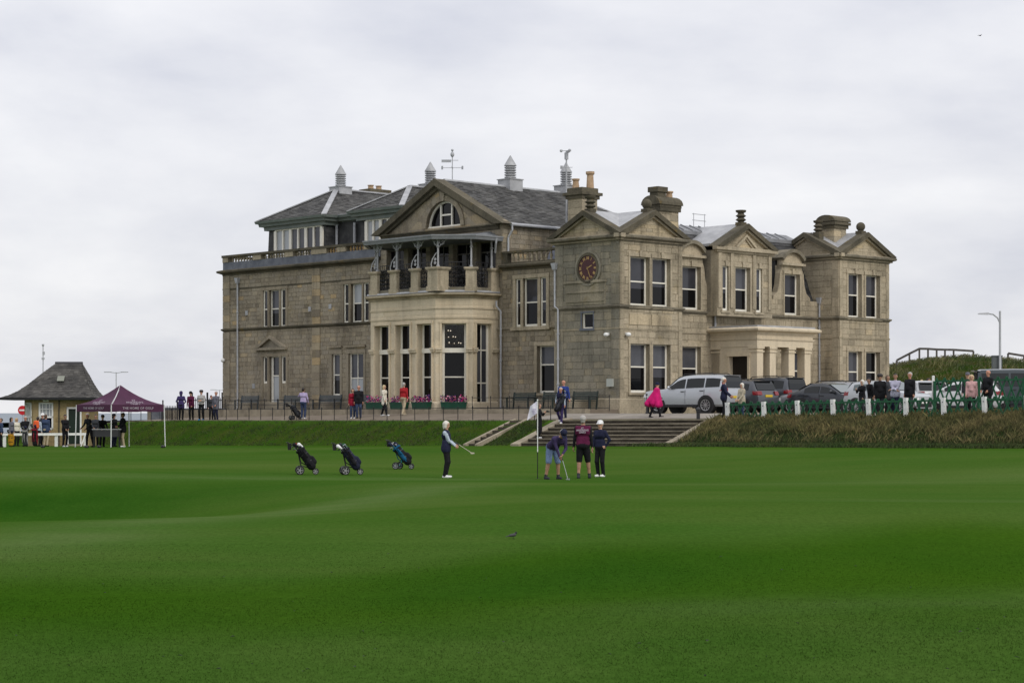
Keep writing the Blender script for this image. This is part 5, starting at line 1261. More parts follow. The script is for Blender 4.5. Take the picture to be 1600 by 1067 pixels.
FLW = [pmat('petal_purple', (.10, .02, .16), rough=.7), pmat('petal_magenta', (.42, .03, .16), rough=.7), pmat('petal_pink', (.62, .25, .32), rough=.7), pmat('petal_white', (.75, .70, .70), rough=.7), pmat('bedding_leaf', (.02, .06, .015), rough=.7)]
BOXG = pmat('window_box_green', (.004, .055, .03), (.008, .07, .04), scale=5, rough=.5)
def flower_box(pl, a0, a1, label, z0=ZPL + .1, big=1.0):
    c = pl.p((a0 + a1) / 2, z0, .32); ang = math.atan2(pl.d[1], pl.d[0]) + BROT
    x, y = wld(c[0], c[1]); t = thing('flower_box', label, 'flower box', (x, y, ZPL - .02), ang, 'flower boxes round the bay window')
    L_ = (a1 - a0) / 2
    mb = MB(); mb.hexa([(-L_ + .05, -.14, .02), (L_ - .05, -.14, .02), (L_ - .05, .14, .02), (-L_ + .05, .14, .02), (-L_, -.18, .42), (L_, -.18, .42), (L_, .18, .42), (-L_, .18, .42)]); mb.box(-L_ - .02, L_ + .02, -.2, .2, .38, .43); mb.build('box', BOXG, t)
    mb = MB(); n = int(330 * L_ * big)
    for i in range(n):
        px, py = random.uniform(-L_, L_), random.uniform(-.2, .2); h = .42 + random.uniform(0, .40) * (1 - (py / .3) ** 2)
        r_ = random.uniform(.025, .06); k = random.choices(range(5), [5, 4.5, 3.2, 1.2, 2.2])[0]; mb.mi = k
        n_ = Vector((random.gauss(0, 1), random.gauss(0, 1), random.gauss(.4, .6))).normalized(); x_ = n_.orthogonal().normalized(); y_ = n_.cross(x_)
        mb.add([Vector((px, py, h)) + x_ * (r_ * math.cos(q)) + y_ * (r_ * math.sin(q)) for q in (0, 1.26, 2.51, 3.77, 5.03)], [(0, 1, 2, 3, 4)])
    mb.build('flowers', FLW, t, kind='stuff', recalc=False)
o3 = ops1
flower_box(PF2, ops2[0][0] - .05, ops2[0][1] + .05, 'green box of purple and pink flowers under the wide frontal bay window')
flower_box(PF1, o3[2][0] - .15, o3[2][1] - .02, 'green box of purple flowers at the right-hand window of the bay side')
flower_box(PF1, o3[1][0] - .05, o3[1][1] + .0, 'green flower box behind the walking man in the red jacket')
flower_box(PF1, o3[0][0] - .0, o3[0][1] + .3, 'green box of purple flowers beside the woman in the white coat')

def railing(name, label, pts, h, zf, post=.045, rails=(1.0,), group=None, mat=IRON_K, ball=True):
    """pts: posts in the building frame (v, u); parts: post, rail"""
    x0, y0 = wld(*pts[0]); b = thing(name, label, 'fence', (x0, y0, zf(*pts[0])), 0, group); o = Vector((x0, y0, zf(*pts[0])))
    tops = []
    for v_, u_ in pts:
        x, y = wld(v_, u_); z = zf(v_, u_); p = Vector((x, y, z)) - o
        mb = MB(); mb.tube([p - Vector((0, 0, .1)), p + Vector((0, 0, h))], post / 2, 6)
        if ball: mb.ball(p + Vector((0, 0, h + .015)), post * .75, n=8, k=5)
        mb.build('post', mat, b); tops.append(p)
    for r_ in rails:
        for i in range(len(tops) - 1):
            up = Vector((0, 0, h * r_ - .02)); MB().tube([tops[i] + up, tops[i + 1] + up], .014, 5).build('rail', mat, b)
    return b
hz = lambda v, u: float(height(v, u)) + .02
us1 = np.arange(-1.35, 37.5, 1.12)
railing('iron_fence', 'low black iron fence along the top of the grass bank', [(V_TOP + .2, u) for u in us1], .66, hz, rails=(.97,))
us2 = np.arange(uL(545, -2.1), uL(350, -2.1), 1.35)
railing('iron_fence', 'black iron railing on the platform before the left wing', [(-2.1, u) for u in us2], .62, lambda v, u: ZPL - .01, rails=(.97, .5))
us3 = np.arange(uL(952, -2.1), uL(733, -2.1), 1.45)
railing('iron_fence', 'black iron railing on the platform before the clock tower', [(-2.1, u) for u in us3], .66, lambda v, u: ZPL - .01, rails=(.97, .12))
# bollards on the terrace
def bollard(px, D, h, label):
    x, y = at(px, D); t = thing('bollard', label, 'bollard', (x, y, gz(x, y)), 0, 'dark bollards on the terrace')
    MB().lathe((0, 0, 0), [(.11, 0), (.11, .08), (.085, .1), (.08, h - .12), (.1, h - .1), (.1, h - .05), (.06, h), (0.01, h + .03)], 12).build('post', DGREY, t, 40)
    MB().lathe((0, 0, h * .78), [(.09, 0), (.09, .05)], 12).build('collar', BLACK, t)
bollard(1091, 89.5, 1.0, 'dark bollard in front of the silver four-wheel-drive car')
bollard(1012, 97, 1.0, 'dark bollard beside the person in the pink poncho')

# ------------------------------------------------------------------ green lattice fences with white posts
def lattice_fence(name, label, posts, h, zf, x_w=.38, slat_w=.085, over=.10, zlow=.06, post_h=None, post_mat=WHITE2, lean=.06, postw=.17):
    x0, y0 = wld(*posts[0]); z0 = zf(*posts[0]); t = thing(name, label, 'fence', (x0, y0, z0)); o = Vector((x0, y0, z0))
    P = []
    for v_, u_ in posts:
        x, y = wld(v_, u_); P.append(Vector((x, y, zf(v_, u_))) - o)
    for i, p in enumerate(P):
        d = (P[min(i + 1, len(P) - 1)] - P[max(0, i - 1)]).normalized(); sd_ = Vector((-d.y, d.x, 0)).normalized()
        if sd_.y > 0: sd_ = -sd_
        tp = p + Vector((0, 0, (post_h or h) + random.uniform(-.02, .03))) - d * lean * random.uniform(.5, 1.3); mb = MB()
        mb.bar(p - Vector((0, 0, .2)) + sd_ * .07, tp + sd_ * .07, postw, postw * .8, up=sd_)
        po = mb.build('post', post_mat, t)
        if post_mat is WHITE2:
            for zz in (.12, (post_h or h) - .18):
                q = p.lerp(tp, zz / (post_h or h)) + sd_ * .07; MB().lathe(q + sd_ * (postw * .4), [(.022, 0), (.022, .015)], 8, sd_).build('bolt', BLACK, po)
    for i in range(len(P) - 1):
        a, b = P[i], P[i + 1]; L_ = (b - a).length; d = (b - a) / L_; sd_ = Vector((-d.y, d.x, 0)).normalized()
        if sd_.y > 0: sd_ = -sd_
        for zz in (zlow + .02, h - over - .02):
            mb = MB(); mb.bar(a + Vector((0, 0, zz)) + sd_ * .012, b + Vector((0, 0, zz)) + sd_ * .012, .05, .075, up=(0, 0, 1)); mb.build('rail', GREENP, t)
        n = max(3, round(L_ / x_w)); H = h - zlow
        for k in range(n):
            for sgn in (-1, 1):
                s0 = (k + .5) * L_ / n - sgn * L_ / n * .5; s1 = (k + .5) * L_ / n + sgn * L_ / n * .5
                off = sd_ * (-.012 if sgn > 0 else -.034)
                mb = MB(); mb.ti = random.random(); mb.bar(a + d * s0 + Vector((0, 0, zlow - .02)) + off, a + d * s1 + Vector((0, 0, h)) + off, slat_w, .02, up=sd_)
                mb.build('slat', GREENP, t)
    return t
FV_ = -6.75
fp = [(FV_, uL(px, FV_)) for px in (1139, 1196, 1249, 1304, 1360, 1418, 1477, 1541, 1607, 1676)]
lattice_fence('lattice_fence', 'low green lattice fence with white posts along the top of the rough bank', fp, .80, hz)
fq = [(-3.9, uL(px, -3.9)) for px in (1462, 1531, 1601, 1675)]
lattice_fence('lattice_fence', 'taller green lattice fence in front of the dark van', fq, 1.5, hz, x_w=.40, zlow=.52, over=.12, post_h=1.35, post_mat=GREENP, lean=0, slat_w=.075, postw=.1)
mb = MB(); x, y = wld(-3.9, fq[0][1] + .12); mb.box(-.05, .05, -.04, .04, 0, 1.58); mb.lathe((0, 0, 1.58), [(.06, 0), (.05, .03), (.02, .04)], 8); o = mb.build('white_post', WHITE2); o.location = (x, y, gz(x, y)); tag(o, 'single white post at the left end of the taller lattice fence', 'post')

# ------------------------------------------------------------------ starter's hut
HUTS = stone_mat('hut_sandstone', [(.27, .20, .10), (.34, .26, .135), (.37, .28, .15)], .2, dark=(.14, .11, .07), streak=.25, lichen=.1)
HUTSL = pmat('hut_slate', (.038, .036, .034), (.085, .08, .072), scale=1.5, rough=.75, bump=.3, bscale=9, tint=.4)
hx_, hy_ = at(104, 116); hzv = gz(hx_, hy_) + .0
HUT = thing('starters_hut', 'small square stone hut with a sweeping bell-cast slate roof', 'hut', (hx_, hy_, hzv), R(3))
HA, HB = 1.95, 1.75; HH = 2.75; HXL, HXR = -1.6, 1.57
def hbox(mb, *a): return mb.box(*a)
class HP:      # hut faces: 'f' faces viewer (-y), 'l' faces left (-x)
    f = Pl((0, -HB), (1, 0), (0, -1)); l = Pl((HXL, -HB), (-1 / 2 ** .5, 1 / 2 ** .5), (-1 / 2 ** .5, -1 / 2 ** .5))
def hut_face(pl, a0, a1, ops):
    A = sorted(set([a0, a1] + [x for o in ops for x in o[:2]])); Z = sorted(set([-.4, HH] + [x for o in ops for x in o[2:4]])); mb = MB()
    hole = lambda a, z: any(o[0] < a < o[1] and o[2] < z < o[3] for o in ops)
    for i in range(len(A) - 1):
        for j in range(len(Z) - 1):
            if not hole((A[i] + A[i + 1]) / 2, (Z[j] + Z[j + 1]) / 2): pbox(mb, pl, A[i], A[i + 1], Z[j], Z[j + 1], -.25, 0)
    w_ = mb.build('wall', HUTS, HUT)
    n = 10
    for r_ in range(n):
        z0, z1 = r_ * HH / n, (r_ + 1) * HH / n; x = a0
        while x < a1 - .01:
            nx = min(a1, x + random.uniform(.35, .8));  nx = a1 if a1 - nx < .2 else nx
            if not any(o[0] - .02 < q < o[1] + .02 and o[2] - .02 < zz < o[3] + .02 for o in ops for q in (x + .02, (x + nx) / 2, nx - .02) for zz in (z0 + .02, z1 - .02)):
                b = MB(); b.ti = random.random(); pbox(b, pl, x + .008, nx - .008, z0 + .008, z1 - .008, 0, .02); b.build('stone', HUTS, w_)
            x = nx
    return w_
fo = [(-1.28, -.46, .95, 2.5), (.33, 1.13, .12, 2.2)]; lo_ = [(.14, .72, .95, 2.5)]
hut_face(HP.f, HXL, HXR, fo); hut_face(HP.l, 0, .86, lo_)
mb = MB(); mb.ti = .4; mb.box(HXR - .25, HXR - .002, -HB + .26, HB, -.4, HH); mb.box(HXL - .6, HXR - .26, HB - .25, HB, -.4, HH); mb.box(HXL - .606, HXL - .36, -HB + .62, HB - .26, -.4, HH); mb.build('wall', HUTS, HUT)
for pl, o in ((HP.f, fo[0]), (HP.l, lo_[0])):
    mb = MB(); a0, a1, z0, z1 = o
    for (b0, b1, c0, c1) in ((a0, a0 + .09, z0, z1), (a1 - .09, a1, z0, z1), (a0, a1, z0, z0 + .1), (a0, a1, z1 - .08, z1), (a0, a1, 1.62, 1.72), ((a0 + a1) / 2 - .04, (a0 + a1) / 2 + .04, z0, 1.66)): pbox(mb, pl, b0, b1, c0, c1, -.12, .03)
    for k in range(1, 4): a = a0 + (a1 - a0) * k / 4; pbox(mb, pl, a - .02, a + .02, 1.7, z1, -.1, .0)
    pbox(mb, pl, a0, a1, 2.1, 2.14, -.1, .0)
    w_ = mb.build('window', WHITE2, HUT); g = MB(); pbox(g, pl, a0 + .05, a1 - .05, z0 + .05, 1.66, -.1, -.08); g.build('pane', GLASS, w_)
    g = MB(); pbox(g, pl, a0 + .05, a1 - .05, 1.68, z1 - .04, -.1, -.08); g.build('pane', GLASS_C, w_)
mb = MB(); pbox(mb, HP.f, .39, 1.07, .14, 2.14, -.16, -.1); dr = mb.build('door', pmat('dark_green_door', (.006, .018, .010), rough=.5), HUT); MB().ball((.47, -HB + .08, 1.1), .035).build('handle', STEEL, dr)
mb = MB()
for (b0, b1, c0, c1) in ((.31, .40, .1, 2.24), (1.06, 1.15, .1, 2.24), (.31, 1.15, 2.14, 2.24)): pbox(mb, HP.f, b0, b1, c0, c1, -.2, .035)
mb.build('door_frame', WHITE2, HUT); mb = MB(); pbox(mb, HP.f, .25, 1.21, -.3, .12, -.1, .3); mb.build('door_step', KERB, HUT)
mb = MB(); pbox(mb, HP.f, -1.0, -.7, HH - .2, HH - .02, 0, .2); mb.ball(HP.f.p(-.95, HH - .1, .25), .07); mb.ball(HP.f.p(-.75, HH - .1, .25), .07); mb.build('floodlight', WHITE2, HUT)
mb = MB(); mb.tube([HP.f.p(-.12, HH - .1, .06), HP.f.p(-.12, -.2, .06)], .03, 6); mb.build('downpipe', DGREY, HUT)
# bell-cast hipped roof
prof = [(0, HH), (.10, HH + .16), (.25, HH + .42), (.45, HH + .85), (.65, HH + 1.32), (.85, HH + 1.72), (1, HH + 2.0)]
el_, er_, eb, tl_, tr_, tb = -3.42, 2.0, HB + .55, -.62, .90, .22
rows = []
for s, z in prof:
    k = s ** .78; rows.append((el_ + (tl_ - el_) * k, er_ + (tr_ - er_) * k, eb + (tb - eb) * k, z))
mb = MB(); sl = MB()
for i in range(len(rows) - 1):
    (a0, c0_, b0, z0), (a1, c1_, b1, z1) = rows[i], rows[i + 1]
    c0 = [(a0, -b0, z0), (c0_, -b0, z0), (c0_, b0, z0), (a0, b0, z0)]; c1 = [(a1, -b1, z1), (c1_, -b1, z1), (c1_, b1, z1), (a1, b1, z1)]
    for k in range(4):
        kk = (k + 1) % 4; mb.add([c0[k], c0[kk], c1[kk], c1[k]], [(0, 1, 2, 3)])
        if k != 2: slates(sl, c0[k], c0[kk], c1[k], c1[kk], .17, .24, .02)
zt_ = rows[-1][3]
mb.add([(tl_, -tb, zt_), (tr_, -tb, zt_), (tr_, tb, zt_), (tl_, tb, zt_)], [(0, 1, 2, 3)]); mb.add([(el_, -eb, HH - .02), (er_, -eb, HH - .02), (er_, eb, HH - .02), (el_, eb, HH - .02)], [(0, 1, 2, 3)])
rf = mb.build('roof', HUTSL, HUT); sl.build('slates', HUTSL, rf, kind='stuff', recalc=False)
MB().tube([(tl_ - .03, 0, zt_ + .02), (tr_ + .03, 0, zt_ + .02)], .12, 8).build('ridge_cap', DGREY, rf)
mb = MB()
for (x0, x1, y0, y1) in ((el_, er_, -eb - .04, -eb + .04), (el_, er_, eb - .04, eb + .04), (el_ - .04, el_ + .04, -eb, eb), (er_ - .04, er_ + .04, -eb, eb)): mb.box(x0, x1, y0, y1, HH - .1, HH + .04)
mb.build('gutter', BLACK, HUT)
(a0, _c, b0, z0), (a1, _c, b1, z1) = rows[3], rows[4]; mb = MB(); mb.hexa([(-.35, -b0 - .02, z0 + .12), (.05, -b0 - .02, z0 + .12), (.05, -b1 - .02, z1 - .05), (-.35, -b1 - .02, z1 - .05), (-.35, -b0 - .08, z0 + .15), (.05, -b0 - .08, z0 + .15), (.05, -b1 - .08, z1 - .02), (-.35, -b1 - .08, z1 - .02)]); mb.build('rooflight', pmat('rooflight_pale', (.20, .21, .17), rough=.4), rf)

# ------------------------------------------------------------------ purple gazebo
TENT = pmat('plum_tent_fabric', (.050, .010, .036), (.066, .014, .048), scale=2, rough=.75)
TXT = pmat('white_print', (.36, .31, .36), rough=.7)
tx, ty = at(174, 103.2)
fr_ = Vector((tx, ty)); lf_ = Vector(at(119.5, 105.0)); rt_ = Vector(at(256.5, 104.8))
e1 = (lf_ - fr_); e2 = (rt_ - fr_)
bk_ = lf_ + e2; cc = (lf_ + rt_) / 2
GZ_ = thing('gazebo', 'plum coloured pop-up gazebo with white lettering on the lawn', 'gazebo', (cc.x, cc.y, gz(cc.x, cc.y)))
base = GZ_.location.z; cor = [fr_, rt_, bk_, lf_]; cor = [Vector((p.x - cc.x, p.y - cc.y, 0)) for p in cor]
zv0, zv1, zpk = 1.86, 2.22, 3.27
LEGM = pmat('gazebo_leg_white', (.62, .63, .63), rough=.4)
for i, c in enumerate(cor):
    d = c.normalized(); zf_ = gz(c.x + cc.x, c.y + cc.y) - base; mb = MB(); mb.bar(c + d * .06 + Vector((0, 0, zf_)), c + Vector((0, 0, zv1)), .045, .045); lg = mb.build('leg', LEGM, GZ_)
    MB().box(c.x + d.x * .06 - .07, c.x + d.x * .06 + .07, c.y + d.y * .06 - .07, c.y + d.y * .06 + .07, zf_ - .01, zf_ + .015).build('foot', BLACK, lg)
for i in range(4):
    a, b = cor[i], cor[(i + 1) % 4]; mb = MB(); K = 8; Rw = 7; grid = []
    for r_ in range(Rw + 1):
        s = r_ / Rw; z = zv1 + (zpk - zv1) * (.62 * s + .38 * s * s) ; row = []
        for k in range(K + 1):
            q = a.lerp(b, k / K) * (1 - s); sag = -.10 * math.sin(math.pi * k / K) * (1 - s) * (.4 + s); row.append((q.x, q.y, z + sag - .10 * math.sin(math.pi * s) * .6))
        grid.append(row)
    vs_ = [p for r_ in grid for p in r_]; mb.add(vs_, [(r_ * (K + 1) + k, r_ * (K + 1) + k + 1, (r_ + 1) * (K + 1) + k + 1, (r_ + 1) * (K + 1) + k) for r_ in range(Rw) for k in range(K)])
    mb.build('roof_panel', TENT, GZ_, 60, recalc=False)
    mb = MB(); n_ = Vector((b - a)).cross(Vector((0, 0, 1))).normalized() * .01
    if n_.dot((a + b) / 2) < 0: n_ = -n_
    for k in range(K):
        p, q = a.lerp(b, k / K), a.lerp(b, (k + 1) / K); wv = .025 * math.sin(k * 2.1)
        mb.hexa([p + Vector((0, 0, zv0 + .02 * math.sin(k * 1.7))), q + Vector((0, 0, zv0 + .02 * math.sin(k * 1.7 + 1.7))), q + n_ + Vector((0, 0, zv0 + .02 * math.sin(k * 1.7 + 1.7))), p + n_ + Vector((0, 0, zv0 + .02 * math.sin(k * 1.7))), p + Vector((0, 0, zv1 + .01)), q + Vector((0, 0, zv1 + .01)), q + n_ + Vector((0, 0, zv1 + .01)), p + n_ + Vector((0, 0, zv1 + .01))])
    vl = mb.build('valance', TENT, GZ_)
    if i in (0, 3):       # the two sides that show
        xdir = (b - a).normalized() if i == 0 else (b - a).normalized()
        nn = n_.normalized(); up = Vector((0, 0, 1))
        if xdir.cross(up).dot(nn) < 0: xdir = -xdir
        wd = (b - a).length
        text_mesh('lettering', 'THE HOME OF GOLF', .175 * wd / 3, TXT, vl, frame_matrix((a + b) / 2 + nn * .022 + Vector((0, 0, (zv0 + zv1) / 2)), xdir, up), spacing=1.1, bold=.002)
        mid = (a + b) / 2; pk = Vector((0, 0, zpk)); s_ = .20; ctr = mid * (1 - s_) + Vector((0, 0, zv1 + (zpk - zv1) * (.62 * s_ + .38 * s_ * s_) - .06))
        rise = (pk - (mid + Vector((0, 0, zv1)))).normalized(); nrm = xdir.cross(rise)
        text_mesh('lettering', 'ST\nANDREWS\nLINKS', .2, TXT, vl, frame_matrix(ctr + nrm * .05, xdir, rise), bold=0)
for i in (0, 2):
    a = cor[i]; MB().tube([a * .97 + Vector((0, 0, zv1 - .02)), a * .5 + Vector((0, 0, 2.62)), Vector((0, 0, zpk - .08))], .015, 5).build('frame_strut', LEGM, GZ_)
MB().tube([cor[0] * 1.0 + Vector((0, 0, zv1 + .03)), cor[0] * .55 + Vector((0, 0, 2.63)), cor[0] * .2 + Vector((0, 0, 3.02)), Vector((0, 0, zpk + .01))], .011, 6).build('seam_piping', LEGM, GZ_)
for px, D in ((150, 103.8), (154.5, 104.5), (147.2, 102.5), (256, 101.5), (172.6, 101.6), (135.5, 101.2), (67, 104)):
    pass
# table and stools under the gazebo
tx_, ty_ = at(170, 104.6); TB = thing('folding_table', 'pale topped dark table standing under the plum gazebo', 'table', (tx_, ty_, gz(tx_, ty_)), R(8))
MB().box(-.85, .65, -.35, .35, .92, .96).build('table_top', pmat('table_top_grey', (.35, .35, .36), rough=.5), TB)
for sx in (-.75, .55):
    for sy in (-.3, .3): MB().box(sx - .03, sx + .03, sy - .03, sy + .03, 0, .92).build('leg', BLACK, TB)
MB().box(-.8, .6, -.32, .32, .55, .90).build('apron', DGREY, TB)

# ------------------------------------------------------------------ white rail fence, sign, lamps, railings on the left
x0, y0 = at(-30, 108.5); RF_ = thing('white_rail_fence', 'white timber post and rail fence in front of the stone hut', 'fence', (*at(7, 108.5), gz(*at(7, 108.5))))
o = RF_.location
for px in (7, 88, 133):
    x, y = at(px, 108.5 + (px - 7) * .02); z = gz(x, y); MB().box(x - o.x - .08, x - o.x + .08, y - o.y - .06, y - o.y + .06, z - o.z - .1, z - o.z + .7).build('post', WHITE2, RF_)
pts = [at(px, 108.5 + (px - 7) * .02 - .08) for px in (-40, 7, 48, 88, 134)]
for i in range(4):
    (xa, ya), (xb, yb) = pts[i], pts[i + 1]; MB().bar((xa - o.x, ya - o.y, gz(xa, ya) - o.z + .68), (xb - o.x, yb - o.y, gz(xb, yb) - o.z + .68), .07, .13).build('rail', WHITE2, RF_)
mb = MB(); xa, ya = at(134, 110.9); MB().bar((xa - o.x, ya - o.y, gz(xa, ya) - o.z + .7), (xa - o.x - .25, ya - o.y - .1, gz(xa, ya) - o.z), .06, .06).build('brace', WHITE2, RF_)
x, y = at(35.6, 128); SG = thing('no_entry_sign', 'round red no-entry sign with white bar on a grey pole', 'road sign', (x, y, gz(x, y))); hS = zP(641, 0, 0)
zs_ = (HOR - 640.8) / FPX * 128 - gz(x, y)
MB().tube([(0, 0, 0), (0, 0, zs_ + .2)], .035, 8).build('pole', IRON_G, SG)
RED = pmat('sign_red', (.52, .012, .02), rough=.4)
pan = MB().lathe((0, -.05, zs_), [(.30, 0), (.30, .02)], 24, (0, -1, 0)).build('sign_plate', RED, SG); MB().box(-.2, .2, -.082, -.072, zs_ - .05, zs_ + .05).build('white_bar', WHITE2, pan)
def lamp_post(px, D, ytop, label, kind):
    x, y = at(px, D); zb = gz(x, y); H = (HOR - ytop) / FPX * D - zb; t = thing('lamp_post' if kind != 'mast' else 'camera_mast', label, 'lamp post' if kind != 'mast' else 'mast', (x, y, zb))
    MB().tube([(0, 0, -.2), (0, 0, 1.2), (0, 0, 1.25), (0, 0, H)], [.12, .12, .085, .065] if kind == 'arm' else [.07, .07, .045, .035], 8).build('pole', IRON_G, t, 40)
    if kind == 'arm':
        mb = MB(); mb.tube([(0, 0, H - .75), (-.15, 0, H - .42), (-.42, 0, H - .2), (-.75, 0, H - .16)], .045, 8); mb.build('arm', IRON_G, t, 40)
        MB().hexa([(-1.35, -.12, H - .20), (-.7, -.14, H - .22), (-.7, .14, H - .22), (-1.35, .12, H - .20), (-1.3, -.1, H - .13), (-.7, -.1, H - .09), (-.7, .1, H - .09), (-1.3, .1, H - .13)]).build('lamp_head', IRON_G, t)
    elif kind == 'tee':
        for s in (-1, 1):
            a = MB().tube([(0, 0, H - .06), (s * .45, 0, H)], .03, 6).build('arm', IRON_G, t); MB().box(min(s * .4, s * .95), max(s * .4, s * .95), -.12, .12, H - .02, H + .04).build('lamp_head', IRON_G, a)
    else:
        MB().ball((0, 0, H), .10, n=8, k=6).build('camera_dome', IRON_G, t); MB().box(-.10, .10, -.06, .06, H - 1.1, H - .95).build('bracket', IRON_G, t); MB().box(-.04, .12, -.05, .05, H - .75, H - .5).build('control_box', IRON_G, t)
lamp_post(1562.5, 122, 486, 'tall grey street lamp with curved arm in front of the dune', 'arm')
lamp_post(67.3, 150, 539, 'thin mast with a camera dome rising behind the stone hut', 'mast')
lamp_post(181.5, 160, 581.5, 'slim lamp post with a double arm behind the gazebo', 'tee')
lamp_post(343, 210, 609, 'small distant double lamp post beside the left corner of the clubhouse', 'tee')
x, y = at(1562, 121.4); mb = MB(); mb.box(-.75, .75, -.02, .02, .0, 2.0); 
CAB = pmat('grey_cabinet', (.10, .11, .115), rough=.6)
t = thing('roadside_cabinet', 'grey cabinet standing at the foot of the tall street lamp', 'cabinet', (x + .05, y + .9, gz(x, y)))
MB().box(-.28, .28, -.2, .2, -.2, 3.5).build('body', CAB, t); MB().box(-.31, .31, -.23, .23, 3.5, 3.57).build('lid', CAB, t)
# dune handrails
WOODR = pmat('weathered_rail_timber', (.06, .055, .05), (.12, .11, .10), scale=6, rough=.9)
def dune_rail(label, pts, D):
    P = [Vector(((px - 800) / FPX * D, D, (HOR - py) / FPX * D)) for px, py in pts]; zb = gz(P[0].x, D); o_ = Vector((P[0].x, P[0].y, zb)); t = thing('handrail', label, 'handrail', o_, 0, 'timber handrails on the dune')
    for p in P: g_ = gz(p.x, p.y); MB().box(p.x - o_.x - .06, p.x - o_.x + .06, -.06, .06, g_ - zb - .3, p.z - zb).build('post', WOODR, t)
    for i in range(len(P) - 1): MB().bar(P[i] - o_ + Vector((0, -.02, 0)), P[i + 1] - o_ + Vector((0, -.02, 0)), .1, .16).build('rail', WOODR, t)
dune_rail('long timber handrail climbing the left shoulder of the dune', [(1401, 563), (1421, 552.5), (1436.5, 544.8), (1450, 545), (1463.5, 546), (1476.5, 546.3), (1490, 546.5), (1521, 548.5)], 150)
dune_rail('short timber handrail at the right edge beyond the street lamp', [(1575, 552), (1600, 556), (1625, 560)], 150)
# tall railings at the left end of the clubhouse
def bar_railing(label, p0, p1, h, zb0, zb1, n):
    o_ = Vector((p0[0], p0[1], zb0)); t = thing('tall_railing', label, 'fence', o_); a = Vector((0, 0, 0)); b = Vector((p1[0] - p0[0], p1[1] - p0[1], zb1 - zb0))
    for f in (0, 1): q = a.lerp(b, f); MB().tube([q, q + Vector((0, 0, h + .35))], .045, 6).build('post', IRON_K, t)
    for zz in (.15, h - .15): MB().bar(a + Vector((0, 0, zz)), b + Vector((0, 0, zz)), .04, .06).build('rail', IRON_K, t)
    for i in range(1, n): q = a.lerp(b, i / n); MB().tube([q + Vector((0, 0, .05)), q + Vector((0, 0, h))], .024, 4).build('bar', IRON_K, t)
for (pa, pb, D, lab) in ((254.5, 277, 122, 'tall black bar railing left of the person in the dark hood'), (300.5, 323.5, 126, 'tall black bar railing behind the man in the grey top'), (324.5, 347, 127, 'tall black bar railing against the left corner of the clubhouse')):
    ya_ = 625 if pa < 280 else 613; p0, p1 = at(pa, D), at(pb, D); zt_ = (HOR - ya_) / FPX * D; zb_ = -.75; bar_railing(lab, p0, p1, zt_ - zb_ - .35, zb_, zb_, 9)
mb = MB(); p0, p1 = at(236, 127), at(352, 131)
for k in range(9):
    xa, xb = p0[0] + (p1[0] - p0[0]) * k / 9, p0[0] + (p1[0] - p0[0]) * (k + 1) / 9; ya, yb = p0[1] + (p1[1] - p0[1]) * k / 9, p0[1] + (p1[1] - p0[1]) * (k + 1) / 9
    mb.hexa([(xa - p0[0] + .01, ya - p0[1], 0), (xb - p0[0] - .01, yb - p0[1], 0), (xb - p0[0] - .01, yb - p0[1] + .3, 0), (xa - p0[0] + .01, ya - p0[1] + .3, 0), (xa - p0[0] + .01, ya - p0[1], 1.15), (xb - p0[0] - .01, yb - p0[1], 1.15), (xb - p0[0] - .01, yb - p0[1] + .3, 1.15), (xa - p0[0] + .01, ya - p0[1] + .3, 1.15)])
o = tag(mb.build('boundary_wall', LEAD_B), 'low slate-blue boundary wall behind the railings left of the clubhouse', 'wall'); o.location = (p0[0], p0[1], -.85)
# ------------------------------------------------------------------ cars
def paint(name, c, metal=.3, rough=.3):
    m_ = pmat(name, c, rough=rough, metal=metal, spec=.5); B = m_.node_tree.nodes['Principled BSDF']; B.inputs['Coat Weight'].default_value = .6; B.inputs['Coat Roughness'].default_value = .06
    return m_
CGLASS = pmat('car_glass', (.008, .010, .011), rough=.04, spec=.38); CGLASS2 = pmat('car_glass_pale', (.10, .125, .13), rough=.06, spec=.6)
TYRE = pmat('tyre_rubber', (.012, .012, .012), rough=.85); RIM = pmat('alloy_rim', (.30, .30, .30), rough=.4, metal=.5)
TAIL = pmat('tail_lamp_red', (.20, .007, .010), rough=.15, spec=.6); LAMPW = pmat('lamp_clear', (.62, .62, .62), rough=.15, spec=.6)
PLY = pmat('number_plate_yellow', (.62, .43, .03), rough=.5); PLW = pmat('number_plate_white', (.65, .65, .62), rough=.5)
TRIM = pmat('black_trim', (.014, .014, .015), rough=.5)
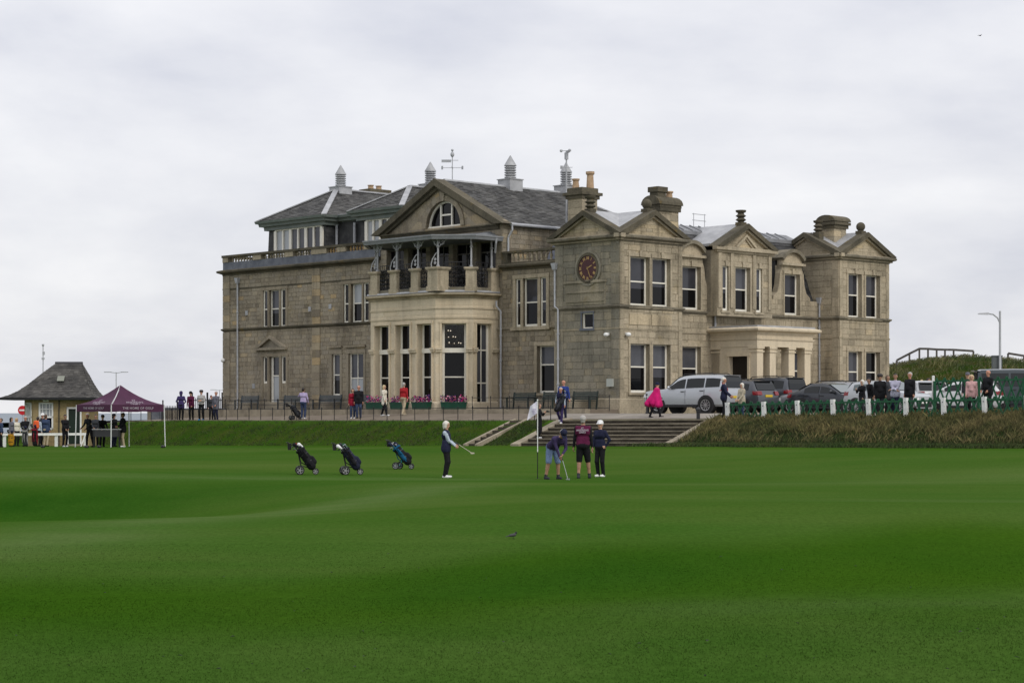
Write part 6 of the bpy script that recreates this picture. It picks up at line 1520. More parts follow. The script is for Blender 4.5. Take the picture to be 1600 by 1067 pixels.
SHAPES = {
 'suv': dict(L=4.85, W=1.89, bot=.32, top=[(0, .62), (.02, .92), (.18, 1.06), (.6, 1.12), (1.42, 1.18), (2.05, 1.70), (2.35, 1.80), (3.0, 1.845), (4.1, 1.84), (4.55, 1.80), (4.70, 1.70), (4.80, 1.15), (4.85, .95), (4.83, .5)], belt=[(0, 1.0), (1.4, 1.12), (4.85, 1.22)], win=[(1.60, 2.52), (2.60, 3.62), (3.70, 4.50)], ws=(1.46, 2.12), rw=(4.58, 4.79), axle=(.92, 3.76), r=.39, rails=True),
 'suv2': dict(L=4.45, W=1.86, bot=.28, top=[(0, .55), (.03, .85), (.25, .98), (1.15, 1.08), (1.85, 1.54), (2.3, 1.64), (3.2, 1.66), (3.95, 1.60), (4.10, 1.52), (4.33, 1.08), (4.45, .85), (4.42, .45)], belt=[(0, .92), (1.2, 1.03), (4.45, 1.12)], win=[(1.45, 2.30), (2.38, 3.2), (3.28, 3.85)], ws=(1.2, 1.95), rw=(4.0, 4.30), axle=(.85, 3.55), r=.36, rails=True),
 'estate': dict(L=4.75, W=1.85, bot=.26, top=[(0, .5), (.03, .78), (.3, .92), (1.3, 1.02), (2.1, 1.48), (2.6, 1.56), (3.6, 1.57), (4.35, 1.52), (4.5, 1.40), (4.68, 1.0), (4.75, .8), (4.72, .4)], belt=[(0, .85), (1.3, .98), (4.75, 1.06)], win=[(1.62, 2.55), (2.63, 3.5), (3.58, 4.25)], ws=(1.35, 2.25), rw=(4.38, 4.64), axle=(.9, 3.7), r=.34, rails=True),
 'saloon': dict(L=4.5, W=1.8, bot=.24, top=[(0, .45), (.03, .68), (.3, .80), (1.25, .92), (2.05, 1.36), (2.5, 1.43), (3.1, 1.42), (3.75, 1.12), (4.0, 1.02), (4.42, .98), (4.5, .75), (4.47, .35)], belt=[(0, .75), (1.3, .9), (4.5, .96)], win=[(1.55, 2.45), (2.53, 3.4)], ws=(1.3, 2.2), rw=(3.15, 3.85), axle=(.85, 3.5), r=.32, rails=False),
 'hatch': dict(L=3.95, W=1.74, bot=.24, top=[(0, .5), (.03, .74), (.2, .86), (.95, 1.0), (1.65, 1.40), (2.1, 1.48), (3.0, 1.48), (3.5, 1.40), (3.62, 1.3), (3.85, .98), (3.95, .75), (3.92, .38)], belt=[(0, .8), (1, .95), (3.95, 1.02)], win=[(1.2, 2.1), (2.18, 2.95), (3.0, 3.35)], ws=(1.0, 1.8), rw=(3.52, 3.82), axle=(.75, 3.2), r=.31, rails=False),
 'van': dict(L=4.95, W=1.92, bot=.28, top=[(0, .6), (.03, 1.0), (.35, 1.15), (.75, 1.22), (1.55, 1.86), (2.0, 1.96), (3.2, 1.98), (4.7, 1.96), (4.86, 1.85), (4.93, 1.1), (4.95, .8), (4.93, .42)], belt=[(0, 1.0), (.8, 1.12), (4.95, 1.16)], win=[(1.1, 2.1), (2.2, 3.4), (3.5, 4.7)], ws=(.8, 1.65), rw=(4.85, 4.925), axle=(.95, 3.95), r=.34, rails=False)}
def car(kind, label, px, D, heading, col, group='cars parked in front of the clubhouse', glass=CGLASS, front_plate=True, zoff=0, plate_rear=PLY, tail='side'):
    s = SHAPES[kind]; L_, W_, bot = s['L'], s['W'], s['bot']; x, y = at(px, D)
    t = thing('parked_car' if kind != 'van' else 'parked_van', label, 'car' if kind != 'van' else 'van', (x, y, gz(x, y) + .03 + zoff), heading, group)
    tx_ = [p[0] for p in s['top']]; tz = [p[1] for p in s['top']]
    # strictly increasing x for interpolation
    xs_m = np.maximum.accumulate(np.array(tx_) + np.arange(len(tx_)) * 1e-5)
    top = lambda q: float(np.interp(q, xs_m, tz)); beltf = lambda q: float(np.interp(q, [p[0] for p in s['belt']], [p[1] for p in s['belt']]))
    plan = lambda q: float(np.interp(q, [0, .12, .4, 1.0, L_ - .9, L_ - .3, L_], [.78, .88, .96, 1, 1, .96, .88])) * W_ / 2
    def ring(q):
        zt = top(q); be = min(beltf(q), zt - .05); w_ = plan(q); g = max(0, zt - be); wr = w_ - .05 - .24 * g
        zb = bot + (.12 if q < .15 or q > L_ - .15 else 0)
        zb = min(zb, zt - .3)
        be = max(be, zb + .15)
        k = min(1, g / .5)
        h = [(w_ * .86, zb), (w_ * .975, zb + .10), (w_, zb + .42 * (be - zb)), (w_ * .985, zb + .75 * (be - zb)), (w_ * .965, be), (wr + .015, zt - .13 * k - .01), (wr - .06, zt - .03 * k), (wr * .55, zt + .012 * k)]
        return h, (w_, be, wr, zt)
    stx = sorted(set([0, L_] + tx_ + list(np.linspace(0, L_, 26)) + [a for w2 in s['win'] for a in w2]))
    stx = [q for i, q in enumerate(stx) if i == 0 or q - stx[i - 1] > .012]
    mb = MB(); n = 16
    cxo = L_ / 2
    for q in stx:
        h, _ = ring(q); pts = [(cxo - q, yy, zz) for yy, zz in h] + [(cxo - q, -yy, zz) for yy, zz in reversed(h)]
        mb.v.extend(pts)
    for i in range(len(stx) - 1):
        for j in range(n): mb.f.append((i * n + j, i * n + (j + 1) % n, (i + 1) * n + (j + 1) % n, (i + 1) * n + j)); mb.m.append(0); mb.t.append(.5)
    e_ = (len(stx) - 1) * n
    mb.f += [tuple(range(n - 1, -1, -1)), tuple(range(e_, e_ + n))]; mb.m += [0, 0]; mb.t += [.5, .5]
    body = mb.build('body', col, t, 38)
    # side glass
    for (a, b) in s['win']:
        for sg in (-1, 1):
            g = MB(); qs = np.linspace(a, b, 5); up, dn = [], []
            for q in qs:
                _, (w_, be, wr, zt) = ring(q); k = min(1, (zt - be) / .5)
                p0 = Vector((cxo - q, sg * w_ * .965, be)); p1 = Vector((cxo - q, sg * (wr + .015), zt - .13 * k - .01)); o_ = Vector((0, sg * .012, .004))
                dn.append(p0.lerp(p1, .07) + o_); up.append(p0.lerp(p1, .93) + o_)
            g.add(dn + up, [(i, i + 1, 6 + i, 5 + i) for i in range(4)]); g.build('side_window', glass, body, recalc=False)
    for nm, (a, b) in (('windscreen', s['ws']), ('rear_window', s['rw'])):
        g = MB(); qs = np.linspace(a, b, 5); Lf, Rt = [], []
        for q in qs:
            _, (w_, be, wr, zt) = ring(q); sl_ = (top(q + .02) - top(q - .02)) / .04; nv = Vector((sl_, 0, 1)).normalized() * .03
            Lf.append(Vector((cxo - q, (wr - .07), zt + .0)) + nv); Rt.append(Vector((cxo - q, -(wr - .07), zt + .0)) + nv)
        g.add(Lf + Rt, [(i, i + 1, 6 + i, 5 + i) for i in range(4)]); g.build(nm, CGLASS2 if nm == 'windscreen' else glass, body, recalc=False)
    # wheels
    for q in s['axle']:
        for sg in (-1, 1):
            w_ = plan(q); r_ = s['r']; ax = (0, sg, 0)
            MB().lathe((cxo - q, sg * (w_ - .30), r_ + .01), [(r_ + .075, 0), (r_ + .075, .303)], 24, ax).build('wheel_arch', TRIM, body)
            wl_ = MB().lathe((cxo - q, sg * (w_ - .22), r_), [(r_ * .6, 0), (r_ * .95, .01), (r_, .05), (r_, .19), (r_ * .95, .235), (r_ * .70, .245), (r_ * .66, .17)], 26, ax).build('wheel', TYRE, t, 35)
            rb = MB(); rb.lathe((cxo - q, sg * (w_ - .22), r_), [(r_ * .70, .20), (r_ * .70, .245), (r_ * .62, .232)], 24, ax, caps=False); rb.lathe((cxo - q, sg * (w_ - .22), r_), [(.07, .18), (.07, .238), (.03, .24)], 10, ax)
            for k in range(10):
                th = 2 * math.pi * k / 10; c_ = Vector((cxo - q, sg * (w_ + .006), r_)); d_ = Vector((math.cos(th), 0, math.sin(th))); rb.bar(c_ + d_ * .05, c_ + d_ * r_ * .66, .028, .02, up=(0, 1, 0))
            rb.build('rim', RIM, wl_)
    # lights, plates, mirrors, handles, sills
    for sg in (-1, 1):
        w_ = plan(L_ - .12); zt = beltf(L_ - .1)
        if tail == 'tall': MB().hexa([(cxo - L_ + .34, sg * (w_ - .20), zt - .16), (cxo - L_ - .02, sg * (w_ - .20), zt - .16), (cxo - L_ + .03, sg * (w_ + .012), zt - .16), (cxo - L_ + .34, sg * (w_ + .035), zt - .16), (cxo - L_ + .42, sg * (w_ - .3), zt + .38), (cxo - L_ + .18, sg * (w_ - .3), zt + .38), (cxo - L_ + .22, sg * (w_ - .115), zt + .38), (cxo - L_ + .42, sg * (w_ - .10), zt + .38)]).build('tail_lamp', TAIL, body)
        else: MB().hexa([(cxo - L_ + .30, sg * (w_ - .30), zt - .22), (cxo - L_ - .025, sg * (w_ - .34), zt - .22), (cxo - L_ + .0, sg * (w_ - .02), zt - .22), (cxo - L_ + .30, sg * (w_ + .03), zt - .22), (cxo - L_ + .34, sg * (w_ - .3), zt - .03), (cxo - L_ + .04, sg * (w_ - .34), zt - .03), (cxo - L_ + .07, sg * (w_ - .04), zt - .03), (cxo - L_ + .34, sg * (w_ + .02), zt - .03)]).build('tail_lamp', TAIL, body)
        w_ = plan(.12); zf = beltf(.2) - .16
        MB().hexa([(cxo - .34, sg * (w_ - .28), zf - .1), (cxo + .015, sg * (w_ - .36), zf - .1), (cxo - .02, sg * (w_ - .0), zf - .1), (cxo - .34, sg * (w_ + .05), zf - .1), (cxo - .36, sg * (w_ - .28), zf + .06), (cxo - .03, sg * (w_ - .36), zf + .06), (cxo - .07, sg * (w_ - .02), zf + .06), (cxo - .36, sg * (w_ + .04), zf + .06)]).build('headlamp', LAMPW, body)
        q = s['win'][0][0] + .12; w_ = plan(q); zb_ = beltf(q)
        m_ = MB(); m_.ball((cxo - q, sg * (w_ + .14), zb_ + .10), .06, .11, .085, 10, 6); m_.bar((cxo - q, sg * (w_ - .06), zb_ + .03), (cxo - q, sg * (w_ + .08), zb_ + .06), .05, .05); m_.build('wing_mirror', col, body, 60)
        for (a, b) in s['win'][:2]:
            q = b - .12; MB().box(cxo - q - .09, cxo - q + .09, min(sg * (plan(q) - .03), sg * (plan(q) + .022)), max(sg * (plan(q) - .03), sg * (plan(q) + .022)), beltf(q) - .13, beltf(q) - .095).build('door_handle', TRIM, body)
            MB().box(cxo - b - .045, cxo - b - .035, min(sg * plan(b), sg * (plan(b) - .03)), max(sg * plan(b) + .0, sg * (plan(b) - .03)), bot + .15, beltf(b) - .05).build('door_gap', TRIM, body)
        MB().box(-s['axle'][1] + cxo + .5, cxo - s['axle'][0] - .5, min(sg * (W_ / 2 - .12), sg * (W_ / 2 + .025)), max(sg * (W_ / 2 - .12), sg * (W_ / 2 + .025)), bot - .03, bot + .07).build('side_step', TRIM, body)
        if s['rails']:
            _, (w_, be, wr, zt) = ring(2.8); MB().tube([(cxo - 2.2, sg * (wr - .08), top(2.2) + .0), (cxo - 2.35, sg * (wr - .08), top(2.35) + .07), (cxo - L_ + .95, sg * (wr - .08), top(L_ - .95) + .07), (cxo - L_ + .75, sg * (wr - .08), top(L_ - .75) + .0)], .022, 6).build('roof_rail', TRIM, body)
    MB().box(cxo - L_ - .035, cxo - L_ + .1, -.26, .26, .80 if tail != 'tall' else .72, .91 if tail != 'tall' else .83).build('number_plate', plate_rear, body)
    MB().box(cxo - .05, cxo + .025, -.26, .26, .42, .53).build('number_plate', PLW, body)
    MB().box(cxo - L_ - .02, cxo - L_ + .3, -W_ * .40, W_ * .40, bot - .02, bot + .2).build('rear_bumper', TRIM, body); MB().box(cxo - .3, cxo + .012, -W_ * .36, W_ * .36, bot + .02, bot + .26).build('front_grille', TRIM, body)
    sp = s['rw'][0]
    MB().hexa([(cxo - sp + .1, -W_ * .33, top(sp) - .02), (cxo - sp - .16, -W_ * .31, top(sp - .1) - .03), (cxo - sp - .16, W_ * .31, top(sp - .1) - .03), (cxo - sp + .1, W_ * .33, top(sp) - .02), (cxo - sp + .1, -W_ * .33, top(sp) + .035), (cxo - sp - .18, -W_ * .31, top(sp - .1) + .01), (cxo - sp - .18, W_ * .31, top(sp - .1) + .01), (cxo - sp + .1, W_ * .33, top(sp) + .035)]).build('spoiler', col, body) if kind != 'saloon' else None
    return t
SILVER = paint('silver_paint', (.42, .44, .47), .35); DKGREY = paint('dark_grey_paint', (.055, .06, .07)); GRAPH = paint('graphite_paint', (.06, .066, .078)); BLUEBLK = paint('blue_black_paint', (.018, .022, .03)); MIDSIL = paint('grey_silver_paint', (.30, .31, .33)); PEARL = paint('white_paint', (.72, .72, .72), 0); NAVYVAN = paint('dark_green_van_paint', (.012, .022, .028))
hd = math.atan2(.643, -.766)
hd2 = math.atan2(AX, -AY)
car('suv', 'silver four-wheel-drive car with black roof rails behind the man in the navy jacket', 1084, 96.2, hd, SILVER, tail='tall')
car('suv2', 'dark grey hatchback car with wide red tail lamps and yellow plate', 1147, 100.2, hd2, DKGREY)
car('suv', 'graphite car with yellow plate standing before the porch piers', 1190, 103.2, hd2, GRAPH)
car('saloon', 'dark saloon car with pale reflecting windscreen facing the lattice fence', 1304, 94.6, hd2 + math.pi, BLUEBLK)
car('estate', 'silver grey estate car with tall red tail lamps', 1289, 100.4, hd, MIDSIL, tail='tall')
car('hatch', 'pale hatchback car behind the man in the black jacket, nose to the fence', 1388, 91.5, hd2 + math.pi, paint('pale_silver_paint', (.40, .42, .44)), glass=CGLASS2)
car('hatch', 'light grey hatchback car parked left of the taller lattice fence', 1437, 93.5, R(98), paint('light_grey_paint', (.38, .39, .40), .2), plate_rear=PLY)
car('hatch', 'pale grey car seen through the taller lattice fence', 1506, 91.5, R(150), paint('pale_grey_paint', (.55, .56, .57), 0))
car('van', 'dark green van at the right edge behind the taller lattice fence', 1608, 91.0, R(-6), NAVYVAN)
# ------------------------------------------------------------------ people: one continuous skin grown round a posed skeleton
def surface(prims, h=.016):
    """prims: (a, b, ra, rb, label, k) tapered capsules; smooth union meshed by surface nets -> verts, quads, labels"""
    A = np.array([p[0] for p in prims], float); Bq = np.array([p[1] for p in prims], float); ra = np.array([p[2] for p in prims]); rb = np.array([p[3] for p in prims])
    rm = np.maximum(ra, rb)[:, None]; lo = (np.minimum(A, Bq) - rm).min(0) - 3 * h; hi = (np.maximum(A, Bq) + rm).max(0) + 3 * h
    dims = np.ceil((hi - lo) / h).astype(int) + 1
    F = np.full(dims, 9.0, np.float32); Lb = np.zeros(dims, np.int16); Bd = np.full(dims, 9.0, np.float32)
    ax = [lo[i] + np.arange(dims[i]) * h for i in range(3)]
    for i, p in enumerate(prims):
        k = p[5]; pad = max(k, .02) + 2 * h; l_ = np.minimum(A[i], Bq[i]) - max(ra[i], rb[i]) - pad; u_ = np.maximum(A[i], Bq[i]) + max(ra[i], rb[i]) + pad
        sl = tuple(slice(max(0, int((l_[j] - lo[j]) / h)), min(dims[j], int((u_[j] - lo[j]) / h) + 2)) for j in range(3))
        X, Y, Z = np.meshgrid(ax[0][sl[0]], ax[1][sl[1]], ax[2][sl[2]], indexing='ij')
        ab = Bq[i] - A[i]; L2_ = float(ab @ ab) + 1e-9; t = np.clip(((X - A[i][0]) * ab[0] + (Y - A[i][1]) * ab[1] + (Z - A[i][2]) * ab[2]) / L2_, 0, 1)
        d = np.sqrt((X - A[i][0] - t * ab[0]) ** 2 + (Y - A[i][1] - t * ab[1]) ** 2 + (Z - A[i][2] - t * ab[2]) ** 2) - (ra[i] + (rb[i] - ra[i]) * t)
        d = d.astype(np.float32); f = F[sl]; hm = np.maximum(k - np.abs(f - d), 0) / k; F[sl] = np.minimum(f, d) - hm * hm * k * .25
        b = Bd[sl]; m_ = d < b; Lb[sl] = np.where(m_, p[4], Lb[sl]); Bd[sl] = np.where(m_, d, b)
    ins = F < 0
    c = [ins[i:dims[0] - 1 + i, j:dims[1] - 1 + j, k:dims[2] - 1 + k] for i in (0, 1) for j in (0, 1) for k in (0, 1)]
    cnt = sum(q.astype(np.int8) for q in c); act = (cnt > 0) & (cnt < 8)
    idx = np.full(act.shape, -1, np.int64); ci = np.argwhere(act); idx[act] = np.arange(len(ci))
    acc = np.zeros((len(ci), 3)); num = np.zeros(len(ci))
    cor = [(i, j, k) for i in (0, 1) for j in (0, 1) for k in (0, 1)]
    for a in range(8):
        for b in range(a + 1, 8):
            da = np.array(cor[b]) - np.array(cor[a])
            if np.abs(da).sum() != 1: continue
            fa = F[ci[:, 0] + cor[a][0], ci[:, 1] + cor[a][1], ci[:, 2] + cor[a][2]]; fb = F[ci[:, 0] + cor[b][0], ci[:, 1] + cor[b][1], ci[:, 2] + cor[b][2]]
            m_ = (fa < 0) != (fb < 0); t = np.where(m_, fa / np.where(m_, fa - fb, 1), 0)
            acc += np.where(m_[:, None], np.array(cor[a]) + t[:, None] * da, 0); num += m_
    V = (ci + acc / num[:, None]) * h + lo
    Q = []
    for axn in range(3):
        o = [0, 0, 0]; o[axn] = 1; s0 = ins[:dims[0] - o[0], :dims[1] - o[1], :dims[2] - o[2]]; s1 = ins[o[0]:, o[1]:, o[2]:]
        e = np.argwhere(s0 != s1); b1, b2 = [(1, 2), (2, 0), (0, 1)][axn]
        e = e[(e[:, b1] > 0) & (e[:, b2] > 0)]
        def ce(d1, d2):
            q = e.copy(); q[:, b1] -= d1; q[:, b2] -= d2; return idx[q[:, 0], q[:, 1], q[:, 2]]
        q = np.stack([ce(1, 1), ce(0, 1), ce(0, 0), ce(1, 0)], 1); fl = ~s0[e[:, 0], e[:, 1], e[:, 2]]; q[fl] = q[fl][:, ::-1]; Q.append(q)
    Q = np.concatenate(Q); fc = V[Q].mean(1); gi = np.clip(np.round((fc - lo) / h).astype(int), 0, dims - 1)
    return V, Q, Lb[gi[:, 0], gi[:, 1], gi[:, 2]]
def skin_object(name, prims, mats, parent, h=.016):
    V, Q, Lb = surface(prims, h); me = bpy.data.meshes.new(name); me.from_pydata(V.tolist(), [], Q.tolist())
    for m_ in mats: me.materials.append(m_)
    me.polygons.foreach_set('material_index', Lb.astype(np.int32)); me.shade_smooth(); return link(name, me, parent)
def ik(a, b, l1, l2, pole):
    a, b, pole = Vector(a), Vector(b), Vector(pole); d = b - a; D = min(d.length, (l1 + l2) * .999); d.normalize()
    x = (l1 * l1 - l2 * l2 + D * D) / (2 * D); hh = math.sqrt(max(0, l1 * l1 - x * x)); p = (pole - d * pole.dot(d))
    p = p.normalized() if p.length > 1e-4 else Vector((0, 1, 0))
    return a + d * x + p * hh, a + d * D
SKIN = [pmat('skin_fair', (.50, .29, .20), rough=.6), pmat('skin_ruddy', (.46, .22, .15), rough=.6), pmat('skin_tan', (.36, .20, .13), rough=.6)]
def cloth(n, c): return pmat(n, c, tuple(min(1, q * 1.35 + .002) for q in c), scale=7, rough=.9, bump=.25, bscale=18, spec=.2)
NAVY = cloth('navy_cloth', (.012, .014, .035)); BLACKC = cloth('black_cloth', (.008, .008, .010)); CHAR = cloth('charcoal_cloth', (.03, .032, .038)); PINK = cloth('pink_poncho_cloth', (.42, .008, .11)); REDC = cloth('red_jacket_cloth', (.27, .014, .018)); CRIM = cloth('crimson_cloth', (.20, .008, .022)); CREAM = cloth('cream_coat_cloth', (.55, .52, .44)); LILAC = cloth('lilac_shirt_cloth', (.32, .27, .42)); MAROON = cloth('maroon_bib_cloth', (.075, .008, .035)); PALEB = cloth('pale_blue_cloth', (.36, .41, .48)); JEANB = cloth('blue_shorts_cloth', (.13, .18, .30)); BLUEC = cloth('blue_jacket_cloth', (.018, .035, .16)); DENIM = cloth('denim_cloth', (.03, .045, .09)); BEIGE = cloth('beige_cloth', (.35, .29, .20)); TANC = cloth('sand_coat_cloth', (.33, .29, .22)); GREYC = cloth('grey_top_cloth', (.30, .29, .28)); MIDG = cloth('mid_grey_cloth', (.10, .10, .12)); PURP = cloth('purple_cloth', (.035, .025, .085)); PALEPINK = cloth('pale_pink_cloth', (.42, .25, .25)); ORANGE = cloth('orange_cloth', (.62, .10, .03)); GOLDC = cloth('mustard_cloth', (.40, .20, .015)); WHITEC = cloth('white_cloth', (.62, .62, .62)); VIOL = cloth('violet_pullover_cloth', (.040, .028, .080)); LILG = cloth('lilac_grey_cloth', (.34, .33, .42)); BRIGHTB = cloth('bright_blue_cloth', (.02, .18, .42)); LIME = cloth('lime_shoe', (.25, .40, .05))
H_GREY = pmat('grey_hair', (.32, .30, .28), (.42, .40, .38), scale=30, rough=.7); H_WHITE = pmat('white_hair', (.55, .52, .46), (.66, .62, .55), scale=30, rough=.7); H_BLOND = pmat('blond_hair', (.42, .32, .17), (.55, .44, .27), scale=30, rough=.7); H_DARK = pmat('dark_hair', (.012, .009, .008), (.03, .022, .018), scale=30, rough=.6); H_BROWN = pmat('brown_hair', (.07, .04, .025), (.11, .07, .045), scale=30, rough=.6)
EYE = pmat('eye_dark', (.02, .015, .012), rough=.3); LIP = pmat('lip', (.33, .11, .09), rough=.5)
def person(label, px, D, H=1.74, face=0, top=NAVY, legs=BLACKC, shoe=BLACKC, sleeve=None, shin=None, skin=0, hair=H_GREY, style='short', hat=None, lean=0, turn=0,
           hands=None, feet=None, hip=None, bulk=1.0, coat=0, group=None, z=None, poncho=None, hood=None, look=0, extra=None, side=0):
    s = H / 1.80; x, y = at(px, D); zg = gz(x, y) - .004 if z is None else z
    t = thing('person', label, 'person', (x, y, zg), R(face), group)
    hp = (hip or .958) * s; le = R(lean); V3 = lambda a, b, c: Vector((a, b, c))
    pel = V3(0, 0, hp); upv = V3(math.sin(R(side)), -math.sin(le), math.cos(le)).normalized(); fwd = V3(0, -math.cos(le), -math.sin(le)); lft = V3(math.cos(R(turn)), math.sin(R(turn)), 0)
    waist = pel + upv * .17 * s; chest = pel + upv * .38 * s; neck = pel + upv * .56 * s; b = bulk
    hd_up = (upv * .5 + V3(0, -math.sin(R(look)) * .6, .5 + .5 * math.cos(R(look)))).normalized()
    head = neck + hd_up * .165 * s; hf = V3(0, -math.cos(R(look)), -math.sin(R(look))).normalized()
    shl, shr = chest + upv * .10 * s + lft * .175 * s * (.5 + .5 * b), chest + upv * .10 * s - lft * .175 * s * (.5 + .5 * b)
    P = []; TOP, SLV, HND, LEG, SHN, SHO, FAC = range(7); k0 = .045 * s
    def cap(a, c, r1, r2, lab, k=k0): P.append((tuple(a), tuple(c), r1 * s, r2 * s, lab, k))
    cap(pel - lft * .075 * s, pel + lft * .075 * s, .105 * b, .105 * b, LEG); cap(pel - lft * .06 * s + V3(0, .04 * s, -.02 * s), pel + lft * .06 * s + V3(0, .04 * s, -.02 * s), .09 * b, .09 * b, LEG)
    cap(waist - lft * .06 * s, waist + lft * .06 * s, .108 * b, .108 * b, TOP); cap(pel + upv * .06 * s - lft * .07 * s, pel + upv * .06 * s + lft * .07 * s, .112 * b, .112 * b, TOP)
    cap(chest - lft * .085 * s, chest + lft * .085 * s, .118 * b, .118 * b, TOP); cap(shl - lft * .03 * s, shr + lft * .03 * s, .078, .078, TOP); cap(chest + upv * .05 * s, neck, .09, .055, TOP)
    if b > 1.1: cap(waist + fwd * .06 * s, waist + upv * .1 * s + fwd * .05 * s, .11 * b, .10 * b, TOP)
    if coat: cap(pel - lft * .07 * s, pel - lft * .075 * s - V3(0, 0, coat * s), .118 * b, .125 * b, TOP); cap(pel + lft * .07 * s, pel + lft * .075 * s - V3(0, 0, coat * s), .118 * b, .125 * b, TOP)
    cap(neck - upv * .02 * s, head - hd_up * .03 * s, .052, .05, FAC, .02)
    cap(head + hd_up * .03 * s - hf * .012 * s, head + hd_up * .035 * s + hf * .01 * s, .088, .085, FAC, .03); cap(head - hd_up * .045 * s + hf * .02 * s, head - hd_up * .06 * s + hf * .035 * s, .062, .05, FAC, .03)
    cap(head - hd_up * .0 * s + hf * .09 * s, head - hd_up * .022 * s + hf * .103 * s, .012, .016, FAC, .014)
    for sg in (-1, 1): cap(head + lft * sg * .085 * s + hd_up * .01 * s, head + lft * sg * .088 * s - hd_up * .02 * s, .018, .014, FAC, .01)
    hands = hands or {}; feet = feet or {}
    wr_ = {}
    for sg, nm, sh in ((1, 'L', shl), (-1, 'R', shr)):
        tgt = hands.get(nm, (sg * .25, -.03, .80)); tgt = V3(*tgt) * s; el, wr = ik(sh, tgt, .285 * s, .255 * s, hands.get(nm + 'p', (sg * .5, .9, -.2)))
        cap(sh, el, .058 * (.6 + .4 * b), .047, SLV); cap(el, wr, .046, .034, SLV, .02); wr_[nm] = wr
        d = (wr - el).normalized(); d2 = V3(*hands[nm + 'd']).normalized() if nm + 'd' in hands else d
        pa = wr + d2 * .075 * s; sd_ = d2.cross(lft if abs(d2.dot(lft)) < .9 else V3(0, 0, 1)).normalized()      # across the knuckles
        pn = sd_.cross(d2).normalized() * (-sg)
        cap(wr + sd_ * .012 * s, pa + sd_ * .022 * s, .024, .024, HND, .012); cap(wr - sd_ * .012 * s, pa - sd_ * .022 * s, .024, .022, HND, .012)
        for q, ln_ in ((-.030, .062), (-.010, .078), (.011, .072), (.031, .055)):
            b0 = pa + sd_ * q * s; m_ = b0 + d2 * ln_ * .55 * s + pn * .014 * s; e_ = m_ + (d2 * .55 + pn * .7).normalized() * ln_ * .5 * s
            cap(b0, m_, .0115, .011, HND, .004); cap(m_, e_, .011, .010, HND, .004)
        tb = wr + d2 * .02 * s + sd_ * .03 * s; cap(tb, tb + (d2 * .6 + sd_ * .6 + pn * .4).normalized() * .055 * s, .014, .011, HND, .006)
    for sg, nm in ((1, 'L'), (-1, 'R')):
        ft = feet.get(nm, (sg * .095, 0, 0)); an = V3(ft[0], ft[1] + .03, ft[2] + .085) * s; hj = pel + lft * sg * .088 * s - V3(0, 0, .03 * s)
        kn, an = ik(hj, an, .43 * s, .425 * s, feet.get(nm + 'p', (sg * .1, -1, 0)))
        w_ = .012 if shin is None else 0
        cap(hj, kn, .088 * (.5 + .5 * b), .062 + w_, LEG)
        if shin is not None: cap(hj.lerp(kn, .3), hj.lerp(kn, .93), .098, .086, LEG)
        cap(kn, an, .058 + w_, .042 + w_ * 1.3, SHN, .025); cap(kn.lerp(an, .2) + V3(0, .018, 0), kn.lerp(an, .45) + V3(0, .012, 0), .052, .048, SHN, .03)
        if shin is not None: cap(kn.lerp(an, .86), an, .045, .045, SHO, .01)
        pit = feet.get(nm + 't', 0); fd = V3(ft[3] if len(ft) > 3 else 0, -math.cos(R(pit)), -math.sin(R(pit))); fd.normalize()
        hl = an + V3(0, .035 * s, -.045 * s); toe = hl + fd * .20 * s; cap(hl, toe, .044, .036, SHO, .02); cap(hl + V3(0, 0, -.012 * s), toe + V3(0, 0, -.010 * s), .034, .032, SHO, .02)
    if poncho:
        for fx in (-.2, -.1, 0, .1, .2):
            for fy in (-.20, .02, .30): cap(chest + upv * .1 * s + lft * fx * .5 * s, V3(fx * 1.5 * s, fy + .05, (poncho + .06 * math.sin(fx * 30 + fy * 9)) * s), .10, .13, TOP, .05)
        cap(shl, V3(*hands.get('L', (.3, 0, .8))) * s, .10, .12, TOP); cap(shr, V3(*hands.get('R', (-.3, 0, .8))) * s, .10, .12, TOP)
    if extra: extra(P, s, locals())
    body = skin_object('body', P, [top, sleeve or top, SKIN[skin], legs, (SKIN[skin] if shin == 'skin' else legs), shoe, SKIN[skin]], t, .0165)
    ex = MB()
    for sg in (-1, 1): c = head + hf * .082 * s + lft * sg * .032 * s + hd_up * .018 * s; ex.ball(c, .011 * s, .011 * s, .009 * s, 6, 4)
    ex.build('eyes', EYE, t); mo = MB(); c = head - hd_up * .052 * s + hf * .088 * s; mo.ball(c, .022 * s, .01 * s, .007 * s, 6, 4); mo.build('mouth', LIP, t)
    if hair is not None and hood is None and style != 'bald':
        Hp = []
        hc = lambda a, c, r1, r2, k=.03: Hp.append((tuple(a), tuple(c), r1 * s, r2 * s, 0, k))
        hc(head + hd_up * .052 * s - hf * .02 * s, head + hd_up * .05 * s + hf * .012 * s, .088, .078); hc(head + hd_up * .02 * s - hf * .035 * s, head - hd_up * .03 * s - hf * .035 * s, .088, .07)
        if style in ('bob', 'long'):
            for sg in (-1, 1): hc(head + lft * sg * .07 * s + hd_up * .03 * s - hf * .01 * s, head + lft * sg * .075 * s - hd_up * .08 * s - hf * .015 * s, .045, .04)
            hc(head - hf * .05 * s, head - hf * .055 * s - hd_up * .10 * s, .075, .06)
        if style == 'long': hc(head - hf * .05 * s, head - hf * .08 * s - hd_up * .26 * s, .075, .055)
        if style == 'bushy': hc(head + hd_up * .07 * s + lft * .04 * s, head + hd_up * .07 * s - lft * .04 * s, .085, .085); hc(head + hd_up * .05 * s + hf * .03 * s, head + hd_up * .06 * s, .075, .075)
        skin_object('hair', Hp, [hair], t, .015)
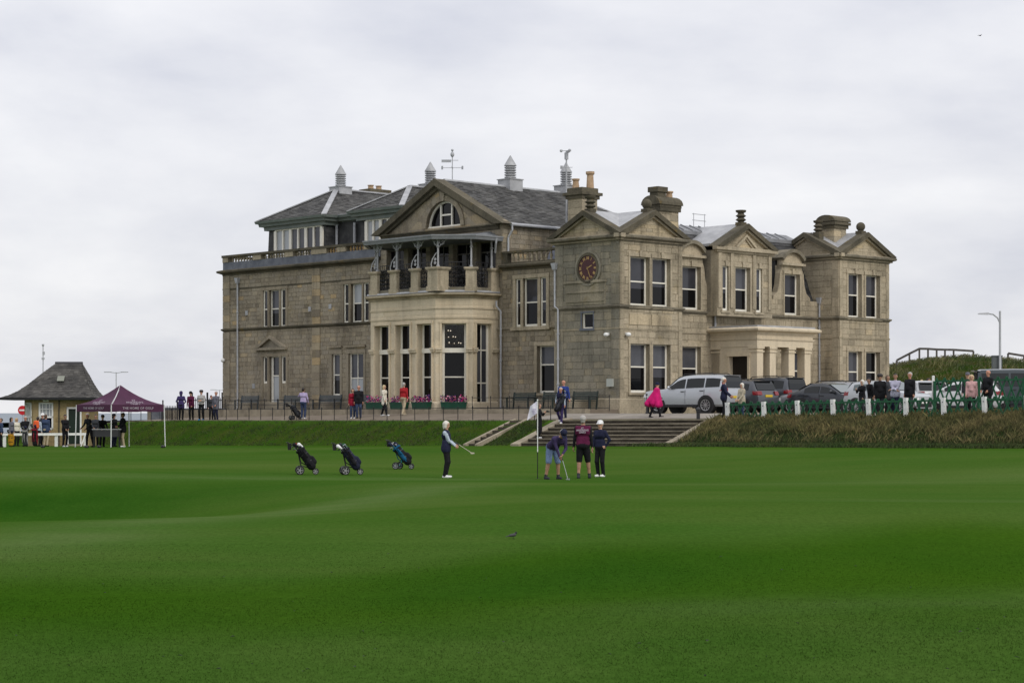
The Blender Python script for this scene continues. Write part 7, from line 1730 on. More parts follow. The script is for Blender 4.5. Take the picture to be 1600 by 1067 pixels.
    if hat is not None:
        kind, mt = hat; mb = MB(); M_ = frame_matrix(head + hd_up * .045 * s, lft, hf); m2 = MB()
        m2.lathe((0, 0, 0), [(.102 * s, -.01), (.104 * s, .02), (.095 * s, .07 * s), (.065 * s, .105 * s), (.01, .118 * s)], 16)
        if kind == 'cap':
            K = 9; a_ = [(.10 * s * math.cos(math.pi * i / K), .10 * s * math.sin(math.pi * i / K) * .3 + .06 * s, .0) for i in range(K + 1)]; b_ = [(.085 * s * math.cos(math.pi * i / K), .09 * s + .10 * s * math.sin(math.pi * i / K), -.012) for i in range(K + 1)]
            m2.add(a_ + b_ + [(p[0], p[1], p[2] + .012) for p in a_ + b_], [(i, i + 1, K + 2 + i, K + 1 + i) for i in range(K)] + [(2 * K + 2 + i, 2 * K + 3 + i, 3 * K + 4 + i, 3 * K + 3 + i) for i in range(K)] + [(K + 1 + i, K + 2 + i, 3 * K + 4 + i, 3 * K + 3 + i) for i in range(K)])
        if kind == 'beanie': m2.lathe((0, 0, 0), [(.108 * s, -.03), (.112 * s, -.01), (.108 * s, .03)], 16)
        o = m2.build('hat', mt, t, 50)
        # local z must point up along the head
        zz = hd_up; xx = lft; yy = zz.cross(xx); yy = hf if hf.dot(yy) >= 0 else hf
        o.matrix_local = Matrix(((xx.x, yy.x, zz.x, (head + hd_up * .045 * s).x), (xx.y, yy.y, zz.y, (head + hd_up * .045 * s).y), (xx.z, yy.z, zz.z, (head + hd_up * .045 * s).z), (0, 0, 0, 1)))
    if hood is not None:
        Hp = [(tuple(head + hd_up * .04 * s - hf * .03 * s), tuple(head - hd_up * .06 * s - hf * .04 * s), .105 * s, .095 * s, 0, .03), (tuple(head + hd_up * .06 * s + hf * .01 * s), tuple(head + hd_up * .05 * s - hf * .03 * s), .098 * s, .1 * s, 0, .03)]
        skin_object('hood', Hp, [hood], t, .016)
    t['_head'] = 0; del t['_head']
    return t, wr_, s
WALK_R = dict(L=(.07, -.30, 0), R=(-.07, .28, .03), Rt=25); 
def club(t, p, q, head=True, mat=STEEL, name='golf_club', label=None, grip=None):
    """a held club is a thing of its own: world coordinates from the holder's frame"""
    M_ = Matrix.Translation(t.location) @ Matrix.Rotation(t.rotation_euler.z, 4, 'Z'); a = M_ @ Vector(p); b = M_ @ Vector(q)
    r_ = thing(name, label, 'golf club', b); L_ = a - b
    MB().tube([Vector((0, 0, 0)), L_], .009, 6).build('shaft', mat, r_); MB().tube([L_ * .78, L_ * 1.0], .016, 6).build('grip', BLACK if grip is None else grip, r_)
    if head: MB().box(-.055, .055, -.02, .02, -.012, .03).build('head', mat, r_)
    return r_
# ---- players on the green
pw1, _, s1 = person('woman with white bob in navy gilet holding a putter on the green', 697, 58.6, 1.66, 80, NAVY, BLACKC, WHITEC, sleeve=PALEB, hair=H_WHITE, style='bob', hands=dict(L=(.08, -.30, 1.04), R=(-.06, -.30, 1.02)), coat=.04, bulk=1.12, look=12)
club(pw1, (0, -.27, 1.05), (-.04, -.80, .72), label='putter held out by the woman in the navy gilet', mat=pmat('pale_shaft', (.5, .44, .36), rough=.4))
pt, _, s2 = person('man bent over his putt in violet pullover and pale blue shorts', 863, 57.6, 1.80, 28, VIOL, JEANB, CHAR, shin='skin', skin=2, hair=H_GREY, hat=('cap', NAVY), lean=62, look=74, hip=.95, hands=dict(L=(.05, -.50, .72), R=(-.02, -.48, .64), Lp=(.6, .3, -.3), Rp=(-.6, .3, -.3)), feet=dict(L=(.2, -.02, 0), R=(-.2, .0, 0)), bulk=1.1)
club(pt, (.02, -.48, .72), (.10, -.74, .02), label='putter in the hands of the man bent over the ball')
cd_, _, s3 = person('man seen from behind in maroon bib over black with black shorts', 911, 58.6, 1.84, 172, MAROON, BLACKC, CHAR, sleeve=BLACKC, shin='skin', skin=2, hair=H_GREY, hands=dict(L=(.30, -.05, .78), R=(-.28, -.03, .80)), feet=dict(L=(.13, .0, 0), R=(-.17, -.18, 0), Rt=0), bulk=1.16)
M_ = frame_matrix((0, .165, 1.38), (-1, 0, 0), (0, -.12, 1)); text_mesh('lettering', 'ST\nANDREWS\nLINKS', .075, TXT, cd_, frame_matrix((0, .178, 1.42), (-1, 0, 0), (0, .02, 1)), bold=.003)
person('man in black shorts with one lime soled shoe, mostly hidden behind the maroon bib', 920.5, 59.4, 1.76, -30, BLACKC, BLACKC, LIME, shin='skin', skin=0, hair=H_GREY, hat=('cap', BLACKC), hands=dict(L=(.14, -.1, .9), R=(-.14, -.1, .9)), bulk=.9) if False else None
person('woman in navy top and white cap with one hand on her hip', 938, 60.2, 1.68, -32, NAVY, BLACKC, WHITEC, skin=0, hair=H_GREY, hat=('cap', WHITEC), hands=dict(L=(.20, -.02, .98), R=(-.24, -.14, .78), Lp=(1, .4, .1), Ld=(-.6, -.2, -.5)), bulk=1.05)
# ---- on the steps and terrace
zst = lambda v, u: float(np.interp(u, UU, L_U) + (np.interp(u, UU, T_U) - np.interp(u, UU, L_U)) * np.ceil(np.clip((v - V_BOT + .15) / 3.1, 0, .999) * 7) / 7)
def on_steps(px, D): x, y = at(px, D); v, u = lcl(x, y); return zst(v, u)
ph_, _, _ = person('photographer in a long black dress taking a picture beside the steps', 842.5, 93.6, 1.64, 75, BLACKC, BLACKC, WHITEC, hair=H_BROWN, style='bob', hands=dict(L=(.06, -.30, 1.34), R=(-.08, -.28, 1.32), Lp=(.5, 0, -1), Rp=(-.5, 0, -1)), coat=.62, bulk=1.0, z=on_steps(842.5, 93.6))
_M = Matrix.Translation(ph_.location) @ Matrix.Rotation(ph_.rotation_euler.z, 4, 'Z'); _c = _M @ Vector((-.01, -.40, 1.27))
CMR = thing('handheld_camera', 'small black camera held up by the photographer in the long black dress', 'camera', _c, ph_.rotation_euler.z)
MB().box(-.07, .07, -.03, .03, -.04, .05).build('camera_body', BLACK, CMR); MB().lathe((0, -.03, 0), [(.035, 0), (.035, .07), (.028, .075)], 12, (0, -1, 0)).build('lens', DGREY, CMR)
gp, _, _s = person('golfer in pale blue sleeves and navy coming down the steps with a bag', 876, 94.9, 1.72, -20, NAVY, PURP, WHITEC, sleeve=PALEB, hair=H_GREY, skin=1, hands=dict(L=(.26, -.12, .86), R=(-.20, -.12, 1.0)), feet=dict(L=(.08, -.16, 0), R=(-.08, .12, .10)), z=on_steps(876, 94.9))
person('heavy bald man in bright blue jacket at the head of the steps', 880.5, 97.6, 1.88, -25, BLUEC, NAVY, BLACKC, skin=1, hair=None, style='bald', hands=dict(L=(.33, -.02, .86), R=(-.30, -.06, .86)), bulk=1.32)
person('person in a bright pink poncho and dark hat walking past the car', 1024.5, 93.6, 1.64, 70, PINK, BLACKC, BLACKC, hair=None, hat=('beanie', NAVY), hands=dict(L=(.28, -.12, .90), R=(-.26, .20, .85)), feet=dict(L=(.06, -.26, 0), R=(-.06, .26, .02), Rt=20), poncho=.72, lean=8)
person('white haired man in navy jacket standing at the end post of the lattice fence', 1131, 88.6, 1.84, 75, NAVY, BLACKC, BLACKC, skin=1, hair=H_WHITE, hands=dict(L=(.12, -.30, 1.02), R=(-.10, -.28, 1.0)), bulk=1.12, coat=.04, look=10)
person('elderly woman with white curls in a sand coloured coat behind the lattice fence', 1159, 87.6, 1.60, -60, TANC, DENIM, BLACKC, hair=H_WHITE, style='bob', hands=dict(L=(.12, -.26, .98), R=(-.10, -.26, .98)), bulk=1.12, coat=.12)
person('woman in a crimson jacket standing beside the man in black at the doorway', 551, 109.8, 1.64, 10, CRIM, DENIM, WHITEC, hair=H_BROWN, style='bob', coat=.1)
person('bald man in a black jacket standing with the woman in crimson', 560.5, 109.6, 1.80, -5, BLACKC, DENIM, BLACKC, skin=1, hair=None, style='bald', bulk=1.2, coat=.05)
person('blond woman in a long cream coat walking past the bay window', 600.5, 109.5, 1.70, 60, CREAM, BLACKC, WHITEC, hair=H_BLOND, style='long', feet=dict(L=(.07, .20, .02), R=(-.07, -.24, 0)), hands=dict(L=(.27, .05, .8), R=(-.22, -.2, .82)), coat=.22)
person('man in a red jacket and beige trousers walking past the bay window', 631, 109, 1.78, 150, REDC, BEIGE, TANC, hair=H_GREY, feet=dict(L=(.08, -.22, 0), R=(-.08, .22, .03), Rt=20), hands=dict(L=(.30, -.1, .84), R=(-.30, .08, .84)), bulk=1.2)
person('man in a lilac shirt and jeans with a golf trolley on the terrace', 474, 113.0, 1.76, 165, LILAC, DENIM, WHITEC, hair=H_DARK, hands=dict(L=(.16, -.26, 1.42), R=(-.26, -.12, .95)), bulk=1.1)
# left end of the terrace
person('person in a dark purple hooded coat seen from behind on the terrace edge', 283, 119.6, 1.74, 178, PURP, BLACKC, BLACKC, hair=None, hood=PURP, hands=dict(L=(.2, -.18, 1.1), R=(-.2, -.18, 1.1)), bulk=1.1, coat=.1)
person('person in maroon jacket and dark cap leaning on the terrace fence', 299, 118.6, 1.72, -8, MAROON, BLACKC, BLACKC, hair=None, hat=('beanie', BLACKC), hands=dict(L=(.10, -.30, .82), R=(-.22, -.2, .82)), lean=14, coat=.05)
person('young man with a dark mop of hair in a pale grey top on the terrace', 314.5, 117.8, 1.78, -12, GREYC, BLACKC, BRIGHTB, hair=H_DARK, style='bushy', hands=dict(L=(.10, -.26, 1.18), R=(-.08, -.26, 1.16)), feet=dict(L=(.12, 0, 0), R=(-.12, 0, 0)), bulk=1.05)
person('man in a grey jacket standing against the left corner of the platform', 337.5, 117, 1.70, -30, MIDG, NAVY, BLACKC, skin=1, hair=H_GREY, hands=dict(L=(.14, -.2, .95), R=(-.2, -.1, .85)), bulk=1.2, coat=.16)
# left lawn
LG_ = 'spectators by the white rail fence'
person('man in black with white shoes looking down beside the gazebo', 101.5, 107.6, 1.74, 40, BLACKC, BLACKC, WHITEC, skin=2, hair=H_DARK, hands=dict(L=(.08, -.24, .98), R=(-.08, -.24, .98)), look=35)
person('man in black leaning over the table under the gazebo', 140, 106.0, 1.80, -35, BLACKC, BLACKC, BLACKC, skin=1, hair=H_GREY, hands=dict(L=(.1, -.35, .98), R=(-.3, -.3, 1.02)), feet=dict(L=(.22, .05, 0), R=(-.2, -.05, 0)), lean=15)
person('person in black with a dark cap behind the gazebo table', 159.5, 106.2, 1.70, 30, BLACKC, BLACKC, BLACKC, hair=None, hat=('cap', BLACKC), hands=dict(L=(.2, -.35, 1.0), R=(-.15, -.35, 1.0)), lean=10, bulk=.95)
person('heavy man in black jacket and beige trousers at the right of the gazebo', 192, 105.0, 1.80, -60, BLACKC, BEIGE, WHITEC, skin=2, hair=H_DARK, hands=dict(L=(.12, -.3, 1.08), R=(-.12, -.3, 1.08)), bulk=1.25, coat=.08)
person('long haired woman in a charcoal coat behind the white rail fence', 18, 111, 1.62, 70, MIDG, BLACKC, BLACKC, hair=H_DARK, style='long', coat=.25)
person('man in a black jacket behind the rail below the no-entry sign', 39.5, 111, 1.68, -5, BLACKC, CHAR, BLACKC, skin=1, hair=H_GREY, hands=dict(L=(.1, -.26, 1.0), R=(-.1, -.26, 1.0)), bulk=1.15)
bp_, _, _ = person('person with dark hair wearing an orange rucksack by the hut', 59.5, 111.5, 1.64, 160, PALEB, BLACKC, BLACKC, hair=H_DARK, style='short')
rk = [((x_, .19, 1.08), (x_ * .9, .185, 1.36), .095, .085, 0, .06) for x_ in (-.09, 0, .09)] + [((-.08, .26, 1.08), (.08, .26, 1.08), .05, .05, 0, .03)]
ruck = skin_object('rucksack', rk, [ORANGE], None, .02); ruck.matrix_world = Matrix.Translation(bp_.location) @ Matrix.Rotation(bp_.rotation_euler.z, 4, 'Z'); tag(ruck, 'bright orange rucksack worn by the dark haired person near the hut', 'rucksack')
person('man in a blue jacket seen from behind in front of the hut window', 71.5, 111.8, 1.78, 165, DENIM, BEIGE, BLACKC, skin=1, hair=H_BROWN, bulk=1.2, coat=.06)
person('person in a dark blue coat at the left edge of the lawn', 1.5, 106.8, 1.55, -60, DENIM, BLACKC, BLACKC, hair=H_BROWN, bulk=1.1)
person('man in a white cap and dark jacket half hidden by the blue jacketed man', 66.5, 113.2, 1.84, -30, CHAR, BLACKC, BLACKC, skin=1, hair=None, hat=('cap', WHITEC), bulk=1.1)
person('woman in a cream top behind the long haired woman in charcoal', 26, 113.5, 1.60, 40, CREAM, BLACKC, BLACKC, hair=H_BLOND, style='bob')
person('person in a red brown top at the far left edge behind the rail', -2, 112, 1.66, 60, CRIM, BLACKC, BLACKC, hair=H_BROWN, bulk=1.1)
person('person in dark clothes standing between the two men under the gazebo', 149.5, 107.6, 1.74, 10, CHAR, BLACKC, BLACKC, skin=2, hair=H_DARK, hands=dict(L=(.12, -.28, 1.0), R=(-.1, -.28, 1.05)))
person('person in a dark hooded top behind the middle leg of the gazebo', 178, 107.4, 1.76, 60, BLACKC, NAVY, BLACKC, skin=2, hair=None, hood=BLACKC, bulk=1.1, coat=.05)
person('person in a dark coat just behind the man in lilac grey', 1387, 84.0, 1.70, 30, CHAR, BLACKC, BLACKC, skin=2, hair=H_BROWN, style='bob', bulk=1.15, coat=.1)
person('person in a dark top bending beside the pale haired woman', 1362, 85.0, 1.60, -70, BLACKC, CHAR, BLACKC, skin=2, hair=H_DARK, bulk=1.15, lean=14)
person('short figure in dark clothes standing beside the man in the grey jacket', 330, 118.6, 1.46, 20, CHAR, BLACKC, BLACKC, skin=1, hair=H_DARK, bulk=1.05)
# behind the lattice fence on the right
person('small woman with pale hair raising a hand beside the estate car', 1347, 84.5, 1.55, -60, BLACKC, CHAR, BLACKC, hair=H_WHITE, style='bob', hands=dict(R=(-.1, -.3, 1.32), L=(.2, -.1, .9)), bulk=1.1)
person('man with a dark mop of hair in a black jacket behind the lattice fence', 1375, 82.5, 1.76, -10, BLACKC, CHAR, BLACKC, skin=2, hair=H_DARK, style='bushy', bulk=1.2, coat=.08)
person('man in a lilac grey jacket with crossed arms behind the lattice fence', 1399, 82.0, 1.76, -25, LILG, NAVY, BLACKC, skin=2, hair=H_DARK, hands=dict(L=(-.12, -.22, 1.14), R=(.12, -.24, 1.10), Lp=(.8, 0, -.6), Rp=(-.8, 0, -.6)), bulk=1.1, coat=.02)
person('grey haired man in a black jacket standing beside the light grey hatchback', 1421.5, 81.5, 1.80, -50, BLACKC, CHAR, BLACKC, skin=1, hair=H_GREY, bulk=1.25, coat=.05)
person('person in an orange and gold top beyond the light grey hatchback', 1440, 96, 1.62, -20, GOLDC, CHAR, BLACKC, skin=1, hair=H_BLOND)
person('dark haired person in a blue top beyond the light grey hatchback', 1451, 95, 1.68, 60, PURP, CHAR, BLACKC, skin=2, hair=H_DARK, bulk=1.15)
person('small distant person in an orange vest behind the taller lattice fence', 1476, 112, 1.72, 20, ORANGE, CHAR, BLACKC, hair=None, hat=('beanie', GREYC))
person('person in a grey cap half hidden behind the woman in pale pink', 1512, 84.0, 1.70, -20, CHAR, CHAR, BLACKC, hair=H_GREY, hat=('cap', MIDG), bulk=1.1)
person('woman with blond hair in a pale pink jacket behind the lattice fence', 1518, 80.0, 1.63, -15, PALEPINK, BLACKC, BLACKC, hair=H_BLOND, style='bob', hands=dict(L=(.26, -.06, .82), R=(-.24, -.12, .84)), bulk=1.12, coat=.06)
person('bald man in a black jacket standing right of the woman in pale pink', 1544, 79.6, 1.79, -55, BLACKC, BLACKC, BLACKC, skin=1, hair=None, style='bald', hands=dict(L=(.18, -.22, .98), R=(-.14, -.24, .98)), bulk=1.18, coat=.06)
# ------------------------------------------------------------------ golf things
FLAGW = pmat('white_flag_cloth', (.60, .58, .68), (.70, .68, .76), scale=5, rough=.85)
x, y = at(840, 58.2); FP = thing('flagstick', 'white and black flagstick with a limp white flag standing in the hole', 'flagstick', (x, y, gz(x, y)))
MB().tube([(0, 0, -.05), (0, 0, .78)], .013, 8).build('lower_pole', BLACK, FP); MB().tube([(0, 0, .78), (0, 0, 2.28)], .013, 8).build('upper_pole', WHITE2, FP)
mb = MB(); K, Rr = 8, 10; g_ = []
for r_ in range(Rr + 1):
    for k in range(K + 1):
        s, q = k / K, r_ / Rr; wx = -.013 - (.20 + .10 * q) * s; wy = .05 * math.sin(s * 7 + q * 3) * s; wz = 2.27 - q * .36 - s * .15 - .06 * s * q
        g_.append((wx + .17 * 0, wy, wz))
mb.add(g_, [(r_ * (K + 1) + k, r_ * (K + 1) + k + 1, (r_ + 1) * (K + 1) + k + 1, (r_ + 1) * (K + 1) + k) for r_ in range(Rr) for k in range(K)])
fl_ = mb.build('flag', FLAGW, FP, 80, recalc=False)
LILP = pmat('violet_print', (.10, .06, .22), rough=.8)
for i, (dx_, dz_) in enumerate(((-.10, 2.02), (-.12, 1.96), (-.10, 1.90))): MB().box(dx_ - .05, dx_ + .05, -.062, -.058, dz_ - .008, dz_ + .008).build('printed_line', LILP, fl_)
MB().lathe((0, 0, 2.28), [(.02, 0), (.02, .03), (.005, .04)], 8).build('cap', WHITE2, FP)
MB().lathe((0, 0, .012), [(.054, 0), (.054, .004)], 14).build('hole_cup', BLACK, FP)

def wheel_part(t, c, r_, w_, rimm=DGREY, spokes=5):
    a = (0, 1, 0); wl_ = MB().lathe((c[0], c[1] - w_ / 2, c[2]), [(r_ * .72, w_ * .2), (r_ * .74, 0), (r_ * .95, 0), (r_, w_ * .25), (r_, w_ * .75), (r_ * .95, w_), (r_ * .74, w_), (r_ * .72, w_ * .8)], 20, a).build('wheel', TYRE, t, 40)
    m_ = MB(); m_.lathe((c[0], c[1] - w_ * .5, c[2]), [(r_ * .66, -.004), (r_ * .74, -.006), (r_ * .74, w_ + .006), (r_ * .66, w_ + .004)], 20, a, caps=False); m_.build('rim', rimm, wl_)
    m_ = MB(); m_.lathe((c[0], c[1] - w_ * .55, c[2]), [(r_ * .28, 0), (r_ * .28, w_ * 1.1)], 10, a)
    for k in range(spokes): th = 2 * math.pi * k / spokes; m_.bar((c[0], c[1], c[2]), (c[0] + r_ * .7 * math.cos(th), c[1], c[2] + r_ * .7 * math.sin(th)), w_ * 1.06, .03, up=(-math.sin(th), 0, math.cos(th)))
    m_.build('hub', rimm, wl_)
    return wl_
def golf_bag(label, loc, rz, tilt, L_, r_, mat, trim, clubs, group=None, name='golf_bag'):
    """bag leaning by tilt from upright towards local -x at its top"""
    b = thing(name, label, 'golf bag', loc, rz, group); tl = R(tilt)
    ax = Vector((-math.sin(tl), 0, math.cos(tl))); n_ = Vector((math.cos(tl), 0, math.sin(tl)))
    Pm = [(tuple(ax * .06), tuple(ax * L_ * .55), r_ * 1.0, r_ * .86, 0, .04), (tuple(ax * L_ * .5), tuple(ax * L_ * .9), r_ * .86, r_ * 1.02, 0, .04), (tuple(n_ * r_ * .95 + ax * .12), tuple(n_ * r_ * 1.0 + ax * L_ * .36), r_ * .66, r_ * .60, 0, .02), (tuple(n_ * r_ * .65 + ax * L_ * .5), tuple(n_ * r_ * .6 + ax * L_ * .8), r_ * .5, r_ * .42, 0, .03)]
    for sg in (-1, 1): Pm.append((tuple(Vector((0, sg * r_ * .75, 0)) + ax * L_ * .25), tuple(Vector((0, sg * r_ * .7, 0)) + ax * L_ * .65), r_ * .5, r_ * .42, 1, .03))
    skin_object('bag_body', Pm, [mat, trim], b, .02)
    MB().tube([n_ * -r_ * .9 + ax * L_ * .25, n_ * -r_ * 1.5 + ax * L_ * .5, n_ * -r_ * .95 + ax * L_ * .8], .02, 6).build('carry_strap', trim, b)
    for k_, zz in enumerate((.32, .72)): MB().lathe(ax * L_ * zz, [(r_ * 1.07, -.012), (r_ * 1.08, .012)], 16, ax, caps=False).build('strap', DGREY, b)
    MB().tube([Vector((0, -r_ * 1.05, 0)) + ax * .05, Vector((0, -r_ * 1.1, 0)) + ax * (L_ + .12)], .022, 6).build('umbrella', trim, b)
    skin_object('towel', [(tuple(Vector((0, -r_ * 1.05, 0)) + n_ * .05 + ax * L_ * .55), tuple(Vector((0, -r_ * 1.12, 0)) + n_ * .06 + ax * L_ * .86), .045, .03, 0, .02)], [trim], b, .016)
    MB().lathe(ax * L_ * .98, [(r_ * 1.12, -.03), (r_ * 1.18, .0), (r_ * 1.12, .04), (r_ * .9, .04)], 18, ax).build('collar', trim, b, 40)
    for i, (kind, cm) in enumerate(clubs):
        th = 2 * math.pi * i / len(clubs) + .4; o_ = (Vector((0, 1, 0)) * math.sin(th) + n_ * math.cos(th)) * r_ * .72; ln_ = L_ + .10 + .16 * ((i * 37) % 5) / 5
        p0 = o_ + ax * L_ * .95; p1 = o_ * 1.15 + ax * ln_; c_ = MB().tube([p0, p1], .010, 5).build('club_shaft', STEEL, b)
        if kind == 'cover': skin_object('head_cover', [(tuple(p1 - ax * .06), tuple(p1 + ax * .07 - n_ * .05), .036, .068, 0, .02)], [cm], c_, .014)
        else: MB().bar(p1, p1 + (n_ * -.7 + Vector((0, .5, 0))).normalized() * .10, .06, .035).build('club_head', cm, c_)
    return b, ax, n_
CL = pmat('iron_head', (.35, .36, .38), rough=.3, metal=.7)
def trolley(px, D, rz, label, bag_label, bagm, trim, frame, clubs, electric=True, sc=1.0, tilt=35, grp='golf trolleys on the green', z=None, rimm=DGREY):
    x, y = at(px, D); t = thing('golf_trolley', label, 'golf trolley', (x, y, gz(x, y) if z is None else z), rz, grp)
    # local: x forward to the right in the photo, handle to the left
    r1_ = .155 if electric else .14
    for sg in (-1, 1): wheel_part(t, (-.17, sg * .27, r1_), r1_, .085 if electric else .05, rimm if rimm else DGREY)
    wheel_part(t, (.38, 0, .115), .115, .06, rimm)
    MB().tube([(-.17, -.23, r1_), (-.17, .23, r1_)], .03, 8).build('axle', frame if not electric else BLACK, t)
    if electric: MB().hexa([(-.30, -.19, .10), (-.02, -.19, .10), (-.02, .19, .10), (-.30, .19, .10), (-.27, -.17, .29), (-.06, -.17, .29), (-.06, .17, .29), (-.27, .17, .29)]).build('motor_box', DGREY, t)
    tl = R(tilt); a_ = Vector((-math.sin(tl), 0, math.cos(tl)))
    MB().tube([(.40, 0, .12), (.30, 0, .22), (-.10, 0, .30)], .02, 6).build('front_fork', frame if electric else BLACK, t)
    MB().tube([(-.12, 0, .27), (-.22, 0, .75), (-.30, 0, .95)] if electric else [(-.02, 0, .25), (-.02, 0, .55), (0, -.0, .80)], .024, 8).build('upright', frame, t)
    hd_ = [(.26, 0, .24), (-.36, 0, 1.0), (-.55, 0, 1.10)]; MB().tube(hd_, .018, 6).build('handle_bar', BLACK, t)
    MB().tube([(-.55, -.13, 1.10), (-.62, -.1, 1.12), (-.62, .1, 1.12), (-.55, .13, 1.10)], .018, 6).build('handle_grip', BLACK, t)
    MB().hexa([(-.58, -.07, .86), (-.46, -.07, .86), (-.46, .07, .86), (-.58, .07, .86), (-.60, -.08, 1.08), (-.46, -.08, 1.08), (-.46, .08, 1.08), (-.60, .08, 1.08)]).build('handle_pouch', BLACK, t)
    k_ = .86; t.scale = (k_, k_, k_); c_, s_ = math.cos(rz), math.sin(rz); o_ = (x + c_ * .27 * k_, y + s_ * .27 * k_, t.location.z + .26 * k_)
    gb_, _a, _n = golf_bag(bag_label, o_, rz, tilt, .74, .155, bagm, trim, clubs, 'golf bags'); gb_.scale = (k_, k_, k_)
    return t
BAGK = cloth('black_bag_fabric', (.008, .008, .010)); BAGN = cloth('dark_navy_bag_fabric', (.012, .014, .03)); BAGB = cloth('teal_blue_bag_fabric', (.004, .06, .12)); TEAL = pmat('turquoise_frame', (.02, .30, .32), rough=.4)
trolley(476, 59.6, R(8), 'black electric trolley with two fat rear wheels, leftmost of three on the green', 'black golf bag with a white and a red head cover, leftmost on the green', BAGK, BAGK, BLACK, [('cover', WHITEC), ('cover', CRIM), ('iron', CL), ('iron', CL), ('cover', BAGK), ('iron', CL)], rimm=RIM)
trolley(546, 60.2, R(12), 'black electric trolley, middle of the three standing on the green', 'dark navy golf bag with a green head cover, middle of three', BAGN, BAGK, BLACK, [('cover', cloth('green_cover', (.01, .06, .03))), ('cover', CHAR), ('iron', CL), ('iron', CL), ('cover', WHITEC), ('iron', CL), ('iron', CL)], rimm=RIM)
trolley(628, 66.0, R(-14), 'three-wheeled push trolley with turquoise frame, rightmost on the green', 'black and teal blue golf bag on the turquoise trolley', BAGK, BAGB, TEAL, [('cover', NAVY), ('cover', WHITEC), ('iron', CL), ('iron', CL), ('cover', NAVY), ('iron', CL)], electric=False, tilt=42, rimm=CL)
trolley(460, 112.4, R(20), 'black golf trolley beside the man in the lilac shirt on the terrace', 'black golf bag on the terrace trolley', BAGK, CHAR, BLACK, [('iron', CL), ('cover', BAGK), ('iron', CL)], grp=None)
# bag carried down the steps
x, y = at(868.5, 94.6); golf_bag('black carry bag slung from the golfer coming down the steps', (x, y, gp.location.z + .62), R(0), -28, .80, .12, BAGK, CHAR, [('iron', CL), ('cover', BAGK), ('iron', CL)])
# bags on the left lawn
def lawn_bag(px, D, label, m_, tr_, h=.8, clubs=(('iron', CL), ('cover', BAGK), ('iron', CL), ('cover', NAVY), ('iron', CL))):
    x, y = at(px, D); golf_bag(label, (x, y, gz(x, y) + .13), R(90), 12, h, .13, m_, tr_, list(clubs), 'golf bags standing on the left lawn')
lawn_bag(17.5, 106.6, 'mustard yellow golf bag standing by the white rail', GOLDC, GOLDC, .55)
lawn_bag(39.5, 106.4, 'grey golf bag with a pale round pocket by the white rail', CHAR, GREYC, .78)
lawn_bag(54.5, 106.2, 'black golf bag with dark red side pockets by the white rail', BAGK, CRIM, .86)
# tee markers / small dark balls near the gazebo
for px, D, lb in ((67, 103.5, 'small dark marker on the lawn below the blue jacketed man'), (135.5, 101.6, 'small dark marker at the left front of the gazebo'), (155, 102.2, 'small dark marker at the middle front of the gazebo'), (254.5, 100.6, 'small dark marker at the right front corner of the gazebo')):
    x, y = at(px, D); m_ = MB(); m_.lathe((0, 0, 0), [(.05, 0), (.11, .02), (.12, .07), (.09, .12), (.03, .14)], 12); o = m_.build('tee_marker', BLACK, None, 50); o.location = (x, y, gz(x, y)); tag(o, lb, 'marker', 'dark markers on the left lawn')
# birds
def bird(name, label, loc, rz, s, mats, flying=False):
    b = thing(name, label, 'bird', loc, rz)
    Pm = [((-.05 * s, 0, .085 * s), (.05 * s, 0, .10 * s), .034 * s, .040 * s, 0, .03 * s), ((.07 * s, 0, .13 * s), (.085 * s, 0, .15 * s), .024 * s, .026 * s, 1, .02 * s), ((-.08 * s, 0, .08 * s), (-.17 * s, 0, .055 * s), .016 * s, .010 * s, 0, .02 * s)]
    if flying:
        for sg in (-1, 1): Pm.append(((.02 * s, sg * .03 * s, .11 * s), (-.01 * s, sg * .16 * s, .16 * s), .016 * s, .012 * s, 0, .02 * s)); Pm.append(((-.01 * s, sg * .16 * s, .16 * s), (-.05 * s, sg * .30 * s, .14 * s), .012 * s, .006 * s, 0, .02 * s))
    skin_object('body', Pm, mats, b, .009 * s)
    MB().lathe((.105 * s, 0, .148 * s), [(.009 * s, 0), (.001, .03 * s)], 6, (1, 0, 0)).build('beak', BLACK, b)
    if not flying:
        for sg in (-1, 1): MB().tube([(.01 * s, sg * .016 * s, .07 * s), (.015 * s, sg * .018 * s, 0), (.045 * s, sg * .02 * s, .002)], .003 * s, 5).build('leg', BLACK, b)
BG = pmat('bird_grey', (.055, .055, .06), rough=.8); BK = pmat('bird_black', (.012, .012, .014), rough=.8)
def ground_px(px, py):
    D = 20.0
    for i in range(60):
        x, y = at(px, D); D = D + .5 * (-(gz(x, y)) * FPX / (py - HOR) - D)
    return at(px, D)
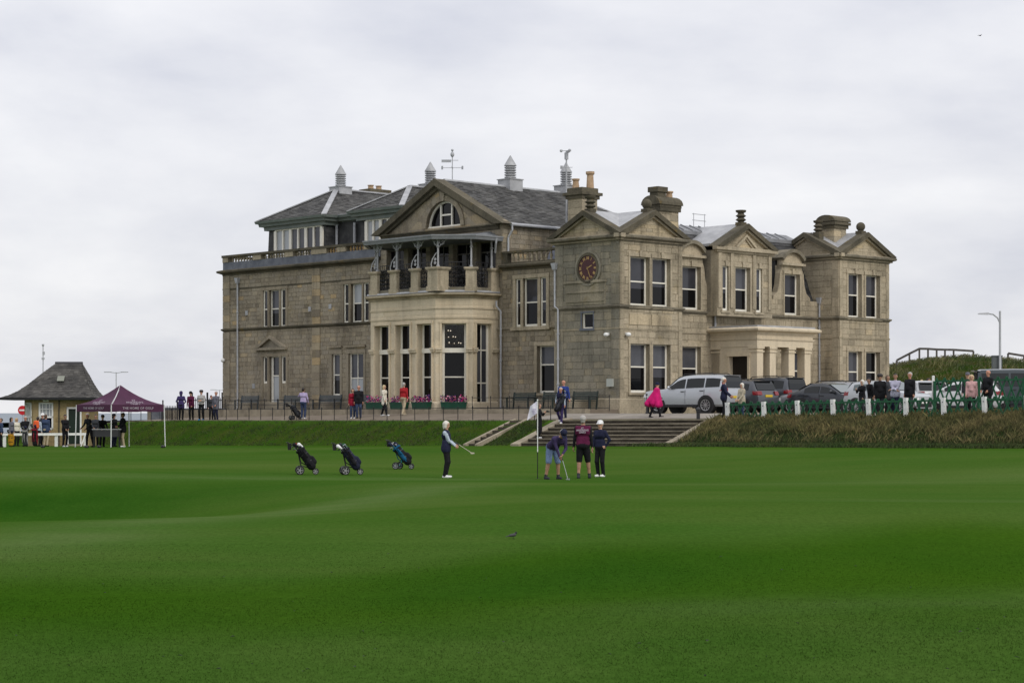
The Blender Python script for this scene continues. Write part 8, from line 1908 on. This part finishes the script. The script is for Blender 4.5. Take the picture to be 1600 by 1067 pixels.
x, y = ground_px(801, 842); bird('wagtail', 'small dark grey bird standing alone on the green', (x, y, gz(x, y) + .003), R(15), .55, [BG, BK])
D = 260; bird('gull', 'tiny dark bird flying in the upper right sky', ((1531.5 - 800) / FPX * D, D, (HOR - 58) / FPX * D), R(30), 1.6, [BK, BK], True)
# scattered leaf specks on the turf
mb = MB(); rng = random.Random(5)
for i in range(60):
    px, py = rng.uniform(20, 1590), rng.uniform(860, 1060); x, y = ground_px(px, py); z = gz(x, y) + .012; r_ = rng.uniform(.006, .016); a = rng.uniform(0, 6.28)
    mb.add([(x + r_ * 1.6 * math.cos(a), y + r_ * 1.6 * math.sin(a), z + .008), (x - r_ * math.sin(a), y + r_ * math.cos(a), z + .012), (x - r_ * 1.6 * math.cos(a), y - r_ * 1.6 * math.sin(a), z + .004), (x + r_ * math.sin(a), y - r_ * math.cos(a), z + .010)], [(0, 1, 2, 3)])
o = tag(mb.build('worm_casts', BK, None, kind='stuff', recalc=False), 'tiny dark specks of debris scattered over the near turf', 'debris')

# chandelier in the bay, seen lit through the upper pane
BULB = bpy.data.materials.new('lit_bulb'); BULB.use_nodes = True; _b = BULB.node_tree.nodes['Principled BSDF']; _b.inputs['Emission Color'].default_value = (1, .86, .66, 1); _b.inputs['Emission Strength'].default_value = 1.6
cv_, cu_ = BV + 1.6, BU0 + .9; xw, yw = wld(cv_, cu_); zc0 = ZTR + .75
CHD = thing('chandelier', 'lit chandelier glimpsed through the upper pane of the frontal bay window', 'chandelier', (xw, yw, zc0))
MB().tube([(0, 0, 0), (0, 0, 1.1)], .02, 6).build('stem', GOLD, CHD)
for rr_, zz, n_ in ((.28, .35, 4), (.55, 0, 6), (.85, -.35, 8)):
    MB().tube([(rr_ * math.cos(2 * math.pi * i / 16), rr_ * math.sin(2 * math.pi * i / 16), zz) for i in range(17)], .012, 4, caps=False).build('hoop', GOLD, CHD)
    for i in range(n_): a = 2 * math.pi * (i + .3) / n_; MB().ball((rr_ * math.cos(a), rr_ * math.sin(a), zz + .06), .032, n=6, k=4).build('bulb', BULB, CHD)
